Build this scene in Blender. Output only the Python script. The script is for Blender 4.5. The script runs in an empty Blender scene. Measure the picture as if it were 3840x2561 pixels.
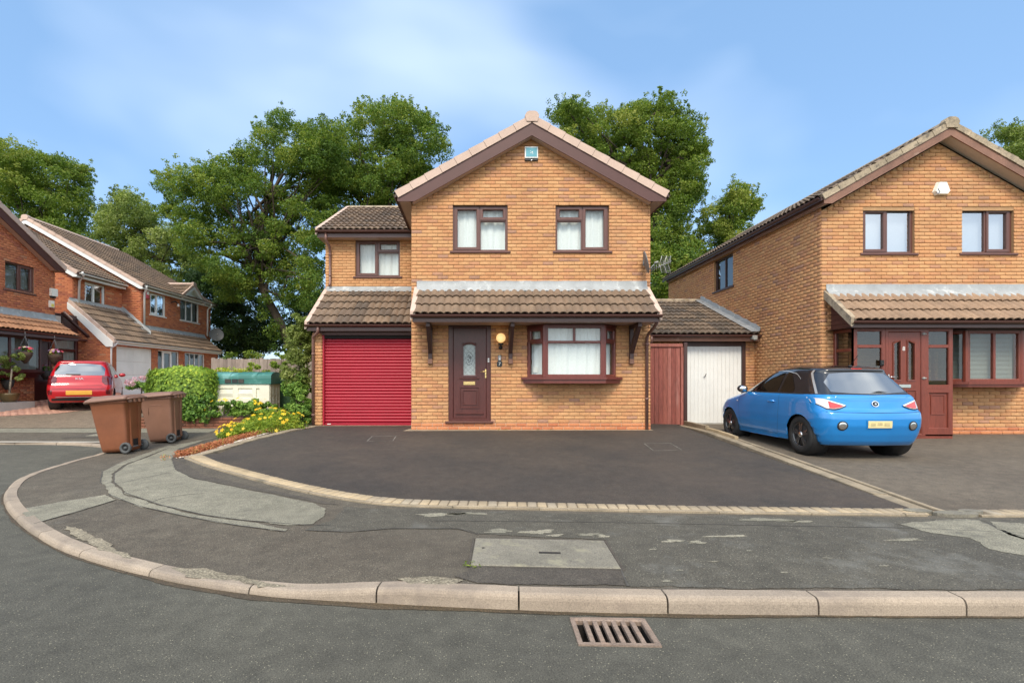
import bpy, bmesh, math, random
import numpy as np
from mathutils import Vector, Matrix

random.seed(7)
RNG = np.random.default_rng(7)
scene = bpy.context.scene
COL = scene.collection

# ------------------------------------------------------------------ camera
# the photograph was measured in its own pixels: focal length FOC, principal point (CX, CY)
FOC, CX, CY, EYE = 1878.0, 1777.0, 1423.0, 1.45
cam_d = bpy.data.cameras.new("camera")
cam_d.sensor_width = 36.0
cam_d.lens = 36.0 * FOC / 3840.0
cam_d.shift_x = (1920.0 - CX) / 3840.0
cam_d.shift_y = (CY - 1280.5) / 3840.0
cam_d.clip_start = 0.05
cam_d.clip_end = 3000.0
cam = bpy.data.objects.new("camera", cam_d)
cam.location = (0, 0, EYE)
cam.rotation_euler = (math.radians(90), 0, 0)
COL.objects.link(cam)
scene.camera = cam

# ------------------------------------------------------------------ sky, sun, exposure
SUN_EL, SUN_AZ = 50.0, -6.0         # elevation; degrees to the right of straight behind the camera
SUN_STRENGTH, SUN_ANGLE = 2.0, 18.0
SKY_STRENGTH = 0.116
EXPOSURE = 0.70
sd = Vector((math.sin(math.radians(SUN_AZ)) * math.cos(math.radians(SUN_EL)),
             -math.cos(math.radians(SUN_AZ)) * math.cos(math.radians(SUN_EL)),
             math.sin(math.radians(SUN_EL))))
sun_d = bpy.data.lights.new("sun", 'SUN')
sun_d.energy = SUN_STRENGTH
sun_d.angle = math.radians(SUN_ANGLE)
sun_d.color = (1.0, 0.90, 0.74)
sun = bpy.data.objects.new("sun", sun_d)
sun.rotation_euler = (-sd).to_track_quat('-Z', 'Y').to_euler()
sun.location = (4, -6, 12)
COL.objects.link(sun)

world = bpy.data.worlds.new("World")
scene.world = world
world.use_nodes = True
wn, wl = world.node_tree.nodes, world.node_tree.links
wn.clear()
w_out = wn.new("ShaderNodeOutputWorld")
w_bg = wn.new("ShaderNodeBackground")
w_sky = wn.new("ShaderNodeTexSky")
w_sky.sky_type = 'NISHITA'
w_sky.sun_disc = False
w_sky.sun_elevation = math.radians(SUN_EL)
w_sky.sun_rotation = math.atan2(sd.x, sd.y)
w_sky.altitude = 100.0
w_sky.air_density = 1.0
w_sky.dust_density = 0.6
w_sky.ozone_density = 2.2
w_tc = wn.new("ShaderNodeTexCoord")
w_map = wn.new("ShaderNodeMapping")
w_map.inputs['Location'].default_value = (0.0, 0.15, 0.90)
w_map.inputs['Scale'].default_value = (1.3, 1.3, 2.4)
w_n1 = wn.new("ShaderNodeTexNoise")
w_n1.inputs['Scale'].default_value = 1.35
w_n1.inputs['Detail'].default_value = 3.5
w_n1.inputs['Roughness'].default_value = 0.42
w_n1.inputs['Distortion'].default_value = 0.25
w_rmp = wn.new("ShaderNodeValToRGB")
w_rmp.color_ramp.elements[0].position = 0.46
w_rmp.color_ramp.elements[0].color = (0.0, 0.0, 0.0, 1)
w_rmp.color_ramp.elements[1].position = 0.78
w_rmp.color_ramp.elements[1].color = (0.85, 0.85, 0.85, 1)
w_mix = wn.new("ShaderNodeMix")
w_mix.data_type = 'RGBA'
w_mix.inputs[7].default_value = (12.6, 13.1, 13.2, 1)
w_hsv = wn.new("ShaderNodeMix")          # broad thin haze that evens out the blue
w_hsv.data_type = 'RGBA'
w_hsv.inputs[0].default_value = 0.45
w_hsv.inputs[7].default_value = (2.35, 4.25, 7.0, 1)
w_bg.inputs['Strength'].default_value = SKY_STRENGTH
# broken white cloud: thin wisps ahead, fuller cover behind the camera, as the window reflections show
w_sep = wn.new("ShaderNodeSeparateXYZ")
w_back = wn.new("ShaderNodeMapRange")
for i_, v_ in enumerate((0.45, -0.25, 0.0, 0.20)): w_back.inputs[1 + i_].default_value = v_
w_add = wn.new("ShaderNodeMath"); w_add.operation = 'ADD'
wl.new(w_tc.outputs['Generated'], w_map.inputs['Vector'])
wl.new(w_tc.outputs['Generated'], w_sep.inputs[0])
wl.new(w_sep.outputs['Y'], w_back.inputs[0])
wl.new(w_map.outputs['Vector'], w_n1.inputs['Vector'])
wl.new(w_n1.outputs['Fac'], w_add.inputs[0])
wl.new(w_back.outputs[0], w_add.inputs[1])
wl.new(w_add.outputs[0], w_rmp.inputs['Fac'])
wl.new(w_sky.outputs['Color'], w_hsv.inputs[6])
wl.new(w_hsv.outputs[2], w_mix.inputs[6])
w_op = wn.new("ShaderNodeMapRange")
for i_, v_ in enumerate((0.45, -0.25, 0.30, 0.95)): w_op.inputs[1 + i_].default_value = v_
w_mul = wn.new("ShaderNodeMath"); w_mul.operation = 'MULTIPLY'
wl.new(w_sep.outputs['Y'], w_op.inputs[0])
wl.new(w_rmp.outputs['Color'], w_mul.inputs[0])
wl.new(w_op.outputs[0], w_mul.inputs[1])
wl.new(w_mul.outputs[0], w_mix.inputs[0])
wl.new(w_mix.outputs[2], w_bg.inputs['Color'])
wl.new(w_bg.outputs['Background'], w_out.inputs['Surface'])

vs = scene.view_settings
vs.view_transform = 'Standard'
vs.look = 'None'
vs.exposure = EXPOSURE
vs.gamma = 1.0
vs.use_curve_mapping = False
scene.cycles.use_denoising = True
scene.cycles.max_bounces = 6
scene.cycles.diffuse_bounces = 3
scene.cycles.glossy_bounces = 3
scene.cycles.transmission_bounces = 4
scene.cycles.transparent_max_bounces = 8
scene.cycles.caustics_reflective = False
scene.cycles.caustics_refractive = False

# ------------------------------------------------------------------ measuring helpers
def PX(u, Y): return (u - CX) * Y / FOC
def PZ(v, Y): return EYE - (v - CY) * Y / FOC
def YX(u, X): return X * FOC / (u - CX)
def GP(u, v, z):
    Y = FOC * (EYE - z) / (v - CY)
    return (PX(u, Y), Y)
def OV(pts, z):                       # points read on the reduced overview (x 1.6333)
    return [GP(u * 1.63333, v * 1.63333, z) for u, v in pts]

def lerp(a, b, t): return a + (b - a) * t
def sstep(a, b, x):
    t = min(1.0, max(0.0, (x - a) / (b - a)))
    return t * t * (3 - 2 * t)
def interp(x, xs, ys): return float(np.interp(x, xs, ys))

# ------------------------------------------------------------------ materials
MATS = {}
def nodes_for(name):
    m = bpy.data.materials.new(name)
    m.use_nodes = True
    nt = m.node_tree
    nt.nodes.clear()
    out = nt.nodes.new("ShaderNodeOutputMaterial")
    MATS[name] = m
    return m, nt.nodes, nt.links, out

def noise(n, l, scale, detail=3.0, vec=None, rough=0.55):
    t = n.new("ShaderNodeTexNoise")
    t.inputs['Scale'].default_value = scale
    t.inputs['Detail'].default_value = detail
    t.inputs['Roughness'].default_value = rough
    if vec is not None: l.new(vec, t.inputs['Vector'])
    return t.outputs['Fac']

def ramp(n, l, fac, stops, mode='LINEAR'):
    r = n.new("ShaderNodeValToRGB")
    cr = r.color_ramp
    cr.interpolation = mode
    while len(cr.elements) < len(stops): cr.elements.new(0.5)
    for e, (p, c) in zip(cr.elements, stops):
        e.position = p
        e.color = (c[0], c[1], c[2], 1)
    l.new(fac, r.inputs['Fac'])
    return r.outputs['Color']

def mixc(n, l, fac, a, b, mode='MIX'):
    m = n.new("ShaderNodeMix")
    m.data_type = 'RGBA'
    m.blend_type = mode
    for sock, val in ((0, fac), (6, a), (7, b)):
        if isinstance(val, (int, float)): m.inputs[sock].default_value = val
        elif isinstance(val, tuple): m.inputs[sock].default_value = (val[0], val[1], val[2], 1)
        else: l.new(val, m.inputs[sock])
    return m.outputs[2]

def mapr(n, l, v, a, b, c, d):
    m = n.new("ShaderNodeMapRange")
    l.new(v, m.inputs[0])
    for i, x in enumerate((a, b, c, d)): m.inputs[1 + i].default_value = x
    return m.outputs[0]

def pos(n): return n.new("ShaderNodeNewGeometry").outputs['Position']

def surface(name, base, rough=0.7, var=0.18, scale=3.0, fine=60.0, fvar=0.12, bump=0.0, bscale=80.0,
            metal=0.0, coat=0.0, tone=None, spec=0.5, stains=None, stretch=None, alpha=None, dirt=None):
    """one generic weathered surface: colour (or a ramp over the per-piece 'tone'), broad and fine variation, relief"""
    m, n, l, out = nodes_for(name)
    b = n.new("ShaderNodeBsdfPrincipled")
    p = pos(n)
    if stretch:
        mp = n.new("ShaderNodeMapping")
        mp.inputs['Scale'].default_value = stretch
        l.new(p, mp.inputs['Vector'])
        p = mp.outputs['Vector']
    if tone:
        at = n.new("ShaderNodeAttribute")
        at.attribute_name = "tone"
        col = ramp(n, l, at.outputs['Fac'], tone)
    else:
        col = None
    f1 = mapr(n, l, noise(n, l, scale, 4.0, p), 0.3, 0.7, 1 - var, 1 + var)
    f2 = mapr(n, l, noise(n, l, fine, 2.0, p), 0.3, 0.7, 1 - fvar, 1 + fvar)
    mul = n.new("ShaderNodeMath"); mul.operation = 'MULTIPLY'
    l.new(f1, mul.inputs[0]); l.new(f2, mul.inputs[1])
    comb = n.new("ShaderNodeCombineColor")
    for i in range(3): l.new(mul.outputs[0], comb.inputs[i])
    col = mixc(n, l, 1.0, col if col is not None else tuple(base), comb.outputs[0], 'MULTIPLY')
    if stains:
        sc_, lo, hi, sc_col = stains
        fac = mapr(n, l, noise(n, l, sc_, 5.0, p, 0.62), lo, hi, 0.0, 1.0)
        col = mixc(n, l, fac, col, sc_col)
    if dirt:
        sc_, lo, hi, dcol = dirt
        fac = mapr(n, l, noise(n, l, sc_, 6.0, p, 0.7), lo, hi, 0.0, 1.0)
        col = mixc(n, l, fac, col, dcol)
    l.new(col, b.inputs['Base Color'])
    b.inputs['Roughness'].default_value = rough
    b.inputs['Metallic'].default_value = metal
    b.inputs['Coat Weight'].default_value = coat
    b.inputs['Coat Roughness'].default_value = 0.04
    b.inputs['Specular IOR Level'].default_value = spec
    if bump:
        bp = n.new("ShaderNodeBump")
        bp.inputs['Strength'].default_value = bump
        bp.inputs['Distance'].default_value = 0.01
        l.new(noise(n, l, bscale, 3.0, p), bp.inputs['Height'])
        l.new(bp.outputs['Normal'], b.inputs['Normal'])
    l.new(b.outputs[0], out.inputs[0])
    return m

TINT = {'road_tarmac': (.57, .53, .45), 'driveway_tarmac': (.62, .57, .50), 'pavement_stony': (.46, .425, .36), 'pavement_tarmac': (.60, .545, .46), 'pavement_dark': (.62, .57, .49), 'old_tarmac': (.66, .61, .52), 'channel_grime': (.8, .72, .6)}
def tarmac(name, dark, light, broad, blo=0.35, bhi=0.68, bscale=0.9, speck=0.35, rough=0.9, sscale=110.0,
           wet=None, speckcol=(0.42, 0.42, 0.38), crumb=None):
    """bitumen with visible stone: broad worn areas, aggregate grain, pale chips"""
    m, n, l, out = nodes_for(name)
    kt = TINT.get(name, (.80, .74, .62))
    dark, light, broad = [tuple(a * b for a, b in zip(c, kt)) for c in (dark, light, broad)]
    speckcol = tuple(a * b for a, b in zip(speckcol, (.9, .84, .70)))
    b = n.new("ShaderNodeBsdfPrincipled")
    p = pos(n)
    big = mapr(n, l, noise(n, l, bscale, 6.0, p, 0.6), blo, bhi, 0.0, 1.0)
    col = mixc(n, l, big, dark, light)
    big2 = mapr(n, l, noise(n, l, bscale * 0.31, 3.0, p, 0.5), 0.35, 0.7, 0.0, 0.55)
    col = mixc(n, l, big2, col, broad)
    grain = mapr(n, l, noise(n, l, sscale, 2.0, p, 0.7), 0.30, 0.70, 0.40, 1.66)
    mid = mapr(n, l, noise(n, l, 7.0, 5.0, p, 0.65), 0.30, 0.70, 0.78, 1.22)
    gm = n.new("ShaderNodeMath"); gm.operation = 'MULTIPLY'
    l.new(grain, gm.inputs[0]); l.new(mid, gm.inputs[1])
    comb = n.new("ShaderNodeCombineColor")
    for i in range(3): l.new(gm.outputs[0], comb.inputs[i])
    col = mixc(n, l, 1.0, col, comb.outputs[0], 'MULTIPLY')
    vo = n.new("ShaderNodeTexVoronoi")
    vo.inputs['Scale'].default_value = sscale * 0.75
    l.new(p, vo.inputs['Vector'])
    sep = n.new("ShaderNodeSeparateColor")
    l.new(vo.outputs['Color'], sep.inputs[0])
    pick = mapr(n, l, sep.outputs[0], 0.80, 0.97, 0.0, min(1.0, speck * 1.2))
    near = mapr(n, l, vo.outputs['Distance'], 0.20, 0.36, 1.0, 0.0)
    mm = n.new("ShaderNodeMath"); mm.operation = 'MULTIPLY'
    l.new(pick, mm.inputs[0]); l.new(near, mm.inputs[1])
    col = mixc(n, l, mm.outputs[0], col, speckcol)
    if crumb:
        cf = mapr(n, l, noise(n, l, crumb[0], 8.0, p, 0.74), crumb[1], crumb[2], 0.0, crumb[3])
        col = mixc(n, l, cf, col, crumb[4])
    l.new(col, b.inputs['Base Color'])
    b.inputs['Roughness'].default_value = rough
    if wet:
        wf = mapr(n, l, noise(n, l, wet[0], 3.0, p, 0.5), wet[1], wet[2], rough, wet[3])
        l.new(wf, b.inputs['Roughness'])
    bp = n.new("ShaderNodeBump")
    bp.inputs['Strength'].default_value = 0.55
    bp.inputs['Distance'].default_value = 0.006
    l.new(noise(n, l, sscale * 0.9, 2.0, p, 0.7), bp.inputs['Height'])
    l.new(bp.outputs['Normal'], b.inputs['Normal'])
    l.new(b.outputs[0], out.inputs[0])
    return m

def foliage(name, stops, trans=0.35, rough=0.6):
    m, n, l, out = nodes_for(name)
    at = n.new("ShaderNodeAttribute"); at.attribute_name = "tone"
    col = ramp(n, l, at.outputs['Fac'], stops)
    d = n.new("ShaderNodeBsdfPrincipled")
    d.inputs['Roughness'].default_value = rough
    d.inputs['Specular IOR Level'].default_value = 0.25
    t = n.new("ShaderNodeBsdfTranslucent")
    br = mixc(n, l, 1.0, col, (1.25, 1.35, 0.7), 'MULTIPLY')
    mx = n.new("ShaderNodeMixShader")
    mx.inputs[0].default_value = trans
    l.new(col, d.inputs['Base Color']); l.new(br, t.inputs['Color'])
    l.new(d.outputs[0], mx.inputs[1]); l.new(t.outputs[0], mx.inputs[2])
    l.new(mx.outputs[0], out.inputs[0])
    return m

def glass(name, tint=(0.92, 0.96, 0.95), refl=0.10, rough=0.0):
    """thin sheet: Fresnel reflection over a tinted see-through pane"""
    m, n, l, out = nodes_for(name)
    t = n.new("ShaderNodeBsdfTransparent"); t.inputs[0].default_value = (*tint, 1)
    g = n.new("ShaderNodeBsdfGlossy"); g.inputs['Roughness'].default_value = rough
    g.inputs['Color'].default_value = (1, 1, 1, 1)
    lw = n.new("ShaderNodeLayerWeight"); lw.inputs[0].default_value = 0.5
    pw = n.new("ShaderNodeMath"); pw.operation = 'POWER'; pw.inputs[1].default_value = 4.0
    l.new(lw.outputs['Facing'], pw.inputs[0])
    mp = mapr(n, l, pw.outputs[0], 0.0, 1.0, refl, 1.0)
    mx = n.new("ShaderNodeMixShader")
    l.new(mp, mx.inputs[0]); l.new(t.outputs[0], mx.inputs[1]); l.new(g.outputs[0], mx.inputs[2])
    l.new(mx.outputs[0], out.inputs[0])
    return m

def carpaint(name, base, rough=0.28, metal=0.25):
    m, n, l, out = nodes_for(name)
    b = n.new("ShaderNodeBsdfPrincipled")
    p = pos(n)
    f = mapr(n, l, noise(n, l, 2.0, 3.0, p), 0.3, 0.7, 0.93, 1.05)
    comb = n.new("ShaderNodeCombineColor")
    for i in range(3): l.new(f, comb.inputs[i])
    l.new(mixc(n, l, 1.0, base, comb.outputs[0], 'MULTIPLY'), b.inputs['Base Color'])
    b.inputs['Metallic'].default_value = metal
    b.inputs['Roughness'].default_value = rough
    b.inputs['Coat Weight'].default_value = 1.0
    b.inputs['Coat Roughness'].default_value = 0.03
    l.new(b.outputs[0], out.inputs[0])
    return m

def lit(name, col, strength, base=(0.8, 0.7, 0.5)):
    m, n, l, out = nodes_for(name)
    b = n.new("ShaderNodeBsdfPrincipled")
    b.inputs['Base Color'].default_value = (*base, 1)
    b.inputs['Roughness'].default_value = 0.25
    b.inputs['Emission Color'].default_value = (*col, 1)
    b.inputs['Emission Strength'].default_value = strength
    p = pos(n)
    l.new(mapr(n, l, noise(n, l, 30.0, 2.0, p), 0.0, 1.0, 0.22, 0.30), b.inputs['Roughness'])
    l.new(b.outputs[0], out.inputs[0])
    return m

# ------------------------------------------------------------------ object helpers
INV = {}
def reg(o, inv): INV[o.name] = inv
def inv_of(parent): return INV.get(parent.name) if parent is not None else None

def tag(o, label=None, cat=None, group=None, kind=None):
    if label: o["label"] = label
    if cat: o["category"] = cat
    if group: o["group"] = group
    if kind: o["kind"] = kind
    return o

def thing(name, label, cat, loc=(0, 0, 0), rz=0.0, group=None, local=False):
    """an Empty at the base of a thing; parts are given in world coordinates unless local"""
    o = bpy.data.objects.new(name, None)
    o.empty_display_size = 0.3
    o.location = loc
    o.rotation_euler = (0, 0, rz)
    COL.objects.link(o)
    M = Matrix.Translation(Vector(loc)) @ Matrix.Rotation(rz, 4, 'Z')
    reg(o, Matrix.Identity(4) if local else M.inverted())
    return tag(o, label, cat, group)

def fast_mesh(name, V, Fq, tone=None, smooth=False):
    """V (n,3); Fq list/array of equal-length faces"""
    V = np.asarray(V, dtype=np.float32).reshape(-1, 3)
    Fq = np.asarray(Fq, dtype=np.int32)
    k = Fq.shape[1]
    me = bpy.data.meshes.new(name)
    me.vertices.add(len(V)); me.vertices.foreach_set("co", V.ravel())
    me.loops.add(Fq.size); me.loops.foreach_set("vertex_index", Fq.ravel())
    me.polygons.add(len(Fq))
    me.polygons.foreach_set("loop_start", np.arange(0, Fq.size, k, dtype=np.int32))
    me.polygons.foreach_set("loop_total", np.full(len(Fq), k, dtype=np.int32))
    if smooth: me.polygons.foreach_set("use_smooth", np.ones(len(Fq), dtype=bool))
    if tone is not None:
        a = me.attributes.new("tone", 'FLOAT', 'FACE')
        a.data.foreach_set("value", np.asarray(tone, dtype=np.float32))
    me.update(calc_edges=True)
    me.validate()
    return me

def xform(V, inv):
    if inv is None: return V
    A = np.array(inv)
    V = np.asarray(V, dtype=np.float64).reshape(-1, 3)
    return V @ A[:3, :3].T + A[:3, 3]

def link(name, me, mat, parent=None):
    o = bpy.data.objects.new(name, me)
    COL.objects.link(o)
    if mat is not None and len(me.materials) == 0:
        me.materials.append(MATS[mat] if isinstance(mat, str) else mat)
    if parent is not None:
        o.parent = parent
        reg(o, inv_of(parent) if inv_of(parent) is not None else Matrix.Identity(4))
    return o

class MB:
    """collects shapes, then becomes one mesh object"""
    def __init__(s): s.v = []; s.f = []; s.sm = []
    def add(s, V, F, smooth=False):
        b = len(s.v)
        s.v.extend([tuple(p) for p in V])
        for f in F:
            s.f.append([i + b for i in f]); s.sm.append(smooth)
        return s
    def box(s, p0, p1):
        x0, y0, z0 = p0; x1, y1, z1 = p1
        V = [(x, y, z) for z in (z0, z1) for y in (y0, y1) for x in (x0, x1)]
        return s.add(V, [(0, 2, 3, 1), (4, 5, 7, 6), (0, 1, 5, 4), (2, 6, 7, 3), (0, 4, 6, 2), (1, 3, 7, 5)])
    def fbox(s, F, a0, a1, d0, d1, z0, z1, bev=0.0):
        """box in a wall frame: along a, outwards d, up z; the outer edges can be chamfered"""
        if bev <= 0:
            V = [F(a, d, z) for z in (z0, z1) for d in (d0, d1) for a in (a0, a1)]
            return s.add(V, [(0, 2, 3, 1), (4, 5, 7, 6), (0, 1, 5, 4), (2, 6, 7, 3), (0, 4, 6, 2), (1, 3, 7, 5)])
        b = bev
        V = [F(a, d0, z) for (a, z) in ((a0, z0), (a1, z0), (a1, z1), (a0, z1))]
        V += [F(a, d1 - b, z) for (a, z) in ((a0, z0), (a1, z0), (a1, z1), (a0, z1))]
        V += [F(a, d1, z) for (a, z) in ((a0 + b, z0 + b), (a1 - b, z0 + b), (a1 - b, z1 - b), (a0 + b, z1 - b))]
        Q = [(3, 2, 1, 0), (8, 9, 10, 11)]
        for i in range(4):
            j = (i + 1) % 4
            Q += [(i, j, j + 4, i + 4), (i + 4, j + 4, j + 8, i + 8)]
        return s.add(V, Q)
    def ring(s, F, o, i, d0, d1, bev=0.012):
        """mitred frame between outer rect o and inner rect i = (a0,a1,z0,z1), from d0 (back) to d1 (front)"""
        def rc(r, d): return [F(r[0], d, r[2]), F(r[1], d, r[2]), F(r[1], d, r[3]), F(r[0], d, r[3])]
        ib = (i[0] - bev, i[1] + bev, i[2] - bev, i[3] + bev)
        V = rc(o, d0) + rc(o, d1) + rc(ib, d1) + rc(i, d1 - bev) + rc(i, d0)
        Q = []
        for k in range(4):
            for a in range(4):
                b = (a + 1) % 4
                Q.append((k * 4 + a, k * 4 + b, k * 4 + 4 + b, k * 4 + 4 + a))
        return s.add(V, Q)
    def tube(s, pts, r, n=10, cap=True, smooth=True):
        pts = [Vector(p) for p in pts]
        rr = r if isinstance(r, (list, tuple)) else [r] * len(pts)
        V = []; F = []
        prev = None
        for k, p in enumerate(pts):
            t = (pts[min(k + 1, len(pts) - 1)] - pts[max(k - 1, 0)]).normalized()
            if prev is None:
                a = t.orthogonal().normalized()
            else:
                a = (prev - t * prev.dot(t))
                a = a.normalized() if a.length > 1e-6 else t.orthogonal().normalized()
            prev = a
            b = t.cross(a)
            for j in range(n):
                th = 2 * math.pi * j / n
                V.append(p + (a * math.cos(th) + b * math.sin(th)) * rr[k])
        for k in range(len(pts) - 1):
            for j in range(n):
                F.append((k * n + j, k * n + (j + 1) % n, (k + 1) * n + (j + 1) % n, (k + 1) * n + j))
        if cap:
            F.append(tuple(range(n - 1, -1, -1)))
            F.append(tuple(range((len(pts) - 1) * n, len(pts) * n)))
        return s.add(V, F, smooth)
    def lathe(s, o, axis, prof, n=20, smooth=True, closed=False, caps=True):
        """prof: (radius, distance along axis)"""
        o = Vector(o); t = Vector(axis).normalized()
        a = t.orthogonal().normalized(); b = t.cross(a)
        V = []; F = []
        for r, h in prof:
            for j in range(n):
                th = 2 * math.pi * j / n
                V.append(o + t * h + (a * math.cos(th) + b * math.sin(th)) * r)
        m = len(prof)
        for k in range(m - 1):
            for j in range(n):
                F.append((k * n + j, k * n + (j + 1) % n, (k + 1) * n + (j + 1) % n, (k + 1) * n + j))
        if closed:
            for j in range(n):
                F.append(((m - 1) * n + j, (m - 1) * n + (j + 1) % n, (j + 1) % n, j))
        elif caps:
            F.append(tuple(range(n - 1, -1, -1)))
            F.append(tuple(range((m - 1) * n, m * n)))
        return s.add(V, F, smooth)
    def extrude(s, poly, vec, smooth=False):
        """closed polygon (3d points) swept by vec"""
        vec = Vector(vec)
        A = [Vector(p) for p in poly]; n = len(A)
        V = A + [p + vec for p in A]
        F = [tuple(range(n - 1, -1, -1)), tuple(range(n, 2 * n))]
        for i in range(n):
            j = (i + 1) % n
            F.append((i, j, n + j, n + i))
        return s.add(V, F, smooth)
    def grid(s, fn, us, vs_, smooth=True, flip=False):
        V = [fn(u, v) for v in vs_ for u in us]
        nu = len(us); F = []
        for j in range(len(vs_) - 1):
            for i in range(nu - 1):
                q = (j * nu + i, j * nu + i + 1, (j + 1) * nu + i + 1, (j + 1) * nu + i)
                F.append(q[::-1] if flip else q)
        return s.add(V, F, smooth)
    def ball(s, c, rx, ry, rz, n=16, m=10):
        c = Vector(c)
        def fn(u, v):
            return c + Vector((rx * math.cos(u) * math.cos(v), ry * math.sin(u) * math.cos(v), rz * math.sin(v)))
        return s.grid(fn, [2 * math.pi * i / n for i in range(n + 1)], [-math.pi / 2 + math.pi * j / m for j in range(m + 1)])
    def build(s, name, mat, parent=None, fixn=True):
        me = bpy.data.meshes.new(name)
        V = xform(s.v, inv_of(parent))
        me.from_pydata([tuple(p) for p in V], [], s.f)
        me.polygons.foreach_set("use_smooth", s.sm)
        if fixn:
            bm = bmesh.new(); bm.from_mesh(me)
            bmesh.ops.remove_doubles(bm, verts=bm.verts, dist=1e-5)
            bmesh.ops.recalc_face_normals(bm, faces=bm.faces)
            bm.to_mesh(me); bm.free()
        me.update()
        return link(name, me, mat, parent)

def frame(o, ax, n):
    o, ax, n = Vector(o), Vector(ax), Vector(n)
    def F(a, d, z): return (o.x + ax.x * a + n.x * d, o.y + ax.y * a + n.y * d, o.z + z)
    F.o, F.ax, F.n = o, ax, n
    return F

# ------------------------------------------------------------------ pieces: bricks and tiles, 300 as objects, the rest joined
CAMP = Vector((0, 0, EYE))
def place_pieces(parent, name, canon, items, mat, limit=300, rest=None, prefer=None):
    """canon(tone) -> (V, F) of the piece; items: (world matrix, tone). Nearest ones become objects."""
    inv = inv_of(parent) or Matrix.Identity(4)
    items = sorted(items, key=lambda it: (prefer(it[0]) if prefer else 0.0) + (it[0].translation - CAMP).length)
    V0, F0, sm = canon
    variants = []
    nv = 14
    for k in range(nv):
        me = fast_mesh(name, V0, F0, tone=[(k + 0.5) / nv] * len(F0), smooth=sm)
        me.materials.append(MATS[mat])
        variants.append(me)
    for M, t in items[:limit]:
        o = bpy.data.objects.new(name, variants[min(nv - 1, int(t * nv))])
        o.parent = parent
        o.matrix_basis = inv @ M
        COL.objects.link(o)
    more = items[limit:]
    if more:
        V0 = np.asarray(V0); F0 = np.asarray(F0)
        A = np.array([np.array(inv @ M) for M, t in more])
        V = np.einsum('kij,nj->kni', A[:, :3, :3], V0) + A[:, None, :3, 3]
        Fk = (F0[None] + (np.arange(len(more)) * len(V0))[:, None, None]).reshape(-1, F0.shape[1])
        tn = np.repeat(np.array([t for M, t in more]), len(F0))
        me = fast_mesh(rest or name + "_field", V.reshape(-1, 3), Fk, tone=tn, smooth=sm)
        o = link(rest or name + "_field", me, mat, parent)
        o["kind"] = "stuff"

def brick_canon(L=0.215, Hh=0.065, D=0.014):
    # a along x, outwards -y in local, z up; chamfered face
    c = 0.004
    V = [(x, 0, z) for (x, z) in ((-L / 2, -Hh / 2), (L / 2, -Hh / 2), (L / 2, Hh / 2), (-L / 2, Hh / 2))]
    V += [(x, -D + c, z) for (x, z) in ((-L / 2, -Hh / 2), (L / 2, -Hh / 2), (L / 2, Hh / 2), (-L / 2, Hh / 2))]
    V += [(x, -D, z) for (x, z) in ((-L / 2 + c, -Hh / 2 + c), (L / 2 - c, -Hh / 2 + c), (L / 2 - c, Hh / 2 - c), (-L / 2 + c, Hh / 2 - c))]
    F = [(8, 9, 10, 11)]
    for i in range(4):
        j = (i + 1) % 4
        F += [(i, j, j + 4, i + 4), (i + 4, j + 4, j + 8, i + 8)]
    return np.array(V, dtype=float), F, False

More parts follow.
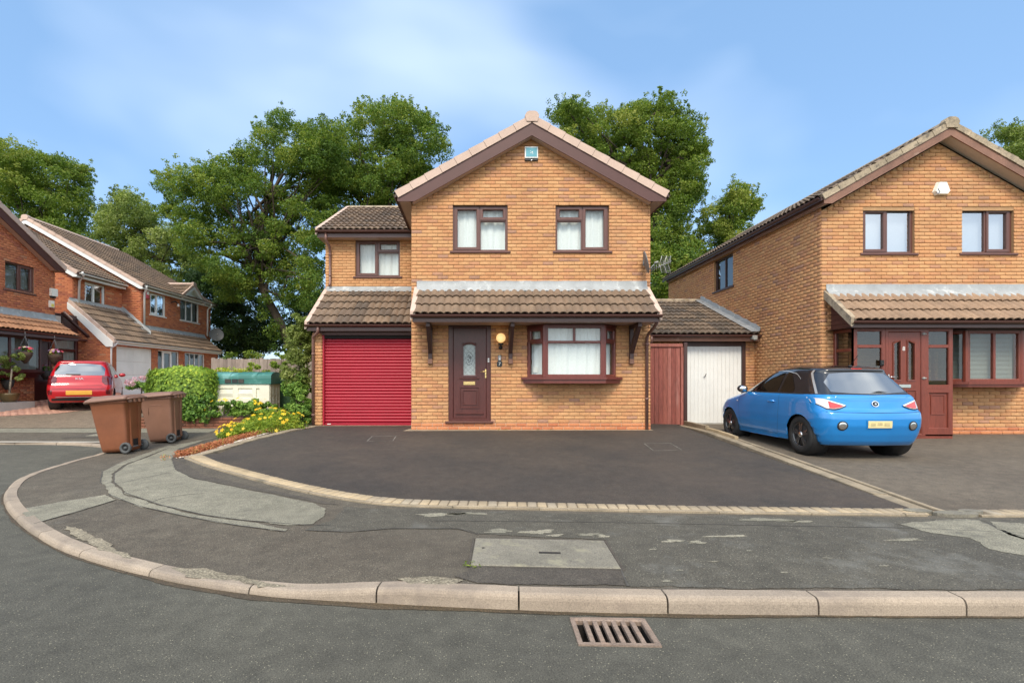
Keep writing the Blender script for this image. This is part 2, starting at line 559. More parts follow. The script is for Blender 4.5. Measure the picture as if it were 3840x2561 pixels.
class Bricks:
    """all brickwork of one building"""
    def __init__(s, root, mat, mortar, z0=0.0, proud=0.0):
        s.root, s.mat, s.mortar = root, mat, mortar
        s.items = []; s.z0 = z0; s.wall = MB(); s.rnd = random.Random(11)
        s.halves = []
    def lay(s, F, W, za, zb, holes=(), span=None, tone=(0.0, 1.0), backing=True, reveal=0.11, gable=None, bond=0, proud=0.006):
        """wall W wide from za to zb (global courses); holes (a0,a1,z0,z1); span(z)->(amin,amax) trims a gable"""
        r = s.rnd
        Lp, Hp = 0.225, 0.075
        ang = math.atan2(F.n.x, -F.n.y)
        Rz = Matrix.Rotation(ang, 4, 'Z')
        k0 = int(math.floor((za - s.z0) / Hp + 0.5)); k1 = int(math.floor((zb - s.z0) / Hp + 0.5))
        for k in range(k0, k1):
            z = s.z0 + k * Hp
            lo, hi = (0.0, W)
            if span:
                lo, hi = span(z + Hp)
                lo, hi = max(lo, 0.0), min(hi, W)
                if hi - lo < 0.05: continue
            segs = [(lo, hi)]
            for (a0, a1, h0, h1) in holes:
                if z + 0.04 > h0 and z + 0.03 < h1:
                    ns = []
                    for (p, q) in segs:
                        if a1 <= p or a0 >= q: ns.append((p, q)); continue
                        if a0 > p: ns.append((p, a0))
                        if a1 < q: ns.append((a1, q))
                    segs = ns
            off = 0.0 if (k + bond) % 2 == 0 else Lp / 2
            for (p, q) in segs:
                j = int(math.floor((p - off) / Lp))
                while off + j * Lp < q - 0.01:
                    a0 = max(p, off + j * Lp + 0.005); a1 = min(q, off + (j + 1) * Lp - 0.005)
                    j += 1
                    if a1 - a0 < 0.025: continue
                    t = lerp(tone[0], tone[1], min(0.999, max(0.0, r.random())))
                    c = F((a0 + a1) / 2 + r.uniform(-.001, .001), proud + r.uniform(-.0015, .0015) - 0.006, z + Hp / 2 + r.uniform(-.0012, .0012))
                    M = Matrix.Translation(c) @ Rz @ Matrix.Diagonal(((a1 - a0) / 0.215, 1, 1, 1)).to_4x4()
                    full = (a1 - a0) > 0.19
                    (s.items if full else s.halves).append((M, t))
        if backing:
            zs = sorted(set([za - 0.0, zb] + [h for hh in holes for h in hh[2:4] if za < h < zb] + ([gable[0]] if gable else [])))
            for zl, zh in zip(zs[:-1], zs[1:]):
                zm = (zl + zh) / 2
                segs = [(0.0, W)]
                for (a0, a1, h0, h1) in holes:
                    if h0 < zm < h1:
                        ns = []
                        for (p, q) in segs:
                            if a1 <= p or a0 >= q: ns.append((p, q)); continue
                            if a0 > p: ns.append((p, a0))
                            if a1 < q: ns.append((a1, q))
                        segs = ns
                if span and gable is not None and zl >= gable[0] - 1e-6: continue
                for (p, q) in segs:
                    s.wall.add([F(p, 0, zl), F(q, 0, zl), F(q, 0, zh), F(p, 0, zh)], [(0, 1, 2, 3)])
            for (a0, a1, h0, h1) in holes:
                if reveal <= 0: continue
                R = reveal
                s.wall.add([F(a0, 0, h0), F(a1, 0, h0), F(a1, 0, h1), F(a0, 0, h1), F(a0, -R, h0), F(a1, -R, h0), F(a1, -R, h1), F(a0, -R, h1)],
                           [(0, 4, 5, 1), (1, 5, 6, 2), (2, 6, 7, 3), (3, 7, 4, 0)])
            if gable is not None:
                ze, ap, a_l, a_r, za_ = gable      # eaves height, apex a, left a, right a, apex z
                s.wall.add([F(a_l, 0, ze), F(a_r, 0, ze), F(ap, 0, za_)], [(0, 1, 2)])
    def finish(s, limit=300, prefer=None):
        w = s.wall.build("wall", s.mortar, s.root, fixn=False)
        # the pieces nearest the camera become single bricks, the others and all cut bricks are joined
        full = sorted(s.items, key=lambda it: (prefer(it[0]) if prefer else 0.0) + (it[0].translation - CAMP).length)
        place_pieces(w, "brick", brick_canon(), full[:limit], s.mat, limit)
        rest = full[limit:] + s.halves
        if rest: place_pieces(w, "brick", brick_canon(), rest, s.mat, 0, "brickwork")
        return w

def tile_canon(W=0.30, L=0.42, seg=12, amp=0.038, th=0.022, lift=0.044):
    """double-roll interlocking tile, low end at y=0, thin lower lip"""
    V = []; F = []
    n = seg + 1
    def prof(x): return amp * abs(math.sin(math.pi * x / (W / 2))) ** 0.75
    for y in (0.0, L):
        for i in range(n):
            x = W * i / seg
            V.append((x, y, prof(x) + lift * (1 - y / L)))
    for i in range(seg): F.append((i, i + 1, n + i + 1, n + i))
    b = len(V)
    for dz in (0.0, -th):
        for i in range(n):
            x = W * i / seg
            V.append((x, 0.0, prof(x) + lift + dz))
    for i in range(seg): F.append((b + n + i, b + n + i + 1, b + i + 1, b + i))
    return np.array(V, dtype=float), F, True

class Tiles:
    def __init__(s, root, mat): s.root, s.mat = root, mat; s.items = []; s.rnd = random.Random(5)
    def slope(s, A, B, up, length, gauge=0.335, cover=0.30, tone=(0, 1), clip=None, lift=0.0):
        """eaves from A to B, up = unit vector up the slope"""
        A, B, up = Vector(A), Vector(B), Vector(up).normalized()
        e = (B - A).normalized()
        nrm = e.cross(up)
        if nrm.z < 0:
            A, B = B, A; e = -e; nrm = e.cross(up)
        w = (B - A).length
        nx = max(1, round(w / cover)); ny = max(1, round(length / gauge))
        cw, g = w / nx, length / ny
        for j in range(ny):
            for i in range(nx):
                p = A + e * (cw * i) + up * (g * j) + nrm * (0.004 + lift)
                if clip and not clip(p + e * (cw / 2) + up * (g / 2)): continue
                L = g + (0.075 if j < ny - 1 else 0.0)
                R = Matrix((( e.x * cw / 0.30, up.x * L / 0.42, nrm.x, p.x),
                            ( e.y * cw / 0.30, up.y * L / 0.42, nrm.y, p.y),
                            ( e.z * cw / 0.30, up.z * L / 0.42, nrm.z, p.z), (0, 0, 0, 1)))
                s.items.append((R, min(0.999, max(0, s.rnd.uniform(*tone)))))
    def finish(s, parent=None, limit=300, prefer=None):
        place_pieces(parent or s.root, "roof_tile", tile_canon(), s.items, s.mat, limit, "roof_tiling", prefer)
# ------------------------------------------------------------------ material library
surface("brick_buff", None, 0.88, 0.10, 2.2, 55, 0.16, 0.35, 160, tone=[
    (0.00, (0.555, 0.285, 0.128)), (0.25, (0.590, 0.320, 0.148)), (0.55, (0.565, 0.280, 0.124)), (0.80, (0.530, 0.250, 0.115)),
    (0.94, (0.49, 0.238, 0.125)), (0.985, (0.43, 0.225, 0.14)), (1.00, (0.38, 0.205, 0.135))],
    stains=(30.0, 0.62, 0.78, (0.42, 0.21, 0.115)), dirt=(0.9, 0.56, 0.80, (0.44, 0.245, 0.135)))
surface("brick_red_shaded", None, 0.9, 0.2, 2.2, 55, 0.2, 0.35, 160, tone=[(0.0, (0.20, 0.070, 0.040)), (0.5, (0.25, 0.095, 0.050)), (1.0, (0.15, 0.06, 0.04))], stains=(9.0, 0.55, 0.7, (0.12, 0.07, 0.045)))  # red brick made darker in colour to paint in the shrubs' shade
surface("brick_orange", None, 0.88, 0.10, 2.2, 55, 0.16, 0.35, 160, tone=[
    (0.0, (0.53, 0.20, 0.085)), (0.5, (0.58, 0.235, 0.105)), (1.0, (0.47, 0.155, 0.07))])
surface("brick_red", None, 0.88, 0.10, 2.2, 55, 0.16, 0.35, 160, tone=[
    (0.0, (0.50, 0.165, 0.075)), (0.4, (0.56, 0.20, 0.09)), (0.7, (0.46, 0.145, 0.068)), (0.93, (0.36, 0.115, 0.07)), (1.0, (0.62, 0.34, 0.18))],
    stains=(21.0, 0.64, 0.75, (0.56, 0.30, 0.15)))
surface("mortar_buff", (0.42, 0.245, 0.125), 0.95, 0.12, 4, 120, 0.2, 0.3, 200)
surface("mortar_pale", (0.60, 0.46, 0.34), 0.95, 0.12, 4, 120, 0.2, 0.3, 200)
surface("mortar_red", (0.34, 0.175, 0.11), 0.95, 0.12, 4, 120, 0.2, 0.3, 200)
surface("tile_brown", None, 0.85, 0.22, 2.6, 70, 0.2, 0.4, 130, tone=[
    (0.0, (0.175, 0.115, 0.075)), (0.35, (0.205, 0.138, 0.090)), (0.7, (0.150, 0.100, 0.068)), (1.0, (0.100, 0.073, 0.054))],
    stains=(9.0, 0.58, 0.72, (0.13, 0.105, 0.075)), dirt=(30.0, 0.70, 0.78, (0.36, 0.33, 0.26)))
surface("tile_dark", None, 0.88, 0.25, 2.6, 70, 0.2, 0.4, 130, tone=[
    (0.0, (0.150, 0.105, 0.072)), (0.4, (0.185, 0.130, 0.088)), (1.0, (0.085, 0.066, 0.052))],
    stains=(7.0, 0.55, 0.70, (0.085, 0.072, 0.05)), dirt=(24.0, 0.69, 0.76, (0.42, 0.40, 0.34)))
surface("tile_tan", None, 0.85, 0.20, 2.6, 70, 0.2, 0.4, 130, tone=[
    (0.0, (0.255, 0.165, 0.105)), (0.4, (0.30, 0.195, 0.125)), (1.0, (0.205, 0.135, 0.09))],
    stains=(9.0, 0.60, 0.74, (0.20, 0.135, 0.08)), dirt=(30.0, 0.71, 0.79, (0.40, 0.36, 0.28)))
surface("tile_red", None, 0.85, 0.20, 2.6, 70, 0.2, 0.4, 130, tone=[
    (0.0, (0.40, 0.190, 0.095)), (0.5, (0.46, 0.225, 0.115)), (1.0, (0.33, 0.155, 0.08))],
    stains=(9.0, 0.60, 0.74, (0.22, 0.11, 0.06)))
surface("verge_pink", (0.55, 0.40, 0.325), 0.8, 0.08, 3, 40, 0.06, 0.1, 120)
surface("verge_old", (0.36, 0.285, 0.20), 0.9, 0.2, 3, 40, 0.2, 0.3, 120, stains=(7, 0.52, 0.66, (0.16, 0.13, 0.10)))
surface("lead", (0.31, 0.32, 0.325), 0.55, 0.14, 4, 40, 0.08, 0.1, 30, stains=(5.0, 0.56, 0.70, (0.50, 0.51, 0.50)), dirt=(12.0, 0.60, 0.72, (0.24, 0.235, 0.21)))
surface("upvc_brown", (0.125, 0.052, 0.040), 0.34, 0.06, 3, 90, 0.10, 0.05, 150)
surface("timber_dark", (0.060, 0.028, 0.024), 0.45, 0.15, 4, 60, 0.15, 0.1, 100, stretch=(1, 1, 0.15))
surface("barge_brown", (0.085, 0.030, 0.024), 0.5, 0.10, 3, 60, 0.1, 0.06, 100)
surface("barge_worn", (0.22, 0.110, 0.075), 0.7, 0.2, 3, 60, 0.15, 0.2, 100, stains=(4.0, 0.62, 0.72, (0.36, 0.24, 0.18)))
surface("gutter_brown", (0.095, 0.042, 0.034), 0.33, 0.08, 3, 60, 0.08)
surface("downpipe_brown", (0.20, 0.105, 0.085), 0.4, 0.10, 3, 60, 0.08)
surface("soffit_beige", (0.50, 0.38, 0.31), 0.6, 0.06, 3, 50, 0.05)
surface("soffit_pale", (0.55, 0.48, 0.42), 0.6, 0.06, 3, 50, 0.05)
surface("bay_mahogany", (0.150, 0.036, 0.028), 0.32, 0.12, 3, 70, 0.14, 0.08, 120, stretch=(1, 1, 0.12))
surface("door_mahogany", (0.085, 0.022, 0.018), 0.34, 0.16, 3, 80, 0.2, 0.12, 140, stretch=(1, 1, 0.1))
surface("porch_rosewood", (0.185, 0.042, 0.025), 0.36, 0.14, 3, 80, 0.18, 0.1, 140, stretch=(1, 1, 0.1))
surface("roller_red", (0.36, 0.006, 0.024), 0.48, 0.05, 2, 60, 0.04)
surface("void_shade", (0.012, 0.009, 0.008), 0.9, 0.1, 3, 30, 0.1)  # near-black colour standing in for shade inside hollows
surface("render_grey", (0.42, 0.40, 0.36), 0.9, 0.12, 3, 60, 0.12, 0.2, 90)
surface("white_upvc", (0.80, 0.80, 0.78), 0.32, 0.04, 3, 50, 0.03)
surface("white_paint", (0.80, 0.80, 0.77), 0.45, 0.05, 2, 50, 0.04, stains=(1.6, 0.66, 0.80, (0.70, 0.69, 0.65)))
surface("gate_timber", None, 0.72, 0.25, 5, 50, 0.25, 0.25, 90, tone=[(0, (0.25, 0.070, 0.048)), (0.5, (0.31, 0.105, 0.080)), (1, (0.22, 0.055, 0.04))],
        stretch=(1, 1, 0.12), stains=(3.0, 0.60, 0.72, (0.40, 0.20, 0.17)))
surface("fence_timber", None, 0.9, 0.2, 3, 40, 0.2, 0.2, 60, tone=[(0, (0.26, 0.205, 0.17)), (0.5, (0.32, 0.255, 0.215)), (1, (0.22, 0.17, 0.14))], stretch=(1, 1, 0.15))
def curtain_mat(name, col, tr=0.35):
    m, n, l, out = nodes_for(name)
    d = n.new("ShaderNodeBsdfDiffuse"); t = n.new("ShaderNodeBsdfTranslucent")
    f = mapr(n, l, noise(n, l, 40, 2, pos(n)), 0.3, 0.7, 0.94, 1.04)
    cb = n.new("ShaderNodeCombineColor")
    for i in range(3): l.new(f, cb.inputs[i])
    c = mixc(n, l, 1.0, col, cb.outputs[0], 'MULTIPLY')
    l.new(c, d.inputs[0]); l.new(c, t.inputs[0])
    mx = n.new("ShaderNodeMixShader"); mx.inputs[0].default_value = tr
    l.new(d.outputs[0], mx.inputs[1]); l.new(t.outputs[0], mx.inputs[2]); l.new(mx.outputs[0], out.inputs[0])
curtain_mat("net_curtain", (0.86, 0.87, 0.86), 0.12)
curtain_mat("blind_slat", (0.34, 0.35, 0.32), 0.1)
curtain_mat("white_pane_backing", (0.86, 0.87, 0.88), 0.1)  # plain white sheet behind panes; on the right house it imitates reflected cloud
glass("glass_clear", (0.93, 0.97, 0.96), 0.06)
glass("glass_dark", (0.42, 0.45, 0.44), 0.08)
glass("glass_frost", (0.55, 0.62, 0.60), 0.10, 0.12)
glass("glass_sky", (0.72, 0.76, 0.78), 0.42)
glass("car_glass", (0.06, 0.075, 0.08), 0.34)
glass("car_glass_side", (0.28, 0.32, 0.28), 0.10)
surface("frosted_panel", (0.42, 0.47, 0.46), 0.35, 0.06, 8, 90, 0.08)
surface("brass", (0.80, 0.58, 0.26), 0.25, 0.04, 4, 60, 0.03, metal=1.0)
surface("chrome", (0.75, 0.75, 0.76), 0.15, 0.03, 4, 60, 0.02, metal=1.0)
surface("black_metal", (0.012, 0.012, 0.012), 0.4, 0.05, 4, 60, 0.05)
surface("grey_metal", (0.20, 0.21, 0.22), 0.45, 0.06, 4, 60, 0.05, metal=0.3)
surface("dish_grey", (0.13, 0.135, 0.14), 0.5, 0.06, 4, 60, 0.05)
surface("aerial_metal", (0.26, 0.26, 0.26), 0.4, 0.06, 4, 60, 0.05, metal=0.6)
surface("alarm_white", (0.82, 0.80, 0.72), 0.4, 0.04, 4, 60, 0.03)
surface("alarm_teal", (0.12, 0.36, 0.44), 0.35, 0.06, 4, 60, 0.05)
surface("alarm_blue", (0.03, 0.05, 0.12), 0.3, 0.04, 4, 60, 0.03)
surface("alarm_red", (0.55, 0.07, 0.09), 0.4, 0.04, 4, 60, 0.03)
surface("alarm_yellow", (0.75, 0.62, 0.12), 0.4, 0.04, 4, 60, 0.03)
surface("print_white", (0.80, 0.79, 0.75), 0.5, 0.02, 4, 60, 0.02)
surface("print_black", (0.02, 0.02, 0.02), 0.5, 0.02, 4, 60, 0.02)
surface("print_grey", (0.30, 0.30, 0.28), 0.6, 0.02, 4, 60, 0.02)
lit("lamp_glow", (1.0, 0.62, 0.22), 0.55, (0.85, 0.66, 0.38))
# ground
tarmac("road_tarmac", (0.118, 0.118, 0.108), (0.170, 0.170, 0.154), (0.108, 0.110, 0.108), bscale=0.8, speck=0.55, sscale=120.0,
       wet=(0.55, 0.62, 0.70, 0.42), speckcol=(0.46, 0.45, 0.38))
tarmac("pavement_tarmac", (0.138, 0.122, 0.104), (0.180, 0.166, 0.145), (0.125, 0.118, 0.108), bscale=1.1, speck=0.55, sscale=110.0, crumb=(1.3, 0.60, 0.76, 0.5, (0.16, 0.155, 0.14)))
tarmac("pavement_stony", (0.155, 0.150, 0.135), (0.205, 0.198, 0.178), (0.130, 0.126, 0.118), bscale=1.6, speck=0.65, sscale=95.0, crumb=(1.5, 0.54, 0.70, 0.55, (0.19, 0.185, 0.165)))
tarmac("pavement_pale", (0.235, 0.235, 0.208), (0.305, 0.302, 0.270), (0.20, 0.20, 0.18), bscale=1.7, speck=0.35, sscale=105.0, crumb=(3.6, 0.57, 0.70, 0.75, (0.085, 0.08, 0.07)))
tarmac("pavement_bare", (0.29, 0.285, 0.255), (0.36, 0.35, 0.31), (0.25, 0.25, 0.22), bscale=3.0, speck=0.25, sscale=90.0)
tarmac("pavement_dark", (0.112, 0.100, 0.092), (0.138, 0.125, 0.112), (0.10, 0.094, 0.088), bscale=1.4, speck=0.25, sscale=120.0)
tarmac("driveway_tarmac", (0.062, 0.055, 0.052), (0.118, 0.096, 0.080), (0.058, 0.054, 0.055), bscale=0.75, speck=0.40, sscale=150.0, rough=0.82, crumb=(0.5, 0.52, 0.72, 0.55, (0.075, 0.055, 0.042)))
tarmac("old_tarmac", (0.150, 0.128, 0.108), (0.205, 0.178, 0.150), (0.165, 0.145, 0.13), bscale=0.9, speck=0.3, sscale=130.0)
tarmac("far_tarmac", (0.195, 0.155, 0.125), (0.235, 0.190, 0.155), (0.18, 0.15, 0.125), bscale=0.7, speck=0.2, sscale=60.0)
tarmac("gravel_wash", (0.25, 0.23, 0.19), (0.35, 0.32, 0.27), (0.22, 0.2, 0.17), bscale=6.0, speck=0.8, sscale=55.0, speckcol=(0.6, 0.57, 0.5))
surface("kerb_stone", None, 0.9, 0.12, 2.5, 120, 0.22, 0.4, 220, tone=[(0, (0.325, 0.258, 0.195)), (0.5, (0.36, 0.287, 0.218)), (1, (0.285, 0.23, 0.178))],
        stains=(3.0, 0.52, 0.75, (0.22, 0.175, 0.14)), dirt=(40, 0.62, 0.74, (0.15, 0.12, 0.10)))
surface("paving_block", None, 0.92, 0.18, 3.5, 120, 0.2, 0.4, 200, tone=[(0, (0.44, 0.335, 0.205)), (0.5, (0.40, 0.310, 0.20)), (0.8, (0.34, 0.27, 0.185)), (1, (0.36, 0.305, 0.23))],
        stains=(5.0, 0.60, 0.72, (0.30, 0.24, 0.165)))
surface("edging_concrete", (0.30, 0.24, 0.165), 0.95, 0.22, 3.0, 90, 0.2, 0.4, 160, stains=(5.0, 0.52, 0.70, (0.17, 0.145, 0.105)))
surface("cover_concrete", (0.205, 0.185, 0.145), 0.95, 0.22, 2.6, 90, 0.28, 0.5, 140, stains=(6.0, 0.55, 0.68, (0.28, 0.255, 0.18)), dirt=(9.0, 0.58, 0.72, (0.11, 0.10, 0.085)))
surface("cast_iron", (0.24, 0.175, 0.135), 0.75, 0.25, 9, 90, 0.25, 0.4, 150, stains=(12, 0.55, 0.68, (0.32, 0.22, 0.16)))
surface("red_paving", (0.44, 0.235, 0.165), 0.92, 0.15, 2.0, 60, 0.15, 0.2, 90)
surface("joint_sand", (0.17, 0.135, 0.09), 0.95, 0.2, 6, 90, 0.25)
surface("soil", (0.09, 0.062, 0.042), 0.95, 0.3, 5, 60, 0.3, 0.5, 60)
surface("grass", (0.085, 0.13, 0.035), 0.95, 0.3, 1.5, 60, 0.35, 0.5, 60)
surface("chalk_line", (0.23, 0.215, 0.19), 0.9, 0.6, 12, 90, 0.4)
surface("chipping", (0.58, 0.50, 0.42), 0.9, 0.2, 8, 60, 0.2)
surface("bark", (0.060, 0.045, 0.030), 0.95, 0.3, 4, 40, 0.3, 0.6, 40, stretch=(1, 1, 0.3))
# bins, box, pots
surface("bin_rust", (0.205, 0.070, 0.030), 0.50, 0.14, 3.0, 60, 0.06, 0.05, 120, stains=(2.2, 0.62, 0.78, (0.14, 0.045, 0.022)))
surface("bin_brown", (0.215, 0.105, 0.066), 0.50, 0.10, 3.0, 60, 0.06, 0.05, 120)
surface("bin_lid", (0.215, 0.115, 0.080), 0.45, 0.10, 3.0, 60, 0.06, 0.05, 120)
surface("bin_green", (0.030, 0.085, 0.025), 0.5, 0.10, 3.0, 60, 0.06)
surface("rubber_grey", (0.075, 0.078, 0.078), 0.75, 0.1, 6, 60, 0.1)
surface("rubber_black", (0.018, 0.018, 0.018), 0.75, 0.1, 6, 60, 0.1)
surface("box_cream", (0.74, 0.69, 0.56), 0.55, 0.08, 3, 60, 0.05, stains=(2.5, 0.64, 0.80, (0.58, 0.52, 0.40)))
surface("box_green", (0.035, 0.155, 0.130), 0.5, 0.16, 3, 60, 0.05, stains=(3.0, 0.56, 0.70, (0.13, 0.30, 0.28)))
surface("pot_bronze", (0.13, 0.085, 0.035), 0.35, 0.15, 5, 60, 0.08, metal=0.3)
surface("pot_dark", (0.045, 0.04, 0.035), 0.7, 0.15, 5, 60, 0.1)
surface("coir", (0.075, 0.048, 0.03), 0.95, 0.2, 9, 60, 0.3, 0.6, 90)
# cars
carpaint("paint_blue", (0.010, 0.230, 0.620), 0.30, 0.20)
carpaint("paint_black", (0.010, 0.011, 0.016), 0.25, 0.1)
carpaint("paint_red", (0.50, 0.003, 0.012), 0.34, 0.10)
surface("trim_black", (0.014, 0.014, 0.015), 0.5, 0.05, 4, 60, 0.05)
surface("seam_dark", (0.006, 0.010, 0.016), 0.6, 0.05, 4, 60, 0.05)
surface("trim_silver", (0.45, 0.44, 0.43), 0.25, 0.03, 4, 60, 0.02, metal=0.5)
surface("lamp_red", (0.50, 0.03, 0.03), 0.12, 0.1, 20, 60, 0.06, coat=1.0)
surface("lamp_darkred", (0.13, 0.006, 0.010), 0.12, 0.1, 20, 60, 0.06, coat=1.0)
surface("lamp_clear", (0.70, 0.66, 0.64), 0.12, 0.1, 20, 60, 0.06, coat=1.0)
surface("plate_yellow", (0.72, 0.60, 0.30), 0.4, 0.05, 6, 60, 0.05)
surface("plate_orange", (0.80, 0.40, 0.06), 0.4, 0.05, 6, 60, 0.05)
surface("plate_blur", (0.50, 0.41, 0.21), 0.5, 0.10, 20, 60, 0.1)
surface("rim_black", (0.035, 0.035, 0.038), 0.22, 0.05, 4, 60, 0.05, coat=0.6)
surface("seat_cloth", (0.02, 0.02, 0.022), 0.9, 0.1, 6, 60, 0.1)
# leaves
foliage("leaf_oak", [(0.0, (0.051, 0.099, 0.017)), (0.35, (0.098, 0.170, 0.026)), (0.7, (0.176, 0.242, 0.036)), (1.0, (0.298, 0.333, 0.059))])
foliage("leaf_mid", [(0.0, (0.067, 0.114, 0.016)), (0.4, (0.135, 0.200, 0.025)), (0.75, (0.221, 0.274, 0.046)), (1.0, (0.316, 0.335, 0.075))])
foliage("leaf_pale", [(0.0, (0.091, 0.133, 0.029)), (0.4, (0.182, 0.231, 0.055)), (0.8, (0.285, 0.330, 0.094)), (1.0, (0.375, 0.404, 0.143))], 0.4)
foliage("leaf_dark", [(0.0, (0.015, 0.036, 0.011)), (0.5, (0.033, 0.069, 0.017)), (1.0, (0.075, 0.132, 0.027))], 0.2)
foliage("leaf_hedge", [(0.0, (0.058, 0.115, 0.022)), (0.4, (0.152, 0.250, 0.036)), (0.75, (0.319, 0.446, 0.054)), (1.0, (0.522, 0.581, 0.072))], 0.3)
foliage("leaf_lime", [(0.0, (0.126, 0.201, 0.025)), (0.4, (0.240, 0.333, 0.040)), (0.8, (0.384, 0.460, 0.060)), (1.0, (0.540, 0.529, 0.070))], 0.35)
foliage("leaf_ivy", [(0.0, (0.040, 0.088, 0.022)), (0.5, (0.100, 0.201, 0.034)), (1.0, (0.246, 0.376, 0.069))], 0.25)
foliage("petal_yellow", [(0.0, (0.70, 0.40, 0.015)), (0.6, (0.82, 0.55, 0.02)), (1.0, (0.80, 0.62, 0.10))], 0.2)
foliage("petal_pink", [(0.0, (0.55, 0.26, 0.34)), (0.6, (0.68, 0.40, 0.47)), (1.0, (0.78, 0.58, 0.62))], 0.2)
foliage("petal_mixed", [(0.0, (0.60, 0.03, 0.04)), (0.34, (0.65, 0.10, 0.18)), (0.5, (0.50, 0.20, 0.50)), (0.7, (0.75, 0.70, 0.65)), (1.0, (0.80, 0.55, 0.10))], 0.2)
foliage("leaf_sedum", [(0.0, (0.275, 0.094, 0.042)), (0.5, (0.475, 0.163, 0.078)), (0.85, (0.575, 0.269, 0.120)), (1.0, (0.275, 0.275, 0.060))], 0.2)
# ------------------------------------------------------------------ the lie of the land
def z_left(y): return interp(y, [3, 5, 6, 9, 10.6, 12.2, 13.5, 14.5, 15.5, 16.5, 18, 20], [.045, .05, .055, .085, .12, .25, .40, .46, .52, .58, .65, .70])
def zg(x, y):
    zf = interp(y, [3, 5.2, 10.7, 12, 30], [.10, .10, .37, .36, .45])
    zr_ = interp(y, [3, 5.2, 10.43, 13, 30], [.10, .10, .31, .30, .45])
    zf = lerp(zf, zr_, sstep(4.6, 5.6, x))
    xc = interp(y, [3.2, 4.2, 6, 9], [-.7, -1.5, -4.75, -4.75]); hh = interp(y, [3.2, 4.2, 6], [.3, .8, .75])
    zl = z_left(y) + 0.12 * min(2.0, max(0.0, -12.2 - x)) * sstep(12.6, 14.0, y)
    return lerp(zl, zf, sstep(xc - hh, xc + hh, x))
def z_road(x, y):
    return lerp(max(0.0, z_left(y) - 0.05), 0.0, sstep(-4.5, -2.5, x))

def in_poly(x, y, poly):
    c = False; n = len(poly)
    for i in range(n):
        (x0, y0), (x1, y1) = poly[i], poly[(i + 1) % n]
        if (y0 > y) != (y1 > y) and x < (x1 - x0) * (y - y0) / (y1 - y0) + x0: c = not c
    return c

def sheet(name, pts, mat, zoff=0.0, zfun=zg, step=0.6, parent=None, kind="structure", jitter=0.0, seed=1, hole=None):
    r = random.Random(seed)
    if jitter:
        q = []
        for i, p in enumerate(pts):
            a, b = Vector((*p, 0)), Vector((*pts[(i + 1) % len(pts)], 0))
            k = max(1, int((b - a).length / 0.035))
            for t in range(k):
                c = a.lerp(b, t / k)
                w1 = math.sin(c.x * 9.1 + c.y * 6.3 + seed) + .6 * math.sin(c.x * 23 - c.y * 17 + seed * 2)
                w2 = math.sin(c.y * 11.7 - c.x * 5.1 + seed) + .6 * math.sin(c.y * 27 + c.x * 19 + seed * 3)
                q.append((c.x + r.gauss(0, jitter * .35) + w1 * jitter * .9, c.y + r.gauss(0, jitter * .35) + w2 * jitter * .9))
        pts = q
    from mathutils.geometry import delaunay_2d_cdt
    from mathutils import geometry
    xs = [p[0] for p in pts]; ys = [p[1] for p in pts]
    P = [Vector(p) for p in pts]; n0 = len(P)
    y = math.floor(min(ys) / step) * step
    poly = np.array(pts)
    while y < max(ys):
        yy = y + 1e-4; y += step
        # crossing test, row by row
        a_, b_ = poly, np.roll(poly, -1, 0)
        m_ = (a_[:, 1] > yy) != (b_[:, 1] > yy)
        xc_ = np.sort(a_[m_, 0] + (yy - a_[m_, 1]) * (b_[m_, 0] - a_[m_, 0]) / (b_[m_, 1] - a_[m_, 1]))
        for x0_, x1_ in zip(xc_[::2], xc_[1::2]):
            x = math.floor(x0_ / step) * step + step
            while x < x1_ - step * .25:
                if x > x0_ + step * .25: P.append(Vector((x, yy)))
                x += step
    ed = []
    if hole:
        P = [p for p in P if not in_poly(p.x, p.y, hole)]
        i0 = len(P); P += [Vector(h) for h in hole]; ed = [(i0 + i, i0 + (i + 1) % len(hole)) for i in range(len(hole))]
    vo, eo, fo = delaunay_2d_cdt(P, ed, [list(range(n0))], 1, 1e-5)[:3]
    if hole:
        fo = [f for f in fo if not in_poly(sum(vo[i].x for i in f) / len(f), sum(vo[i].y for i in f) / len(f), hole)]
    inv = inv_of(parent)
    bm = bmesh.new()
    bvs = []
    for v in vo:
        c = Vector((v.x, v.y, zfun(v.x, v.y) + zoff))
        bvs.append(bm.verts.new(inv @ c if inv is not None else c))
    for f in fo:
        try: bm.faces.new([bvs[i] for i in f])
        except ValueError: pass
    for f in bm.faces:
        f.normal_update()
        if f.normal.z < 0: f.normal_flip()
        f.smooth = True
    me = bpy.data.meshes.new(name)
    bm.to_mesh(me); bm.free()
    o = link(name, me, mat, parent)
    if parent is None: o["kind"] = kind
    return o

def resample(pts, step):
    P = [Vector((p[0], p[1], 0)) for p in pts]
    out = [P[0]]; acc = 0.0
    for a, b in zip(P[:-1], P[1:]):
        d = (b - a).length; t = step - acc
        while t <= d:
            out.append(a.lerp(b, t / d)); t += step
        acc = d - (t - step)
    return out
def smooth_path(pts, it=2):
    for _ in range(it):
        q = [pts[0]]
        for a, b in zip(pts[:-1], pts[1:]):
            q += [(lerp(a[0], b[0], .25), lerp(a[1], b[1], .25)), (lerp(a[0], b[0], .75), lerp(a[1], b[1], .75))]
        q.append(pts[-1]); pts = q
    return pts
def offset_path(pts, d):
    out = []
    for i, p in enumerate(pts):
        a = Vector((*pts[max(0, i - 1)], 0)); b = Vector((*pts[min(len(pts) - 1, i + 1)], 0))
        t = (b - a).normalized(); n = Vector((-t.y, t.x, 0))
        out.append((p[0] + n.x * d, p[1] + n.y * d))
    return out

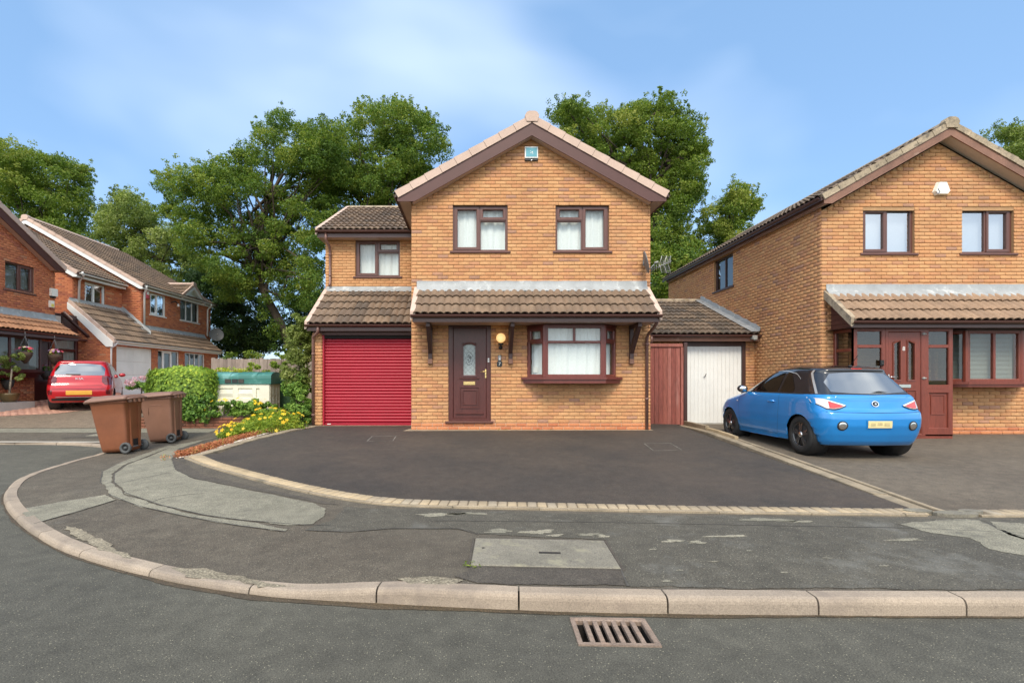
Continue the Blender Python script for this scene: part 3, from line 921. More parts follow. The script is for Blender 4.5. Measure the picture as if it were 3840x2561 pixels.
# open ground to the horizon
gx = [-700, -250, -90, -45] + [i * 2.0 for i in range(-16, 17)] + [45, 90, 250, 700]
gy = [-700, -200, -60, -20] + [i * 2.0 for i in range(-6, 24)] + [60, 110, 250, 900]
mb = MB()
mb.grid(lambda x, y: (x, y, zg(x, y) - lerp(0.30, 0.03, sstep(11.6, 12.6, y)) ), gx, gy)
o = mb.build("ground", "grass", None); o["kind"] = "structure"

sheet("road", [(-40, -14), (40, -14), (40, 3.25), (-3.2, 5.6), (-4.2, 9.4), (-5.5, 10.75), (-40, 10.75)], "road_tarmac", 0.0, z_road, 0.8, hole=[(.80 + a * .207 + b * .0048, 2.875 - a * .0072 + b * .137) for a, b in ((-1, -1), (1, -1), (1, 1), (-1, 1))])

# kerb line, right to left, then round the corner of the cul-de-sac
kerb = [(14.0, 3.03)] + OV([(2420, 1417), (1590, 1412), (1240, 1405), (905, 1388), (750, 1380), (600, 1371), (380, 1337), (160, 1278), (70, 1228)], 0.0) \
    + OV([(20, 1180), (5, 1150), (12, 1130), (40, 1105)], 0.01) + OV([(100, 1080), (160, 1063), (225, 1047)], 0.045) + [(-7.0, 9.7), (-7.6, 10.25), (-8.6, 10.55), (-10.0, 10.6), (-22, 10.6)]
kerb = smooth_path(kerb, 2)
kerb_in = offset_path(kerb, -0.125)
front_out = smooth_path([GP(u * 1.63333, v * 1.63333, z) for u, v, z in (
    (430, 1065, .085), (445, 1078, .075), (470, 1089, .07), (520, 1101, .07), (560, 1110, .075), (630, 1125, .08), (700, 1138, .085), (780, 1150, .09), (850, 1158, .095),
    (945, 1163, .1), (1100, 1166, .1), (1350, 1171, .1), (1600, 1176, .1), (1900, 1180, .1), (2125, 1183, .1))], 2)
front_in = offset_path(front_out, 0.215)
right_out = [(4.98, 4.955), (14.0, 4.90)]

tarmac("channel_grime", (0.075, 0.060, 0.042), (0.11, 0.085, 0.055), (0.07, 0.055, 0.04), bscale=3.0, speck=0.3, sscale=100.0, rough=0.7)
pave = sheet("pavement", [(p[0], p[1]) for p in offset_path(kerb, -0.06)] + [(-22, 12.3), (-5.45, 12.3), (-5.5, 10.75), (-5.34, 9.62), (-5.14, 8.92), (-4.95, 8.4), (-4.6, 8.1)]
             + front_out[1:] + [(4.98, 5.0), (14.0, 4.95)], "pavement_tarmac", 0.0, zg, 0.2)

def ovp(pts):
    out = []
    for u, v in pts:
        z = 0.08
        for _ in range(4):
            x, y = GP(u * 1.63333, v * 1.63333, z); z = zg(x, y)
        out.append((x, y))
    return out
k = 0
for mat_, off, jit, pts in [
    ("pavement_stony", .003, .012, [(700, 1217), (760, 1196), (790, 1164), (1000, 1171), (1500, 1183), (2130, 1190), (2420, 1193), (2420, 1355), (1440, 1348), (1418, 1305), (1392, 1240), (1100, 1226), (1050, 1214), (900, 1214), (800, 1222)]),
    ("pavement_dark", .003, .006, [(425, 1064), (396, 1052), (410, 1030), (470, 1006), (540, 991), (556, 996), (500, 1012), (452, 1031), (428, 1046)]),
    ("pavement_dark", .003, .006, [(430, 1068), (398, 1058), (404, 1078), (445, 1097), (540, 1117), (640, 1136), (735, 1156), (780, 1159), (700, 1141), (560, 1112), (470, 1092)]),
    ("pavement_pale", .004, .008, [(545, 985), (480, 998), (410, 1020), (345, 1047), (290, 1068), (262, 1088), (262, 1108), (290, 1132), (370, 1160), (470, 1183), (560, 1195), (660, 1206), (715, 1204), (742, 1186), (750, 1168), (725, 1157), (640, 1139), (540, 1119), (445, 1099), (402, 1079), (394, 1054), (410, 1030), (470, 1005), (546, 990)]),
    ("pavement_pale", .005, .010, [(235, 1083), (230, 1106), (252, 1136), (318, 1162), (430, 1187), (540, 1206), (655, 1221), (662, 1214), (560, 1198), (470, 1186), (368, 1163), (286, 1135), (257, 1109), (257, 1088), (285, 1068), (340, 1047), (400, 1024), (390, 1022), (325, 1044), (268, 1066)]),
    ("pavement_pale", .005, .008, [(50, 1180), (60, 1167), (140, 1152), (240, 1136), (268, 1147), (200, 1168), (78, 1203)]),
    ("pavement_pale", .006, .016, [(2060, 1203), (2180, 1194), (2250, 1195), (2290, 1215), (2360, 1240), (2370, 1280), (2270, 1262), (2220, 1234), (2140, 1226)]),
    ("pavement_pale", .006, .012, [(2275, 1199), (2380, 1204), (2380, 1250), (2312, 1228)]),
    ("gravel_wash", .006, .02, [(395, 1306), (470, 1306), (560, 1328), (640, 1342), (690, 1346), (600, 1346), (500, 1333), (430, 1322)]),
    ("gravel_wash", .006, .02, [(160, 1205), (220, 1232), (310, 1284), (280, 1284), (200, 1250), (150, 1216)]),
    ("gravel_wash", .006, .015, [(905, 1331), (990, 1326), (1060, 1334), (1050, 1342), (940, 1344)]),
    ("pavement_dark", .0045, .01, [(1085, 1300), (1425, 1306), (1440, 1346), (1095, 1340), (1040, 1325)]),
]:
    k += 1
    sheet("patch", ovp(pts), mat_, off + .001, zg, 0.2, pave, jitter=jit, seed=k)

rs = random.Random(77)
spots = [(1145, 1220, .12, .05), (1235, 1222, .13, .06), (1275, 1230, .07, .03), (1352, 1228, .09, .04), (1385, 1232, .06, .03), (1010, 1182, .22, .06), (1075, 1180, .16, .05), (1545, 1243, .10, .03), (1600, 1246, .08, .03), (1760, 1194, .2, .06), (1830, 1198, .12, .04),
         (1640, 1290, .03, .012), (1720, 1265, .03, .012), (1800, 1315, .025, .01), (1560, 1310, .02, .01), (1900, 1282, .03, .012), (1500, 1262, .03, .012), (2030, 1300, .03, .012), (1530, 1335, .04, .015), (2080, 1240, .14, .03), (1670, 1232, .16, .03)]
for i, (u, v, a_, b_) in enumerate(spots):
    (x0, y0), = ovp([(u, v)])
    n_ = 34; ph = [rs.uniform(0, 6.28) for _ in range(4)]
    pts = []
    for k_ in range(n_):
        t = 2 * math.pi * k_ / n_; q = 1 + .28 * math.sin(2 * t + ph[0]) + .2 * math.sin(3 * t + ph[1]) + .16 * math.sin(5 * t + ph[2]) + .12 * math.sin(9 * t + ph[3]) + rs.gauss(0, .06)
        pts.append((x0 + a_ * q * math.cos(t), y0 + b_ * q * math.sin(t)))
    sheet("patch", pts, "pavement_bare" if i % 3 else "pavement_pale", .0065, zg, .2, pave)
# grime lying in the channel against the kerb face
kp = [p for p in kerb if p[1] < 7.2 and p[0] < 6.5]
kd = []
for i, p in enumerate(kp): kd.append(.018 + .03 * max(0, math.sin(p[0] * 2.3 + p[1] * 1.7)) + .06 * max(0, math.sin(p[0] * .9 + 2.2)) ** 3)
kd = [d * .8 + rs.uniform(0, .012) for d in kd]
def off_var(pts, ds): 
    return [offset_path(pts, d)[i] for i, d in enumerate(ds)]
o_ = sheet("channel_dirt", [(p[0], p[1]) for p in offset_path(kp, -.01)] + off_var(kp, kd)[::-1], "channel_grime", .004, z_road, .3, None, jitter=.006, seed=90)
o_.parent = bpy.data.objects["road"]; del o_["kind"]
# bare joint lines along the trench reinstatement
def ribbon(name, path, w, mat, off, parent, kind=None):
    a, b = offset_path(path, w / 2), offset_path(path, -w / 2)
    return sheet(name, a + b[::-1], mat, off, zg, 0.2, parent)
surface("bitumen_seal", (0.075, 0.068, 0.060), 0.8, 0.2, 8, 90, 0.2)
for pts in ([(352, 1042), (290, 1068), (262, 1088), (262, 1108), (290, 1132), (370, 1160), (470, 1183), (560, 1195), (700, 1206), (760, 1207)],
            [(300, 1056), (268, 1067), (235, 1083), (230, 1106), (252, 1136), (318, 1162), (430, 1187), (540, 1206), (655, 1221)],
            [(396, 1052), (398, 1062), (404, 1078), (440, 1096), (470, 1103)], [(396, 1052), (410, 1031), (470, 1007)],
            [(78, 1203), (200, 1168), (268, 1147)], [(330, 1160), (370, 1145), (420, 1137), (472, 1133)], [(262, 1112), (330, 1098), (390, 1085)],
            [(700, 1218), (800, 1222), (900, 1214), (1050, 1214), (1100, 1228)], [(1000, 1196), (1400, 1200), (1800, 1208), (2100, 1213), (2350, 1225)],
            [(2150, 1196), (2260, 1196), (2290, 1216), (2400, 1248)], [(1425, 1306), (1434, 1330), (1442, 1347)]):
    ribbon("joint_seal", ovp(pts), 0.010, "bitumen_seal", 0.0075, pave)

# kerb stones, each its own piece with rounded nose
kst = resample(kerb, 0.02)
n_k = int(len(kst) * 0.02 / 0.915)
for i in range(n_k):
    seg = kst[int(i * 45.75): int((i + 1) * 45.75) + 1]
    if len(seg) < 10: break
    seg = [seg[int(j)] for j in np.linspace(0, len(seg) - 1, 7)]
    sec = []
    for j, p in enumerate(seg):
        a = seg[max(0, j - 1)]; b = seg[min(6, j + 1)]
        t = (b - a).normalized(); nrm = Vector((t.y, -t.x, 0))     # towards the pavement
        q = p + nrm * 0.10
        zt = zg(q.x, q.y) + 0.006; zb = z_road(p.x, p.y) - 0.06
        hgt = zt - z_road(p.x, p.y)
        r = min(0.03, hgt * 0.7)
        prof = [(0, zb), (0.002, zt - r * 1.3), (0.006, zt - r * 0.75), (0.016, zt - r * 0.25), (0.034, zt), (0.122, zt + 0.001), (0.125, zt - 0.05)]
        sh = 0.004 if j in (0, 6) else 0.0
        p = p + t * (0.006 if j == 0 else (-0.006 if j == 6 else 0.0))
        sec.append([p + nrm * (d + sh) + Vector((0, 0, z - sh)) for d, z in prof])
    mb = MB()
    V = [v for s_ in sec for v in s_]; m = 7
    Fc = [(j * m + i2, j * m + i2 + 1, (j + 1) * m + i2 + 1, (j + 1) * m + i2) for j in range(6) for i2 in range(m - 1)]
    Fc += [tuple(range(m)), tuple(range(6 * m, 7 * m))]
    mb.add(V, Fc)
    ob = mb.build("kerb_stone", "kerb_stone", pave)
    at = ob.data.attributes.new("tone", 'FLOAT', 'FACE')
    at.data.foreach_set("value", [random.random()] * len(ob.data.polygons))

# main driveway
line_r = lambda y: lerp(4.71, 5.16, (y - 5.0) / 7.2)
drive_pts = front_in[:]
drive_pts = [p for p in drive_pts if p[0] < line_r(5.2) - 0.2]
drive = sheet("driveway", drive_pts + [(line_r(5.15) - .16, 5.19), (line_r(12.4) - .16, 12.4), (3.75, 12.4), (3.75, 10.68), (-1.30, 10.68), (-1.30, 11.78), (-3.62, 11.78), (-3.62, 11.1), (-3.93, 10.04), (-4.17, 9.04), (-4.16, 8.2)],
              "driveway_tarmac", 0.004, zg, 0.5)
# soldier course of blocks
bv, bf, bs = [], [], False
def block_canon():
    a, b, c, h = 0.0455, 0.096, 0.007, 0.03
    V = [(x, y, -h) for x, y in ((-a, -b), (a, -b), (a, b), (-a, b))] + [(x, y, -c) for x, y in ((-a, -b), (a, -b), (a, b), (-a, b))] \
        + [(x, y, 0) for x, y in ((-a + c, -b + c), (a - c, -b + c), (a - c, b - c), (-a + c, b - c))]
    F = [(8, 9, 10, 11)]
    for i in range(4):
        j = (i + 1) % 4
        F += [(i, j, j + 4, i + 4), (i + 4, j + 4, j + 8, i + 8)]
    return np.array(V, dtype=float), F, False
def block_row(path, tone_fn, parent, inset=0.10):
    items = []
    pts = resample(path, 0.105)
    for i, p in enumerate(pts):
        t = (pts[min(i + 1, len(pts) - 1)] - pts[max(i - 1, 0)]).normalized()
        n = Vector((-t.y, t.x, 0))
        c = p + n * inset
        c.z = zg(c.x, c.y) + 0.018 + random.uniform(-.002, .002)
        e = 0.05
        nx = Vector((t.x, t.y, zg(c.x + t.x * e, c.y + t.y * e) - zg(c.x, c.y)))
        R = Matrix.Rotation(math.atan2(t.y, t.x) + random.gauss(0, .015), 4, 'Z')
        items.append((Matrix.Translation(c) @ R, tone_fn(c)))
    place_pieces(parent, "paving_block", block_canon(), items, "paving_block", 300)
block_row(front_out, lambda c: min(.99, max(0, (0.15 if c.x < -1.2 else 0.6) + random.uniform(-.25, .3))), drive, 0.108)
def edging_run(path, w, h, mat, parent, inset=0.0, L=0.9, name="edging_stone"):
    pts = resample(path, 0.03); st = int(L / 0.03)
    for i in range(0, len(pts) - 4, st):
        seg = pts[i:i + st + 1]
        if len(seg) < 4: continue
        seg = [seg[int(j)] for j in np.linspace(0, len(seg) - 1, 6)]
        mb = MB(); V = []
        dz = random.uniform(-.004, .006)
        for j, p in enumerate(seg):
            t = (seg[min(5, j + 1)] - seg[max(0, j - 1)]).normalized(); n = Vector((-t.y, t.x, 0))
            q = p + t * (0.003 if j == 0 else (-0.003 if j == 5 else 0)) + n * inset
            z = zg(q.x, q.y) + h + dz
            V += [q + Vector((0, 0, z - h - .05)), q + Vector((0, 0, z - .006)), q + n * .006 + Vector((0, 0, z)), q + n * (w - .006) + Vector((0, 0, z)), q + n * w + Vector((0, 0, z - .006)), q + n * w + Vector((0, 0, z - h - .05))]
        m = 6
        F = [(j * m + k_, j * m + k_ + 1, (j + 1) * m + k_ + 1, (j + 1) * m + k_) for j in range(5) for k_ in range(m - 1)] + [tuple(range(m)), tuple(range(5 * m, 6 * m))]
        mb.add(V, F); mb.build(name, mat, parent)
edging_run(offset_path(front_out, -0.045), 0.048, 0.022, "edging_concrete", drive)
# pale mortar bed showing in the block joints
sheet("joint_bed", front_out + offset_path(front_out, 0.213)[::-1], "joint_sand", 0.006, zg, 0.5, drive)
# left edge of the driveway: flush pale stones along the flower bed
edging_run([(-4.60, 8.02), (-4.33, 9.22), (-4.05, 10.22), (-3.80, 11.3), (-3.74, 11.7)], 0.17, 0.010, "edging_concrete", drive, inset=-0.12, L=0.6)
# right edge: flush pale strip, then a raised edging along the neighbour's drive
edging_run([(line_r(5.0), 5.0), (line_r(12.3), 12.3)], 0.16, 0.008, "edging_concrete", drive, L=0.75)
edging_run([(line_r(5.0) + .065, 5.0), (line_r(9.6) + .065, 9.6)], 0.055, 0.030, "edging_concrete", drive, L=0.9)
edging_run([(line_r(9.6) + .075, 9.6), (line_r(11.0) + .075, 11.0)], 0.07, 0.065, "paving_block", drive, L=0.24)
edging_run([(line_r(11.0) + .085, 11.0), (line_r(12.35) + .085, 12.35)], 0.08, 0.11, "edging_concrete", drive, L=0.24)
# pale concrete lip along the house and the garage threshold
sheet("edging_strip", [(-1.50, 10.52), (3.80, 10.60), (3.80, 10.72), (-1.32, 10.72), (-1.34, 11.2)], "edging_concrete", 0.010, zg, 0.5, drive)
sheet("edging_strip", [(-3.62, 11.62), (-1.32, 11.66), (-1.32, 11.80), (-3.62, 11.80)], "edging_concrete", 0.010, zg, 0.5, drive)

# neighbour's driveway on the right
drive2 = sheet("neighbour_driveway", [(line_r(5.15) + .06, 5.16), (14, 5.10), (14, 13.2), (line_r(13.2) + .06, 13.2)], "old_tarmac", 0.003, zg, 0.5)
block_row([(5.22, 4.955), (14.0, 4.90)], lambda c: min(.99, max(0, 0.7 + random.uniform(-.3, .3))), drive2, 0.10)
edging_run([(4.98, 4.91), (9.0, 4.86)], 0.045, 0.022, "edging_concrete", drive2)
sheet("joint_bed", [(5.1, 4.95), (14, 4.90), (14, 5.12), (5.1, 5.17)], "joint_sand", 0.006, zg, 0.5, drive2)
for sx, sy, rx, ry, sd_ in ((4.80, 4.98, .22, .085, 3), (4.50, 5.08, .14, .07, 4), (5.02, 5.06, .12, .06, 6)):
    r_ = random.Random(sd_)
    pts = [(sx + rx * math.cos(a) * r_.uniform(.9, 1.05), sy + ry * math.sin(a) * r_.uniform(.9, 1.05)) for a in np.linspace(0, 2 * math.pi, 14)[:-1]]
    mb = MB()
    mb.add([(x, y, zg(x, y) + .03) for x, y in pts] + [(x, y, zg(x, y) - .03) for x, y in pts], [tuple(range(13))] + [(i, (i + 1) % 13, 13 + (i + 1) % 13, 13 + i) for i in range(13)])
    mb.build("corner_stone", "cover_concrete", drive2)

# left side: far pavement strips, tarmac apron and red block paving of the house on the left
surface("pale_kerb_line", (0.55, 0.50, 0.43), 0.9, 0.1, 3, 60, 0.1)
sheet("kerb_line", [(-22, 10.60), (-7.9, 10.56), (-7.9, 10.64), (-22, 10.68)], "pale_kerb_line", 0.012, zg, 0.6, pave)
sheet("patch", [(-22, 11.75), (-6.2, 11.7), (-6.2, 12.2), (-22, 12.25)], "pavement_pale", 0.004, zg, 0.6, pave)
sheet("apron", [(-30, 12.28), (-8.3, 12.28), (-8.0, 13.0), (-10.2, 20.5), (-11.4, 18.0), (-11.6, 16.0), (-11.8, 15.5), (-12.1, 14.5), (-12.8, 13.5), (-13.6, 12.6)][1:9] + [(-14.5, 12.28)], "far_tarmac", 0.004, zg, 0.6)
paving = sheet("block_paving", [(-14.5, 12.2), (-12.8, 13.5), (-12.1, 14.5), (-11.8, 15.5), (-11.5, 16.5), (-10.6, 19.5), (-10.3, 27.0), (-14.4, 27.0), (-14.4, 12.2)], "red_paving", 0.010, zg, 0.6)
# a few rows of the red blocks that can be told apart, nearest the edge
items = []
for j in range(16):
    for i in range(18):
        x = -13.9 + i * 0.105; y = 13.4 + j * 0.21 + (0.105 if i % 2 else 0)
        edge = interp(y, [12.2, 13.5, 14.5, 15.5, 16.5], [-14.5, -12.8, -12.1, -11.8, -11.5])
        if x > edge - 0.06: continue
        c = Vector((x, y, zg(x, y) + .018))
        items.append((Matrix.Translation(c), random.random()))
surface("paving_red_block", None, 0.92, 0.12, 3, 60, 0.12, 0.2, 90, tone=[(0, (0.46, 0.250, 0.175)), (0.6, (0.50, 0.285, 0.21)), (1, (0.38, 0.20, 0.145))])
place_pieces(paving, "paving_block", block_canon(), items, "paving_red_block", 300)
# ------------------------------------------------------------------ building parts
def window(root, F, a0, a1, z0, z1, cells, frame_mat, recess=0.05, fw=0.05, sash=0.052, sill=True, curtain="net_curtain",
           pane_mat="glass_clear", name="window", sill_over=0.06, blind=None, curtain_gap=0.07, seed=0, depth=0.07, fold=1.0):
    """cells: (fa0,fa1,fz0,fz1,opening) as fractions of the inside of the frame"""
    d1 = -recess; d0 = -recess - depth
    mb = MB()
    mb.ring(F, (a0, a1, z0, z1), (a0 + fw, a1 - fw, z0 + fw, z1 - fw), d0, d1, 0.012)
    ia0, ia1, iz0, iz1 = a0 + fw, a1 - fw, z0 + fw, z1 - fw
    W, Hh = ia1 - ia0, iz1 - iz0
    cutsA, cutsZ = set(), set()
    hb = fw * 0.42
    for (p, q, r_, s_, op) in cells:
        if p > 0.001: cutsA.add((p, r_, s_))
        if r_ > 0.001: cutsZ.add((r_, p, q))
    for (p, r_, s_) in cutsA:
        mb.fbox(F, ia0 + W * p - hb, ia0 + W * p + hb, d0 + .004, d1 - .003, iz0 + Hh * r_ - .005, iz0 + Hh * s_ + .005, 0.008)
    for (r_, p, q) in cutsZ:
        mb.fbox(F, ia0 + W * p - .003, ia0 + W * q + .003, d0 + .006, d1 - .005, iz0 + Hh * r_ - hb, iz0 + Hh * r_ + hb, 0.008)
    w = mb.build(name, frame_mat, root)
    for (p, q, r_, s_, op) in cells:
        c0 = ia0 + W * p + (hb if p > 0.001 else 0); c1 = ia0 + W * q - (hb if q < 0.999 else 0)
        y0 = iz0 + Hh * r_ + (hb if r_ > 0.001 else 0); y1 = iz0 + Hh * s_ - (hb if s_ < 0.999 else 0)
        if op:
            sb = MB(); e = 0.008
            sb.ring(F, (c0 - e, c1 + e, y0 - e, y1 + e), (c0 + sash, c1 - sash, y0 + sash, y1 - sash), d0 + .01, d1 + 0.012, 0.014)
            sb.build("sash", frame_mat, w)
            c0 += sash; c1 -= sash; y0 += sash; y1 -= sash
        else:
            c0 += .008; c1 -= .008; y0 += .008; y1 -= .008
        pb = MB(); dm = (d0 + d1) / 2
        pb.add([F(c0 - .012, dm, y0 - .012), F(c1 + .012, dm, y0 - .012), F(c1 + .012, dm, y1 + .012), F(c0 - .012, dm, y1 + .012)], [(0, 1, 2, 3)])
        pb.build("pane", pane_mat, w)
    if sill:
        sb = MB()
        sb.fbox(F, a0 - sill_over, a1 + sill_over, d0, 0.045, z0 - 0.045, z0 + 0.004, 0.012)
        sb.build("sill", frame_mat, w)
    if curtain:
        r = random.Random(seed); ph = [r.uniform(0, 6) for _ in range(4)]
        n = max(24, int((a1 - a0) * 70))
        def cf(t, z):
            a = lerp(a0 + fw * .5, a1 - fw * .5, t)
            zz = (z - z0) / (z1 - z0)
            am = 0.4 + 0.6 * (1 - zz) if True else 1
            d = 0.011 * math.sin(a * 34 + ph[0] + 0.8 * math.sin(a * 7 + ph[1])) + 0.010 * math.sin(a * 63 + ph[2]) * zz + 0.006 * math.sin(a * 15 + ph[3])
            return F(a, d0 - curtain_gap + d * fold, z)
        cb = MB(); cb.grid(cf, [i / n for i in range(n + 1)], list(np.linspace(z0 + fw * .6, z1 - fw * .6, 7)))
        cb.build("curtain", curtain, w, fixn=False)
    if blind:
        bb = MB(); step = blind; k_ = 0
        z = z0 + fw
        while z < z1 - fw:
            bb.add([F(a0 + fw, d0 - .05, z), F(a1 - fw, d0 - .05, z), F(a1 - fw, d0 - .066, z + step * .62), F(a0 + fw, d0 - .066, z + step * .62)], [(0, 1, 2, 3)])
            z += step
        bb.build("venetian_blind", "blind_slat", w, fixn=False)
    return w

def gutter_run(root, A, B, out, mat="gutter_brown", r=0.056, name="gutter", brackets=True):
    """half-round gutter from A to B; out = unit vector away from the wall; A,B on the back edge at the rim"""
    A, B, out = Vector(A), Vector(B), Vector(out)
    c0 = out * r
    prof = []
    for i in range(9):
        th = math.pi * i / 8
        prof.append((r - r * math.cos(th), -r * math.sin(th)))
    inner = [(r + (p - r) * 0.88, q * 0.88) for p, q in prof[::-1]]
    poly = [A + out * p + Vector((0, 0, q)) for p, q in prof + inner]
    mb = MB(); mb.extrude(poly, B - A, False)
    g = mb.build(name, mat, root)
    return g

def downpipe(root, pts, mat="downpipe_brown", r=0.034, name="downpipe", clips=()):
    mb = MB(); mb.tube(pts, r, 12)
    for p in clips:
        p = Vector(p); mb.tube([p + Vector((0, 0, -.02)), p + Vector((0, 0, .02))], r + 0.008, 12)
    return mb.build(name, mat, root)

def verge_caps(root, F, ac, zap, sl, half, d, side, mat, L=0.345, hgt=0.15, wid=0.10, thick=0.02, start=0.10):
    """capping pieces up one slope of a verge; d = outward position of the front face"""
    c = math.cos(math.atan(sl)); s_ = math.sin(math.atan(sl))
    n = max(1, int(round((half / c - start) / L)))
    Lr = (half / c - start) / n
    for i in range(n):
        t0 = start + i * Lr - 0.0; t1 = t0 + Lr - 0.006
        off0, off1 = 0.0, 0.012                    # each cap rides a little over the one below it
        def P(t, dd, h): return F(ac + side * (t * c) + side * (h * s_), dd, zap - t * s_ + h * c)
        mb = MB()
        V = [P(t0, d, -hgt), P(t1, d + .006, -hgt), P(t1, d + .006, off1), P(t0, d, off0),
             P(t0, d - wid, off0), P(t1, d - wid, off1), P(t0, d - wid, -.05), P(t1, d - wid, -.05), P(t0, d - .03, -hgt), P(t1, d - .03, -hgt)]
        mb.add(V, [(0, 1, 2, 3), (3, 2, 5, 4), (4, 5, 7, 6), (1, 9, 7, 5, 2), (0, 3, 4, 6, 8), (0, 8, 9, 1), (8, 6, 7, 9)])
        mb.build("verge_tile", mat, root)

def gable_roof(root, F, tiles, ac, half, zap, sl, ov, depth, verge_mat, barge_mat, soffit_mat, gutter_mat, wall_half,
               barge_h=0.24, cap_h=0.15, box_drop=0.20, cap_end=True, side_tiles=(True, True), soffit_w=None, back_ov=0.2, tone=(0, 1), gutters=(True, True)):
    """pitched roof with its gable towards +d of frame F. ac/half in a; zap = apex of the verge top"""
    th = math.atan(sl); c, s_ = math.cos(th), math.sin(th)
    roof = MB()
    for side in (-1, 1):
        e = (ac + side * half, zap - half * sl)
        # underlay slab
        t = 0.07
        A = F(ac, ov - .03, zap - .05); B = F(e[0], ov - .03, e[1] - .05); Cc = F(e[0], -depth - back_ov, e[1] - .05); D = F(ac, -depth - back_ov, zap - .05)
        A2 = F(ac, ov - .03, zap - .05 - t); B2 = F(e[0], ov - .03, e[1] - .05 - t); C2 = F(e[0], -depth - back_ov, e[1] - .05 - t); D2 = F(ac, -depth - back_ov, zap - .05 - t)
        roof.add([A, B, Cc, D, A2, B2, C2, D2], [(0, 1, 2, 3), (4, 7, 6, 5), (0, 4, 5, 1), (1, 5, 6, 2), (2, 6, 7, 3)])
    rf = roof.build("roof", "timber_dark", root)
    for side in (-1, 1):
        e = (ac + side * half, zap - half * sl)
        if side_tiles[0 if side < 0 else 1]:
            up = Vector(F(-side * c, 0, s_)) - Vector(F(0, 0, 0))
            tiles.slope(Vector(F(e[0], ov - .05, e[1] - .045)), Vector(F(e[0], -depth - back_ov, e[1] - .045)), up, half / c, tone=tone)
        verge_caps(rf, F, ac, zap, sl, half, ov, side, verge_mat, hgt=cap_h)
        # barge board, mitred at the apex
        def P(t, dd, h): return F(ac + side * t, dd, zap - t * sl + h)
        v = 1 / c
        t_e = half - 0.06
        h0, h1 = -cap_h * v * 0.92, -(cap_h * 0.92 + barge_h) * v
        zb_box = zap - half * sl - box_drop          # level of the box end
        mb = MB()
        t_b = (zap + h1 - zb_box) / sl                 # where the lower edge meets the box level
        poly = [P(0, 0, h0), P(t_e, 0, h0), F(ac + side * t_e, 0, zb_box), F(ac + side * min(t_e - .02, t_b), 0, zb_box), P(0, 0, h1)]
        dd = Vector(F(0, ov - .02, 0)) - Vector(F(0, 0, 0))
        poly = [Vector(p) + dd for p in poly]
        mb.extrude(poly, Vector(F(0, -0.025, 0)) - Vector(F(0, 0, 0)))
        bg = mb.build("bargeboard", barge_mat, rf)
        # sloping soffit between barge and wall
        sb = MB()
        hs = h1 + 0.012
        sb.add([P(0, ov - .045, hs), P(t_b + .05, ov - .045, hs), P(t_b + .05, -.02, hs), P(0, -.02, hs)], [(0, 1, 2, 3)])
        sb.build("soffit", soffit_mat, rf)
        # eaves: flat soffit, fascia and gutter along the side
        ew = wall_half; xo = half - 0.09
        eb = MB()
        eb.add([F(ac + side * ew, ov - .045, zb_box + .01), F(ac + side * xo, ov - .045, zb_box + .01), F(ac + side * xo, -depth, zb_box + .01), F(ac + side * ew, -depth, zb_box + .01)], [(0, 1, 2, 3)])
        eb.build("soffit", soffit_mat, rf)
        fb = MB(); x0, x1 = sorted((ac + side * xo, ac + side * (xo + .018)))
        fb.fbox(F, x0, x1, -depth, ov - .05, zb_box - .005, zap - half * sl - .04)
        fb.build("fascia", barge_mat, rf)
        if gutters[0 if side < 0 else 1]:
            out = Vector(F(side, 0, 0)) - Vector(F(0, 0, 0))
            gutter_run(rf, F(ac + side * (xo + .02), ov - .06, zap - half * sl - .035), F(ac + side * (xo + .02), -depth, zap - half * sl - .035), out, gutter_mat)
    # ridge and its end cap
    mb = MB()
    prof = [(-.13, -.05), (-.09, .015), (-.04, .04), (.04, .04), (.09, .015), (.13, -.05)]
    npc = int((depth + ov) / 0.45)
    for i in range(npc):
        d0 = ov - .10 - i * 0.45
        b = MB()
        b.add([F(ac + x, dd, zap + z) for dd in (d0, d0 - .44) for x, z in prof], [(j, j + 1, 7 + j, 6 + j) for j in range(5)] + [tuple(range(6)), tuple(range(6, 12))])
        b.build("ridge_tile", verge_mat, rf)
    if cap_end:
        b = MB()
        prof = [(-.115, -.155), (-.15, -.03), (-.115, .035), (-.06, .062), (.06, .062), (.115, .035), (.15, -.03), (.115, -.155)]
        poly = [Vector(F(ac + x, ov + .018, zap + z)) for x, z in prof]
        b.extrude(poly, Vector(F(0, -0.13, 0)) - Vector(F(0, 0, 0)))
        b.build("ridge_end_cap", verge_mat, rf)
    return rf

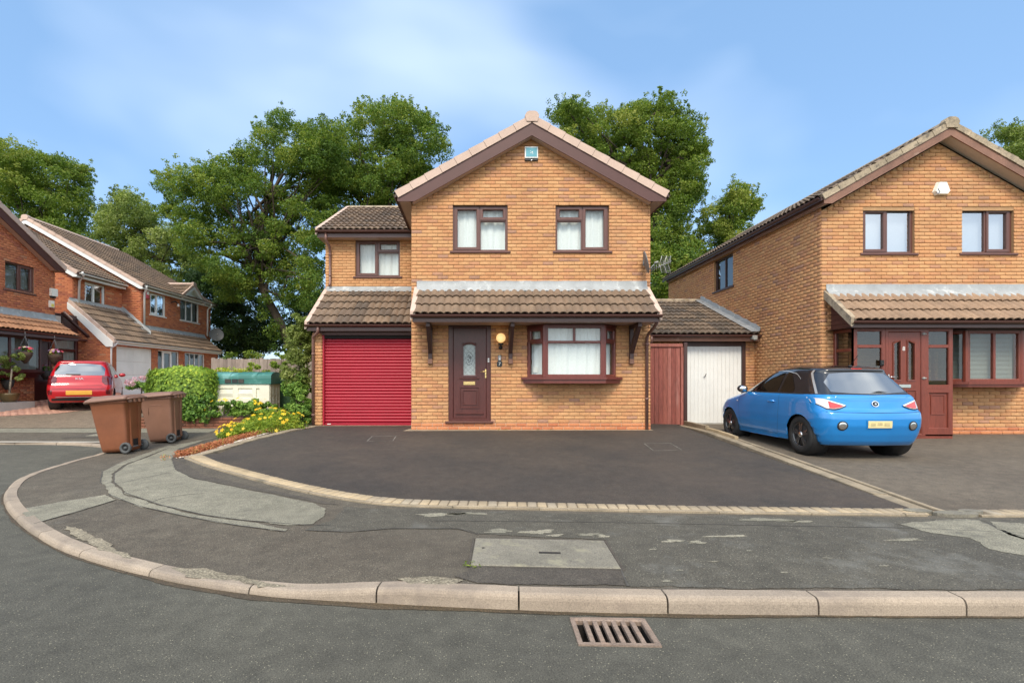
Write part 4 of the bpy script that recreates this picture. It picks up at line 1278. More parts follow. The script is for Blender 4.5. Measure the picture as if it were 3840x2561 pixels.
def lean_to(root, F, tiles, a0, a1, d_top, z_top, d_eave, z_eave, verge_mat, gutter_mat, fascia_h=0.12, soffit_mat="soffit_beige", courses=3,
            flash=(0.03, 0.14), tone=(0, 1), verges=(True, True), gutter=True, cheek=None, overhang_a=0.02, name="canopy", fascia_mat=None, lead_drop=0.12):
    """mono-pitch roof against a wall: top edge at (d_top,z_top), eaves at (d_eave,z_eave)"""
    L = math.hypot(d_eave - d_top, z_top - z_eave)
    up = (Vector(F(0, d_top - d_eave, z_top - z_eave)) - Vector(F(0, 0, 0))).normalized()
    mb = MB(); t = 0.05
    dn = Vector((0, 0, -t))
    A, B, C_, D = [Vector(F(*p)) for p in ((a0, d_eave, z_eave), (a1, d_eave, z_eave), (a1, d_top, z_top), (a0, d_top, z_top))]
    mb.add([A, B, C_, D, A + dn, B + dn, C_ + dn, D + dn], [(0, 1, 2, 3), (4, 7, 6, 5), (0, 4, 5, 1), (1, 5, 6, 2), (0, 3, 7, 4)])
    rf = mb.build(name, "timber_dark", root)
    tiles.slope(Vector(F(a0 + .03, d_eave + .03, z_eave - .01)), Vector(F(a1 - .03, d_eave + .03, z_eave - .01)), up, L, gauge=L / courses, tone=tone)
    # fascia, soffit, gutter
    fm = fascia_mat or gutter_mat
    b = MB(); b.fbox(F, a0 + .01, a1 - .01, d_eave - .035, d_eave - .015, z_eave - .04 - fascia_h, z_eave - .02); b.build("fascia", fm, rf)
    if soffit_mat:
        b = MB(); zs = z_eave - .04 - fascia_h + .008
        b.add([F(a0 + .012, d_eave - .036, zs), F(a1 - .012, d_eave - .036, zs), F(a1 - .012, d_top, zs), F(a0 + .012, d_top, zs)], [(0, 1, 2, 3)])
        b.build("soffit", soffit_mat, rf)
    if gutter:
        out = Vector(F(0, 1, 0)) - Vector(F(0, 0, 0))
        gutter_run(rf, F(a0 - .02, d_eave - .014, z_eave - .006), F(a1 + .02, d_eave - .014, z_eave - .006), out, gutter_mat)
    for on, a, sg in ((verges[0], a0, -1), (verges[1], a1, 1)):
        if not on: continue
        n = courses
        for i in range(n):
            t0, t1 = i / n, (i + 1) / n - 0.008
            def Q(t, da, h): 
                return Vector(F(a + sg * da, lerp(d_eave + .03, d_top, t), lerp(z_eave - .01, z_top, t) + h))
            b = MB()
            V = [Q(t0, 0.03, -.10), Q(t1, 0.03, -.10), Q(t1, 0.03, .075), Q(t0, 0.03, .082), Q(t0, -.07, .082), Q(t1, -.07, .075), Q(t0, -.07, .0), Q(t1, -.07, .0), Q(t0, 0.0, -.10), Q(t1, 0.0, -.10)]
            b.add(V, [(0, 1, 2, 3), (3, 2, 5, 4), (4, 5, 7, 6), (0, 8, 9, 1), (0, 3, 4, 6, 8), (1, 9, 7, 5, 2)])
            b.build("verge_tile", verge_mat, rf)
    # lead flashing: upstand on the wall and apron dressed over the top course
    if flash:
        b = MB(); r = random.Random(3)
        n = int((a1 - a0) / 0.12)
        dv = Vector(F(0, d_top - d_eave, 0)) - Vector(F(0, 0, 0)); 
        slope = (z_top - z_eave) / (d_eave - d_top)
        rows = []
        for k_ in range(n + 1):
            a = lerp(a0 + .02, a1 - .02, k_ / n); w = 0.006 * math.sin(k_ * 1.7) + r.uniform(-.003, .003)
            rows.append([F(a, d_top + .012, z_top + flash[1] + .01 + w * .4), F(a, d_top + .018, z_top + .085 + w * .3), F(a, d_top + .05 + w * .5, z_top + .055 + w),
                         F(a, d_top + lead_drop + w, z_top - lead_drop * slope + .062 + w)])
        V = [p for rw in rows for p in rw]
        b.add(V, [(i * 4 + j, (i + 1) * 4 + j, (i + 1) * 4 + j + 1, i * 4 + j + 1) for i in range(n) for j in range(3)], True)
        b.build("flashing", "lead", rf, fixn=False)
    return rf

def shell(root, x0, x1, y0, y1, z0, z1, mat, skip=()):
    """plain outer walls not seen from the street"""
    mb = MB()
    if 'l' not in skip: mb.add([(x0, y0, z0), (x0, y1, z0), (x0, y1, z1), (x0, y0, z1)], [(0, 1, 2, 3)])
    if 'r' not in skip: mb.add([(x1, y0, z0), (x1, y1, z0), (x1, y1, z1), (x1, y0, z1)], [(0, 1, 2, 3)])
    if 'b' not in skip: mb.add([(x0, y1, z0), (x1, y1, z0), (x1, y1, z1), (x0, y1, z1)], [(0, 1, 2, 3)])
    if 'f' not in skip: mb.add([(x0, y0, z0), (x1, y0, z0), (x1, y0, z1), (x0, y0, z1)], [(0, 1, 2, 3)])
    mb.build("rear_wall", mat, root, fixn=False)

def bracket(root, F, a, z_top, d_out, z_bot, w=0.085, mat="timber_dark"):
    """gallows bracket: wall post, diagonal strut up to the soffit, end-grain foot"""
    mb = MB()
    mb.fbox(F, a - w / 2, a + w / 2, 0.008, 0.085, z_bot, z_top - .002, 0.006)
    t = w * .45
    poly = [Vector(F(a - t, 0.05, z_bot + .16)), Vector(F(a - t, 0.05, z_bot + .30)), Vector(F(a - t, d_out - .10, z_top - .001)), Vector(F(a - t, d_out, z_top - .001)), Vector(F(a - t, d_out, z_top - .06))]
    mb.extrude(poly, Vector(F(2 * t, 0, 0)) - Vector(F(0, 0, 0)))
    mb.fbox(F, a - w / 2 + .004, a + w / 2 - .004, 0.08, d_out + .02, z_top - .075, z_top - .003)
    b = mb.build("bracket", mat, root)
    m2 = MB(); m2.fbox(F, a - w / 2 - .006, a + w / 2 + .006, 0.006, 0.10, z_bot - .02, z_bot + .085, 0.008)
    m2.build("bracket_foot", "barge_worn", b)
    return b
# ------------------------------------------------------------------ lettering as flat mesh
def text_mesh(body, size=1.0, extrude=0.0):
    cu = bpy.data.curves.new("lettering", 'FONT')
    cu.body = body; cu.size = size; cu.extrude = extrude; cu.align_x = 'CENTER'; cu.align_y = 'CENTER'
    ob = bpy.data.objects.new("lettering", cu); COL.objects.link(ob)
    dg = bpy.context.evaluated_depsgraph_get(); dg.update()
    me = ob.evaluated_get(dg).to_mesh()
    V = [tuple(v.co) for v in me.vertices]; F = [tuple(p.vertices) for p in me.polygons]
    ob.evaluated_get(dg).to_mesh_clear()
    bpy.data.objects.remove(ob); bpy.data.curves.remove(cu)
    return V, F
def lettering(parent, name, body, size, to_world, mat):
    V, F = text_mesh(body, size)
    mb = MB(); mb.add([to_world(x, y) for x, y, z in V], F)
    return mb.build(name, mat, parent, fixn=False)

# ================================================================== the house in the middle
YF = 10.73
house = thing("detached_house", "buff brick house with mahogany front door, bay window and red roller garage door", "house", (1.22, YF, 0.36))
XW = -1.337
Fm = frame((XW, YF, 0), (1, 0, 0), (0, -1, 0))
W_ = 5.114
mx = lambda u: PX(u, YF) - XW
mz = lambda v: PZ(v, YF)
SL, ZAP = 0.5615, 7.01
wz = ZAP - 0.33
hole_w1 = (mx(1698), mx(1904), 4.193, 5.193)
hole_w2 = (mx(2083), mx(2284), 4.193, 5.193)
hole_dr = (mx(1681.5), mx(1841), 0.52, 2.63)
hole_by = (1.13 - XW + .04, 3.05 - XW - .04, 1.50, 2.60)
bk = Bricks(house, "brick_buff", "mortar_buff", z0=0.37)
bk.lay(Fm, W_, 0.52, 6.62, [hole_w1, hole_w2, hole_dr, hole_by], span=lambda z: (2.557 - (wz - z) / SL, 2.557 + (wz - z) / SL),
       gable=(wz - 2.557 * SL, 2.557, 0.0, W_, wz))
# garage front pier and the wall above the garage
YG = 11.83
Fg = frame((-3.81, YG, 0), (1, 0, 0), (0, -1, 0))
bk.lay(Fg, 0.212, 0.30, 2.56)
Fp_in = frame((-3.598, YG, 0), (0, 1, 0), (1, 0, 0))
bk.lay(Fp_in, 0.10, 0.30, 2.5)
YU = 13.2
Fu = frame((-3.91, YU, 0), (1, 0, 0), (0, -1, 0))
hole_u = (PX(1333, YU) + 3.91, PX(1500, YU) + 3.91, 4.158, 5.132)
bk.lay(Fu, 2.6, 3.60, 5.22, [hole_u], tone=(0.0, 0.72))
bk.finish(254)
pl = Bricks(house, "brick_orange", "mortar_pale", z0=0.37)
Fpl = frame((XW - .004, YF - .004, 0), (1, 0, 0), (0, -1, 0))
pl.lay(Fpl, W_ + .008, 0.37, 0.52, [(hole_dr[0] - .05, hole_dr[1] + .05, 0.50, 0.6)], reveal=0, bond=1)
pl.wall.add([Fpl(0, 0, .1), Fpl(W_, 0, .1), Fpl(W_, 0, .37), Fpl(0, 0, .37)], [(0, 1, 2, 3)])
pl.finish(46)
shell(house, XW, XW + W_, YF, 19.0, 0.1, 5.3, "mortar_buff", skip=('f',))
shell(house, -3.91, XW, YU, 19.2, 0.1, 5.3, "mortar_buff", skip=('f', 'r'))
shell(house, -3.81, XW, YG + .1, YU + .2, 0.1, 2.6, "mortar_buff", skip=('f', 'r', 'b'))
# right flank of the house, seen only from a step aside
mb = MB(); mb.add([(-3.91, YU, 5.2), (-3.91, 19.2, 5.2), (-3.91, 16.1, 6.85)], [(0, 1, 2)]); mb.build("gable_wall", "mortar_buff", house, fixn=False)

tl = Tiles(house, "tile_brown")
gable_roof(house, Fm, tl, 2.557, 2.885, ZAP, SL, 0.23, 8.0, "verge_pink", "barge_brown", "soffit_beige", "gutter_brown", 2.557, box_drop=0.20)
# canopy over door and bay
lean_to(house, Fm, tl, -1.24 - XW, 3.72 - XW, 0.015, 3.36, 0.735, 2.744, "verge_pink", "gutter_brown", fascia_h=0.105, courses=3, flash=(0.03, 0.185), tone=(0.0, 0.75))
# lean-to over the garage
lean_to(house, Fg, tl, -0.09, 2.50, YG - YU + .01, 3.77, 0.18, 2.73, "verge_pink", "gutter_brown", fascia_h=0.11, courses=5, flash=(0.03, 0.115), tone=(0.15, 0.95), verges=(True, False), soffit_mat=None)
# roof of the set-back upper storey
rf_u = lean_to(house, Fu, tl, -0.14, 2.42, YU - 16.1, 6.95, 0.30, 5.28, "verge_pink", "gutter_brown", fascia_h=0.13, courses=11, flash=None, tone=(0.25, 1.0), verges=(True, False), name="upper_roof")
mb = MB(); mb.add([(-4.05, 16.1, 6.93), (-1.4, 16.1, 6.93), (-1.4, 19.4, 5.2), (-4.05, 19.4, 5.2)], [(0, 1, 2, 3)]); mb.build("rear_slope", "tile_dark", rf_u, fixn=False)
for i in range(6):
    b = MB(); x0 = -4.04 + i * 0.45
    b.tube([(x0, 16.1, 6.93), (x0 + .44, 16.1, 6.93)], 0.10, 10); b.build("ridge_tile", "verge_old", rf_u)
tl.finish(house, 300)

cells_l = [(0, .49, 0, 1, True), (.49, 1, .69, 1, True), (.49, 1, 0, .69, False)]
cells_r = [(.51, 1, 0, 1, True), (0, .51, .69, 1, True), (0, .51, 0, .69, False)]
window(house, Fm, *hole_w1, cells_l, "upvc_brown", seed=1)
window(house, Fm, *hole_w2, cells_r, "upvc_brown", seed=2)
window(house, Fu, *hole_u, cells_l, "upvc_brown", seed=3)

# ---- bay window
bay = MB()
B0, B1, B2, B3 = (1.13, 0.0), (1.47, 0.35), (2.70, 0.35), (3.05, 0.0)
zs, zt = 1.497, 2.597
def bay_sill(p0, p1, p2, p3, z0, z1, ex):
    c = ((p0[0] + p3[0]) / 2)
    pts = [(p0[0] - ex * 1.6, -.0), (p0[0] - ex * 1.6, 0.0 + ex * .7), (p1[0] - ex * .5, p1[1] + ex), (p2[0] + ex * .5, p2[1] + ex), (p3[0] + ex * 1.6, 0.0 + ex * .7), (p3[0] + ex * 1.6, -.0)]
    return [Vector((x, YF - d - .003, z0)) for x, d in pts]
bay.extrude(bay_sill(B0, B1, B2, B3, zs - .045, 0, 0.075), (0, 0, .045))
bay.extrude(bay_sill(B0, B1, B2, B3, zs - .125, 0, 0.045), (0, 0, .079))
bayo = bay.build("bay_sill", "bay_mahogany", house)
m2 = MB(); m2.extrude(bay_sill(B0, B1, B2, B3, zt - .02, 0, 0.01), (0, 0, .018)); m2.build("bay_head", "bay_mahogany", house)
def panel_frame(p, q):
    a = Vector((p[0], YF - p[1], 0)); b = Vector((q[0], YF - q[1], 0)); t = (b - a).normalized()
    return frame(a, t, Vector((t.y, -t.x, 0))), (b - a).length
for (p, q, cl, sd_) in ((B0, B1, [(0, 1, 0, .70, False), (0, 1, .70, 1, True)], 5), (B1, B2, [(0, 1, 0, .70, False), (0, .5, .70, 1, False), (.5, 1, .70, 1, False)], 6), (B2, B3, [(0, 1, 0, .70, False), (0, 1, .70, 1, True)], 7)):
    Fp, Wp = panel_frame(p, q)
    window(house, Fp, 0.012, Wp - .012, zs + .002, zt - .022, cl, "bay_mahogany", recess=0.0, fw=0.058, sash=0.05, sill=False, seed=sd_, name="bay_panel", curtain_gap=.05)
for (x, d) in (B1, B2):
    p = MB(); p.lathe((x, YF - d + .035, zs), (0, 0, 1), [(0.052, 0.003), (0.052, zt - zs - .024)], 8, False); p.build("bay_post", "bay_mahogany", house)
# small white notice behind the left pane
p = MB(); Fp, Wp = panel_frame(B0, B1)
p.add([Fp(.13, -.075, 1.60), Fp(.23, -.075, 1.60), Fp(.23, -.075, 1.72), Fp(.13, -.075, 1.72)], [(0, 1, 2, 3)]); p.build("window_notice", "print_white", house, fixn=False)

# ---- front door
dx = lambda x: PX(1530 + x / 3.564, YF) - XW
dz = lambda y: PZ(1200 + y / 3.564, YF)
mb = MB(); mb.ring(Fm, (hole_dr[0], hole_dr[1], 0.565, 2.625), (dx(606), dx(1046), 0.62, 2.55), -.10, -.035, 0.014)
door = mb.build("front_door", "door_mahogany", house)
gl = (dx(740), dx(900), dz(735), dz(318))
L0, L1_ = dx(606) + .006, dx(1046) - .006
mb = MB()
dlf = -0.05
# leaf around the light
mb.fbox(Fm, L0, gl[0] - .02, -.095, dlf, .625, 2.545); mb.fbox(Fm, gl[1] + .02, L1_, -.095, dlf, .625, 2.545)
mb.fbox(Fm, gl[0] - .02, gl[1] + .02, -.095, dlf, .625, gl[2] - .02); mb.fbox(Fm, gl[0] - .02, gl[1] + .02, -.095, dlf, gl[3] + .02, 2.545)
leaf = mb.build("door_leaf", "door_mahogany", door)
def arch_ring(F, g, out, d0, d1, n=8, rise=0.05):
    def ring_pts(e):
        pts = [(g[0] - e, g[2] - e), (g[1] + e, g[2] - e)]
        for i in range(n + 1):
            t = i / n; a = lerp(g[1] + e, g[0] - e, t)
            pts.append((a, g[3] - rise + e + rise * math.sin(math.pi * t) ** 0.8))
        return pts
    I, O = ring_pts(0), ring_pts(out); m = len(I)
    V = [F(a, d1, z) for a, z in O] + [F(a, d1 - .006, z) for a, z in I] + [F(a, d0, z) for a, z in I] + [F(a, d0, z) for a, z in O]
    Q = []
    for i in range(m):
        j = (i + 1) % m
        Q += [(i, j, m + j, m + i), (m + i, m + j, 2 * m + j, 2 * m + i), (3 * m + i, 3 * m + j, j, i)]
    return V, Q, I
V, Q, I = arch_ring(Fm, gl, .035, -.09, dlf + .018)
mb = MB(); mb.add(V, Q); mb.build("glazing_bead", "door_mahogany", door)
mb = MB(); mb.add([Fm(a, -.085, z) for a, z in I], [tuple(range(len(I)))]); gp = mb.build("door_glass", "frosted_panel", door)
mb = MB()
gw, gh = gl[1] - gl[0], gl[3] - .05 - gl[2]
for k_ in range(-6, 12):
    for sg in (1, -1):
        # diagonal leads across the light
        pts = []
        for t in np.linspace(0, 1, 9):
            a = gl[0] + gw * t; z = gl[2] + (k_ * 0.105) + sg * gw * t * 1.05
            if gl[2] < z < gl[3] - .035: pts.append((a, z))
        if len(pts) > 1:
            (a0, z0), (a1, z1) = pts[0], pts[-1]
            w_ = 0.0022
            mb.add([Fm(a0, -.083, z0 - w_), Fm(a1, -.083, z1 - w_), Fm(a1, -.083, z1 + w_), Fm(a0, -.083, z0 + w_)], [(0, 1, 2, 3)])
cxg, czg = (gl[0] + gl[1]) / 2, (gl[2] + gl[3]) / 2 + .02
for i in range(22):
    t0, t1 = 2 * math.pi * i / 22, 2 * math.pi * (i + 1) / 22
    q = [(cxg + r_ * .075 * math.cos(t), czg + r_ * .135 * math.sin(t)) for t in (t0, t1) for r_ in (1, 1.06)]
    mb.add([Fm(q[0][0], -.0815, q[0][1]), Fm(q[2][0], -.0815, q[2][1]), Fm(q[3][0], -.0815, q[3][1]), Fm(q[1][0], -.0815, q[1][1])], [(0, 1, 2, 3)])
r_ = random.Random(2)
for (da, dz_, an) in ((-.02, .07, .6), (.015, .05, 2.2), (.03, .0, .9), (-.025, -.02, 2.6), (.02, -.045, .3), (-.01, -.07, 1.9), (.0, .02, 1.2), (-.03, .03, .1), (.035, .03, 2.9)):
    l_, w_ = .026, .010
    ca, sa = math.cos(an), math.sin(an)
    pts = [(-l_, 0), (0, -w_), (l_, 0), (0, w_)]
    mb.add([Fm(cxg + da + x * ca - y * sa, -.080, czg + dz_ + x * sa + y * ca) for x, y in pts], [(0, 1, 2, 3)])
mb.build("leaded_motif", "print_black", gp, fixn=False)
def moulding(F, parent, rect, d, w=.022, mat="door_mahogany", name="moulding"):
    a0, a1, z0, z1 = rect
    mb = MB(); mb.ring(F, (a0, a1, z0, z1), (a0 + w, a1 - w, z0 + w, z1 - w), d - .002, d + .016, .008)
    return mb.build(name, mat, parent)
moulding(Fm, door, (dx(690), dx(960), dz(1180), dz(895)), dlf)
moulding(Fm, door, (dx(728), dx(922), dz(1135), dz(938)), dlf, .018)
mb = MB(); mb.fbox(Fm, dx(690), dx(950), dlf, dlf + .022, dz(790), dz(770), .008); mb.build("moulding", "door_mahogany", door)
mb = MB(); mb.fbox(Fm, dx(640), dx(1010), dlf, dlf + .024, dz(1262), dz(1242), .008); mb.build("weather_bar", "door_mahogany", door)
mb = MB(); mb.fbox(Fm, dx(740), dx(898), dlf, dlf + .014, dz(868), dz(820), .004); lb = mb.build("letterbox", "brass", door)
mb = MB(); mb.fbox(Fm, dx(750), dx(888), dlf + .014, dlf + .021, dz(856), dz(836), .003); mb.build("letter_flap", "brass", lb)
mb = MB(); mb.fbox(Fm, dx(1028), dx(1048), dlf, dlf + .010, dz(775), dz(655), .003)
mb.tube([Fm(dx(1038), dlf, dz(688)), Fm(dx(1038), dlf + .05, dz(688)), Fm(dx(1025), dlf + .056, dz(688)), Fm(dx(972), dlf + .05, dz(691))], .0085, 8)
mb.tube([Fm(dx(1038), dlf + .004, dz(735)), Fm(dx(1038), dlf + .022, dz(735))], .012, 10); mb.build("door_handle", "brass", door)
mb = MB(); mb.fbox(Fm, dx(498), dx(1138), -.10, .06, .515, .563, .012); mb.build("door_sill", "upvc_brown", door)

# ---- red roller shutter
XL, XR = -3.545, -1.30
gz = lambda v: PZ(v, 11.92)
gd = MB(); gd.box((-3.60, 11.86, .33), (XL, 11.97, 2.60)); garage_door = gd.build("garage_door", "roller_red", house)
n_s = 27
zb, zt2 = 0.425, 2.42
for i in range(n_s):
    z0 = lerp(zb, zt2, i / n_s); hs = (zt2 - zb) / n_s
    prof = [(0.012, 0.001), (0.0, 0.008)]
    for k_ in range(7):
        t = k_ / 6
        prof.append((-0.010 * math.sin(math.pi * t) ** .8 - .002, 0.010 + (hs - .013) * t))
    prof += [(0.006, hs - .001), (0.014, hs - .001)]
    mb = MB(); V = [(x, 11.935 + d, z0 + z) for x in (XL - .01, XR) for d, z in prof]; m = len(prof)
    mb.add(V, [(j, j + 1, m + j + 1, m + j) for j in range(m - 1)], True)
    mb.build("slat", "roller_red", garage_door)
mb = MB(); mb.fbox(frame((0, 11.93, 0), (1, 0, 0), (0, -1, 0)), XL, XR, 0, .016, .352, .42, .006); br = mb.build("bottom_rail", "roller_red", garage_door)
mb = MB(); mb.box((-3.49, 11.912, .385), (-3.40, 11.915, .402)); mb.build("maker_label", "print_white", br)
mb = MB(); mb.box((-3.60, 11.87, 2.42), (XR, 12.1, 2.60)); mb.build("shutter_box", "void_shade", garage_door)  # housing coloured near-black to paint in the shade above the shutter
mb = MB(); mb.box((-3.60, 11.955, .3), (XR, 11.97, 2.60)); mb.build("door_backing", "void_shade", garage_door)
mb = MB(); mb.box((-3.79, YG - .01, 2.50), (XR - .05, YG + .03, 2.60)); mb.build("lintel_trim", "barge_brown", house)

# ---- brackets and rainwater pipes
for xa in (-0.93, 0.783, 3.36): bracket(house, Fm, xa - XW, 2.597, 0.60, 1.80)
xr = 3.69
downpipe(house, [(xr, YF - .66, 2.70), (xr, YF - .66, 2.62), (xr + .005, YF - .50, 2.53), (xr, YF - .12, 2.40), (xr, YF - .05, 2.32), (xr, YF - .05, .38)], "downpipe_brown", 0.033,
         clips=[(xr, YF - .05, 2.2), (xr, YF - .05, 1.04)])
downpipe(house, [(-3.62, YG - .20, 2.70), (-3.62, YG - .20, 2.58), (-3.66, YG - .16, 2.52), (-3.77, YG - .08, 2.46), (-3.78, YG - .05, 2.38), (-3.78, YG - .05, .36)], "downpipe_brown", 0.034,
         clips=[(-3.78, YG - .05, 2.05), (-3.78, YG - .05, .62)])
xu = -3.775
downpipe(house, [(xu - .04, YU - .30, 5.22), (xu - .04, YU - .30, 5.06), (xu, YU - .10, 4.92), (xu, YU - .05, 4.80), (xu, YU - .05, 3.98), (xu, YU - .12, 3.90)], "downpipe_brown", 0.034,
         clips=[(xu, YU - .05, 4.72), (xu, YU - .05, 4.18)])

# ---- small things fixed to the front
lamp = thing("wall_lamp", "round globe wall lamp glowing warm on a black bracket beside front door", "lamp", (PX(1877, YF), YF - .12, mz(1300)))
lx = PX(1877, YF)
mb = MB(); mb.ball((lx, YF - .13, mz(1269)), .100, .100, .100, 20, 14); mb.build("globe", "lamp_glow", lamp)
mb = MB(); mb.lathe((lx, YF - .13, mz(1291)), (0, 0, 1), [(.02, -.03), (.055, -.02), (.062, .0), (.05, .012)], 16); mb.build("gallery", "black_metal", lamp)
mb = MB(); mb.tube([(lx, YF - .13, mz(1294)), (lx, YF - .13, mz(1301)), (lx + .0, YF - .08, mz(1310)), (lx, YF - .02, mz(1304))], .013, 8)
mb.lathe((lx, YF - .002, mz(1303)), (0, -1, 0), [(.045, 0), (.045, .012), (.03, .03)], 12); mb.build("bracket_arm", "black_metal", lamp)
ks = thing("key_safe", "small grey key safe on the brickwork above the number plaque", "key safe", (dx(1224) + XW, YF - .02, dz(545)))
mb = MB(); mb.fbox(Fm, dx(1203), dx(1246), 0.0, .035, dz(548), dz(470), .008); mb.build("case", "grey_metal", ks)
mb = MB(); mb.fbox(Fm, dx(1209), dx(1240), .035, .046, dz(540), dz(480), .006); fl = mb.build("front_cover", "trim_silver", ks)
mb = MB(); mb.fbox(Fm, dx(1216), dx(1233), .046, .049, dz(497), dz(490)); mb.build("latch", "print_black", fl)
pq = thing("number_plaque", "black house number plaque reading 7 beside front door", "plaque", (dx(1222) + XW, YF - .02, dz(628)))
mb = MB(); c0, c1, y0, y1 = dx(1186), dx(1259), dz(627), dz(549); k_ = .025
poly = [(c0 + k_, y0), (c1 - k_, y0), (c1, y0 + k_), (c1, y1 - k_), (c1 - k_, y1), (c0 + k_, y1), (c0, y1 - k_), (c0, y0 + k_)]
mb.extrude([Vector(Fm(a, .004, z)) for a, z in poly], (0, -.014, 0)); mb.build("plate", "print_black", pq)
lettering(pq, "numeral", "7", .10, lambda x, y: Fm((c0 + c1) / 2 + x, .0195, (y0 + y1) / 2 + y), "print_white")
bl = thing("doorbell", "small white doorbell on the right side of the mahogany door frame", "doorbell", (dx(1076) + XW, YF + .03, dz(562)))
mb = MB(); mb.fbox(Fm, dx(1066), dx(1088), -.037, -.018, dz(564), dz(508), .006); mb.build("case", "print_white", bl)
mb = MB(); mb.lathe(Fm(dx(1077), -.018, dz(536)), (0, -1, 0), [(.010, 0), (.010, .003)], 10); mb.build("button", "print_grey", bl)

def alarm(label, x0, x1, v0, v1, Y):
    a = thing("alarm_box", label, "alarm box", ((x0 + x1) / 2, Y - .04, PZ(v1, Y)))
    return a
al = alarm("square alarm box with teal front high in the middle gable", PX(1967, YF), PX(2017, YF), 554, 605, YF)
a0, a1 = mx(1967), mx(2017)
mb = MB(); mb.fbox(Fm, a0, a1, 0, .055, mz(598), mz(554), .008); mb.build("case", "white_upvc", al)
mb = MB(); mb.fbox(Fm, a0 + .025, a1 - .025, .055, .058, mz(593), mz(559)); f_ = mb.build("front_panel", "alarm_teal", al)
mb = MB()
for da, dz_, s_ in ((.16, .13, .016), (.13, .11, .012), (.17, .10, .012), (.12, .15, .008)):
    mb.add([Fm(a0 + da - s_, .0595, mz(598) + dz_), Fm(a0 + da, .0595, mz(598) + dz_ - s_), Fm(a0 + da + s_, .0595, mz(598) + dz_), Fm(a0 + da, .0595, mz(598) + dz_ + s_)], [(0, 1, 2, 3)])
mb.build("emblem", "print_white", f_, fixn=False)
mb = MB(); mb.fbox(Fm, a0 + .006, a1 - .006, 0, .045, mz(606), mz(598.5), .006); mb.build("base", "print_black", al)
mb = MB(); mb.ball(Fm((a0 + a1) / 2, .04, mz(606)), .022, .022, .018, 10, 6); mb.build("strobe", "chrome", al)

def dish(name, label, P, direction, R, mount, group=None):
    """offset dish at P facing direction, on an arm from mount"""
    t = thing(name, label, "satellite dish", mount)
    d = Vector(direction).normalized(); P = Vector(P); mount = Vector(mount)
    mb = MB(); prof = [(0.001, -R * .20), (R * .35, -R * .17), (R * .7, -R * .09), (R * .95, -.006), (R, 0.0), (R, .012), (R * .95, .004), (R * .7, -R * .08), (R * .35, -R * .155), (0.001, -R * .185)]
    mb.lathe(P, d, prof, 24); mb.build("reflector", "dish_grey", t)
    mb = MB(); back = P - d * (R * .19)
    mb.tube([mount, mount.lerp(back, .5) + Vector((0, 0, -.02)), back], .016, 8); mb.lathe(mount, (back - mount).normalized(), [(.05, 0), (.05, .015)], 10)
    mb.tube([back + Vector((0, 0, -.06)), back + Vector((0, 0, .06))], .02, 8); mb.build("mount", "grey_metal", t)
    mb = MB(); low = P + Vector((0, 0, -R * .95)); foc = P + d * R * .85 + Vector((0, 0, -R * .25))
    mb.tube([low, foc], .010, 6); mb.build("lnb_arm", "grey_metal", t)
    mb = MB(); mb.tube([foc - d * .03, foc + d * .05], .024, 10); mb.build("receiver", "print_grey", t)
    return t
dish("satellite_dish", "grey satellite dish near the right corner of the middle house", (PX(2421, 10.5), 10.48, PZ(985, 10.5)), (0.95, -.22, .22), 0.235, (3.66, YF - .01, 3.92))

# TV aerial on the flank
ae = thing("tv_aerial", "grid style television aerial beside the middle house's right flank", "aerial", (3.78, 11.9, 3.9))
ax_, ay_, az_ = PX(2480, 11.9), 11.9, PZ(998, 11.9)
mb = MB(); mb.tube([(3.78, 11.9, 3.75), (4.15, 11.9, 3.86), (4.15, 11.9, 4.35)], .018, 8); mb.build("mast", "aerial_metal", ae)
mb = MB(); mb.tube([(4.15, 11.9, 4.02), (4.62, 11.72, 4.22)], .012, 6); mb.build("boom", "aerial_metal", ae)
for k_ in range(9):
    t = k_ / 8; c = Vector((4.22, 11.87, 4.05)).lerp(Vector((4.60, 11.73, 4.21)), t)
    mb = MB(); mb.tube([c + Vector((0, 0, -.09)), c + Vector((0, 0, .09))], .005, 5); mb.tube([c + Vector((-.03, -.07, -.05)), c + Vector((.03, .07, .05))], .005, 5); mb.build("element", "aerial_metal", ae)
for sg in (-1, 1):
    for k_ in range(9):
        z = 4.16 + sg * (.025 + .021 * k_); dxx = .012 * k_
        mb = MB(); mb.tube([(4.36 + dxx, 11.82, z), (4.60 + dxx * .5, 11.78, z - .02)], .0035, 5); mb.build("reflector_rod", "aerial_metal", ae)
    mb = MB()
    for xx in (4.37, 4.48, 4.58): mb.tube([(xx, 11.8, 4.16), (xx + .06, 11.8, 4.16 + sg * .20)], .005, 5)
    mb.build("reflector_stay", "white_upvc", ae)
# ================================================================== the house on the right
YR, X0R = 10.43, 7.24
rh = thing("neighbour_house", "buff brick house with rosewood porch door numbered 8 at the right edge", "house", (9.68, YR, 0.31))
Fr = frame((X0R, YR, 0), (1, 0, 0), (0, -1, 0))
Fs = frame((X0R, YR, 0), (0, 1, 0), (-1, 0, 0))
WR = 4.88; SLR, ZR = 0.572, 6.70; wzr = ZR - 0.34
rx = lambda u: PX(u, YR) - X0R
h1 = (rx(3234.6), rx(3429), 4.072, 5.025); h2 = (rx(3606), rx(3801.5), 4.072, 5.025)
hb_ = (9.66 - X0R, 11.25 - X0R, 1.44, 2.44)
hs_ = (13.97 - YR, 15.08 - YR, 4.07, 5.0)
bk = Bricks(rh, "brick_buff", "mortar_buff", z0=0.31)
bk.lay(Fr, WR, 0.46, 6.45, [h1, h2, hb_], span=lambda z: (2.44 - (wzr - z) / SLR, 2.44 + (wzr - z) / SLR), gable=(wzr - 2.44 * SLR, 2.44, 0.0, WR, wzr))
bk.lay(Fs, 8.17, 0.31, 5.14, [hs_], bond=1)
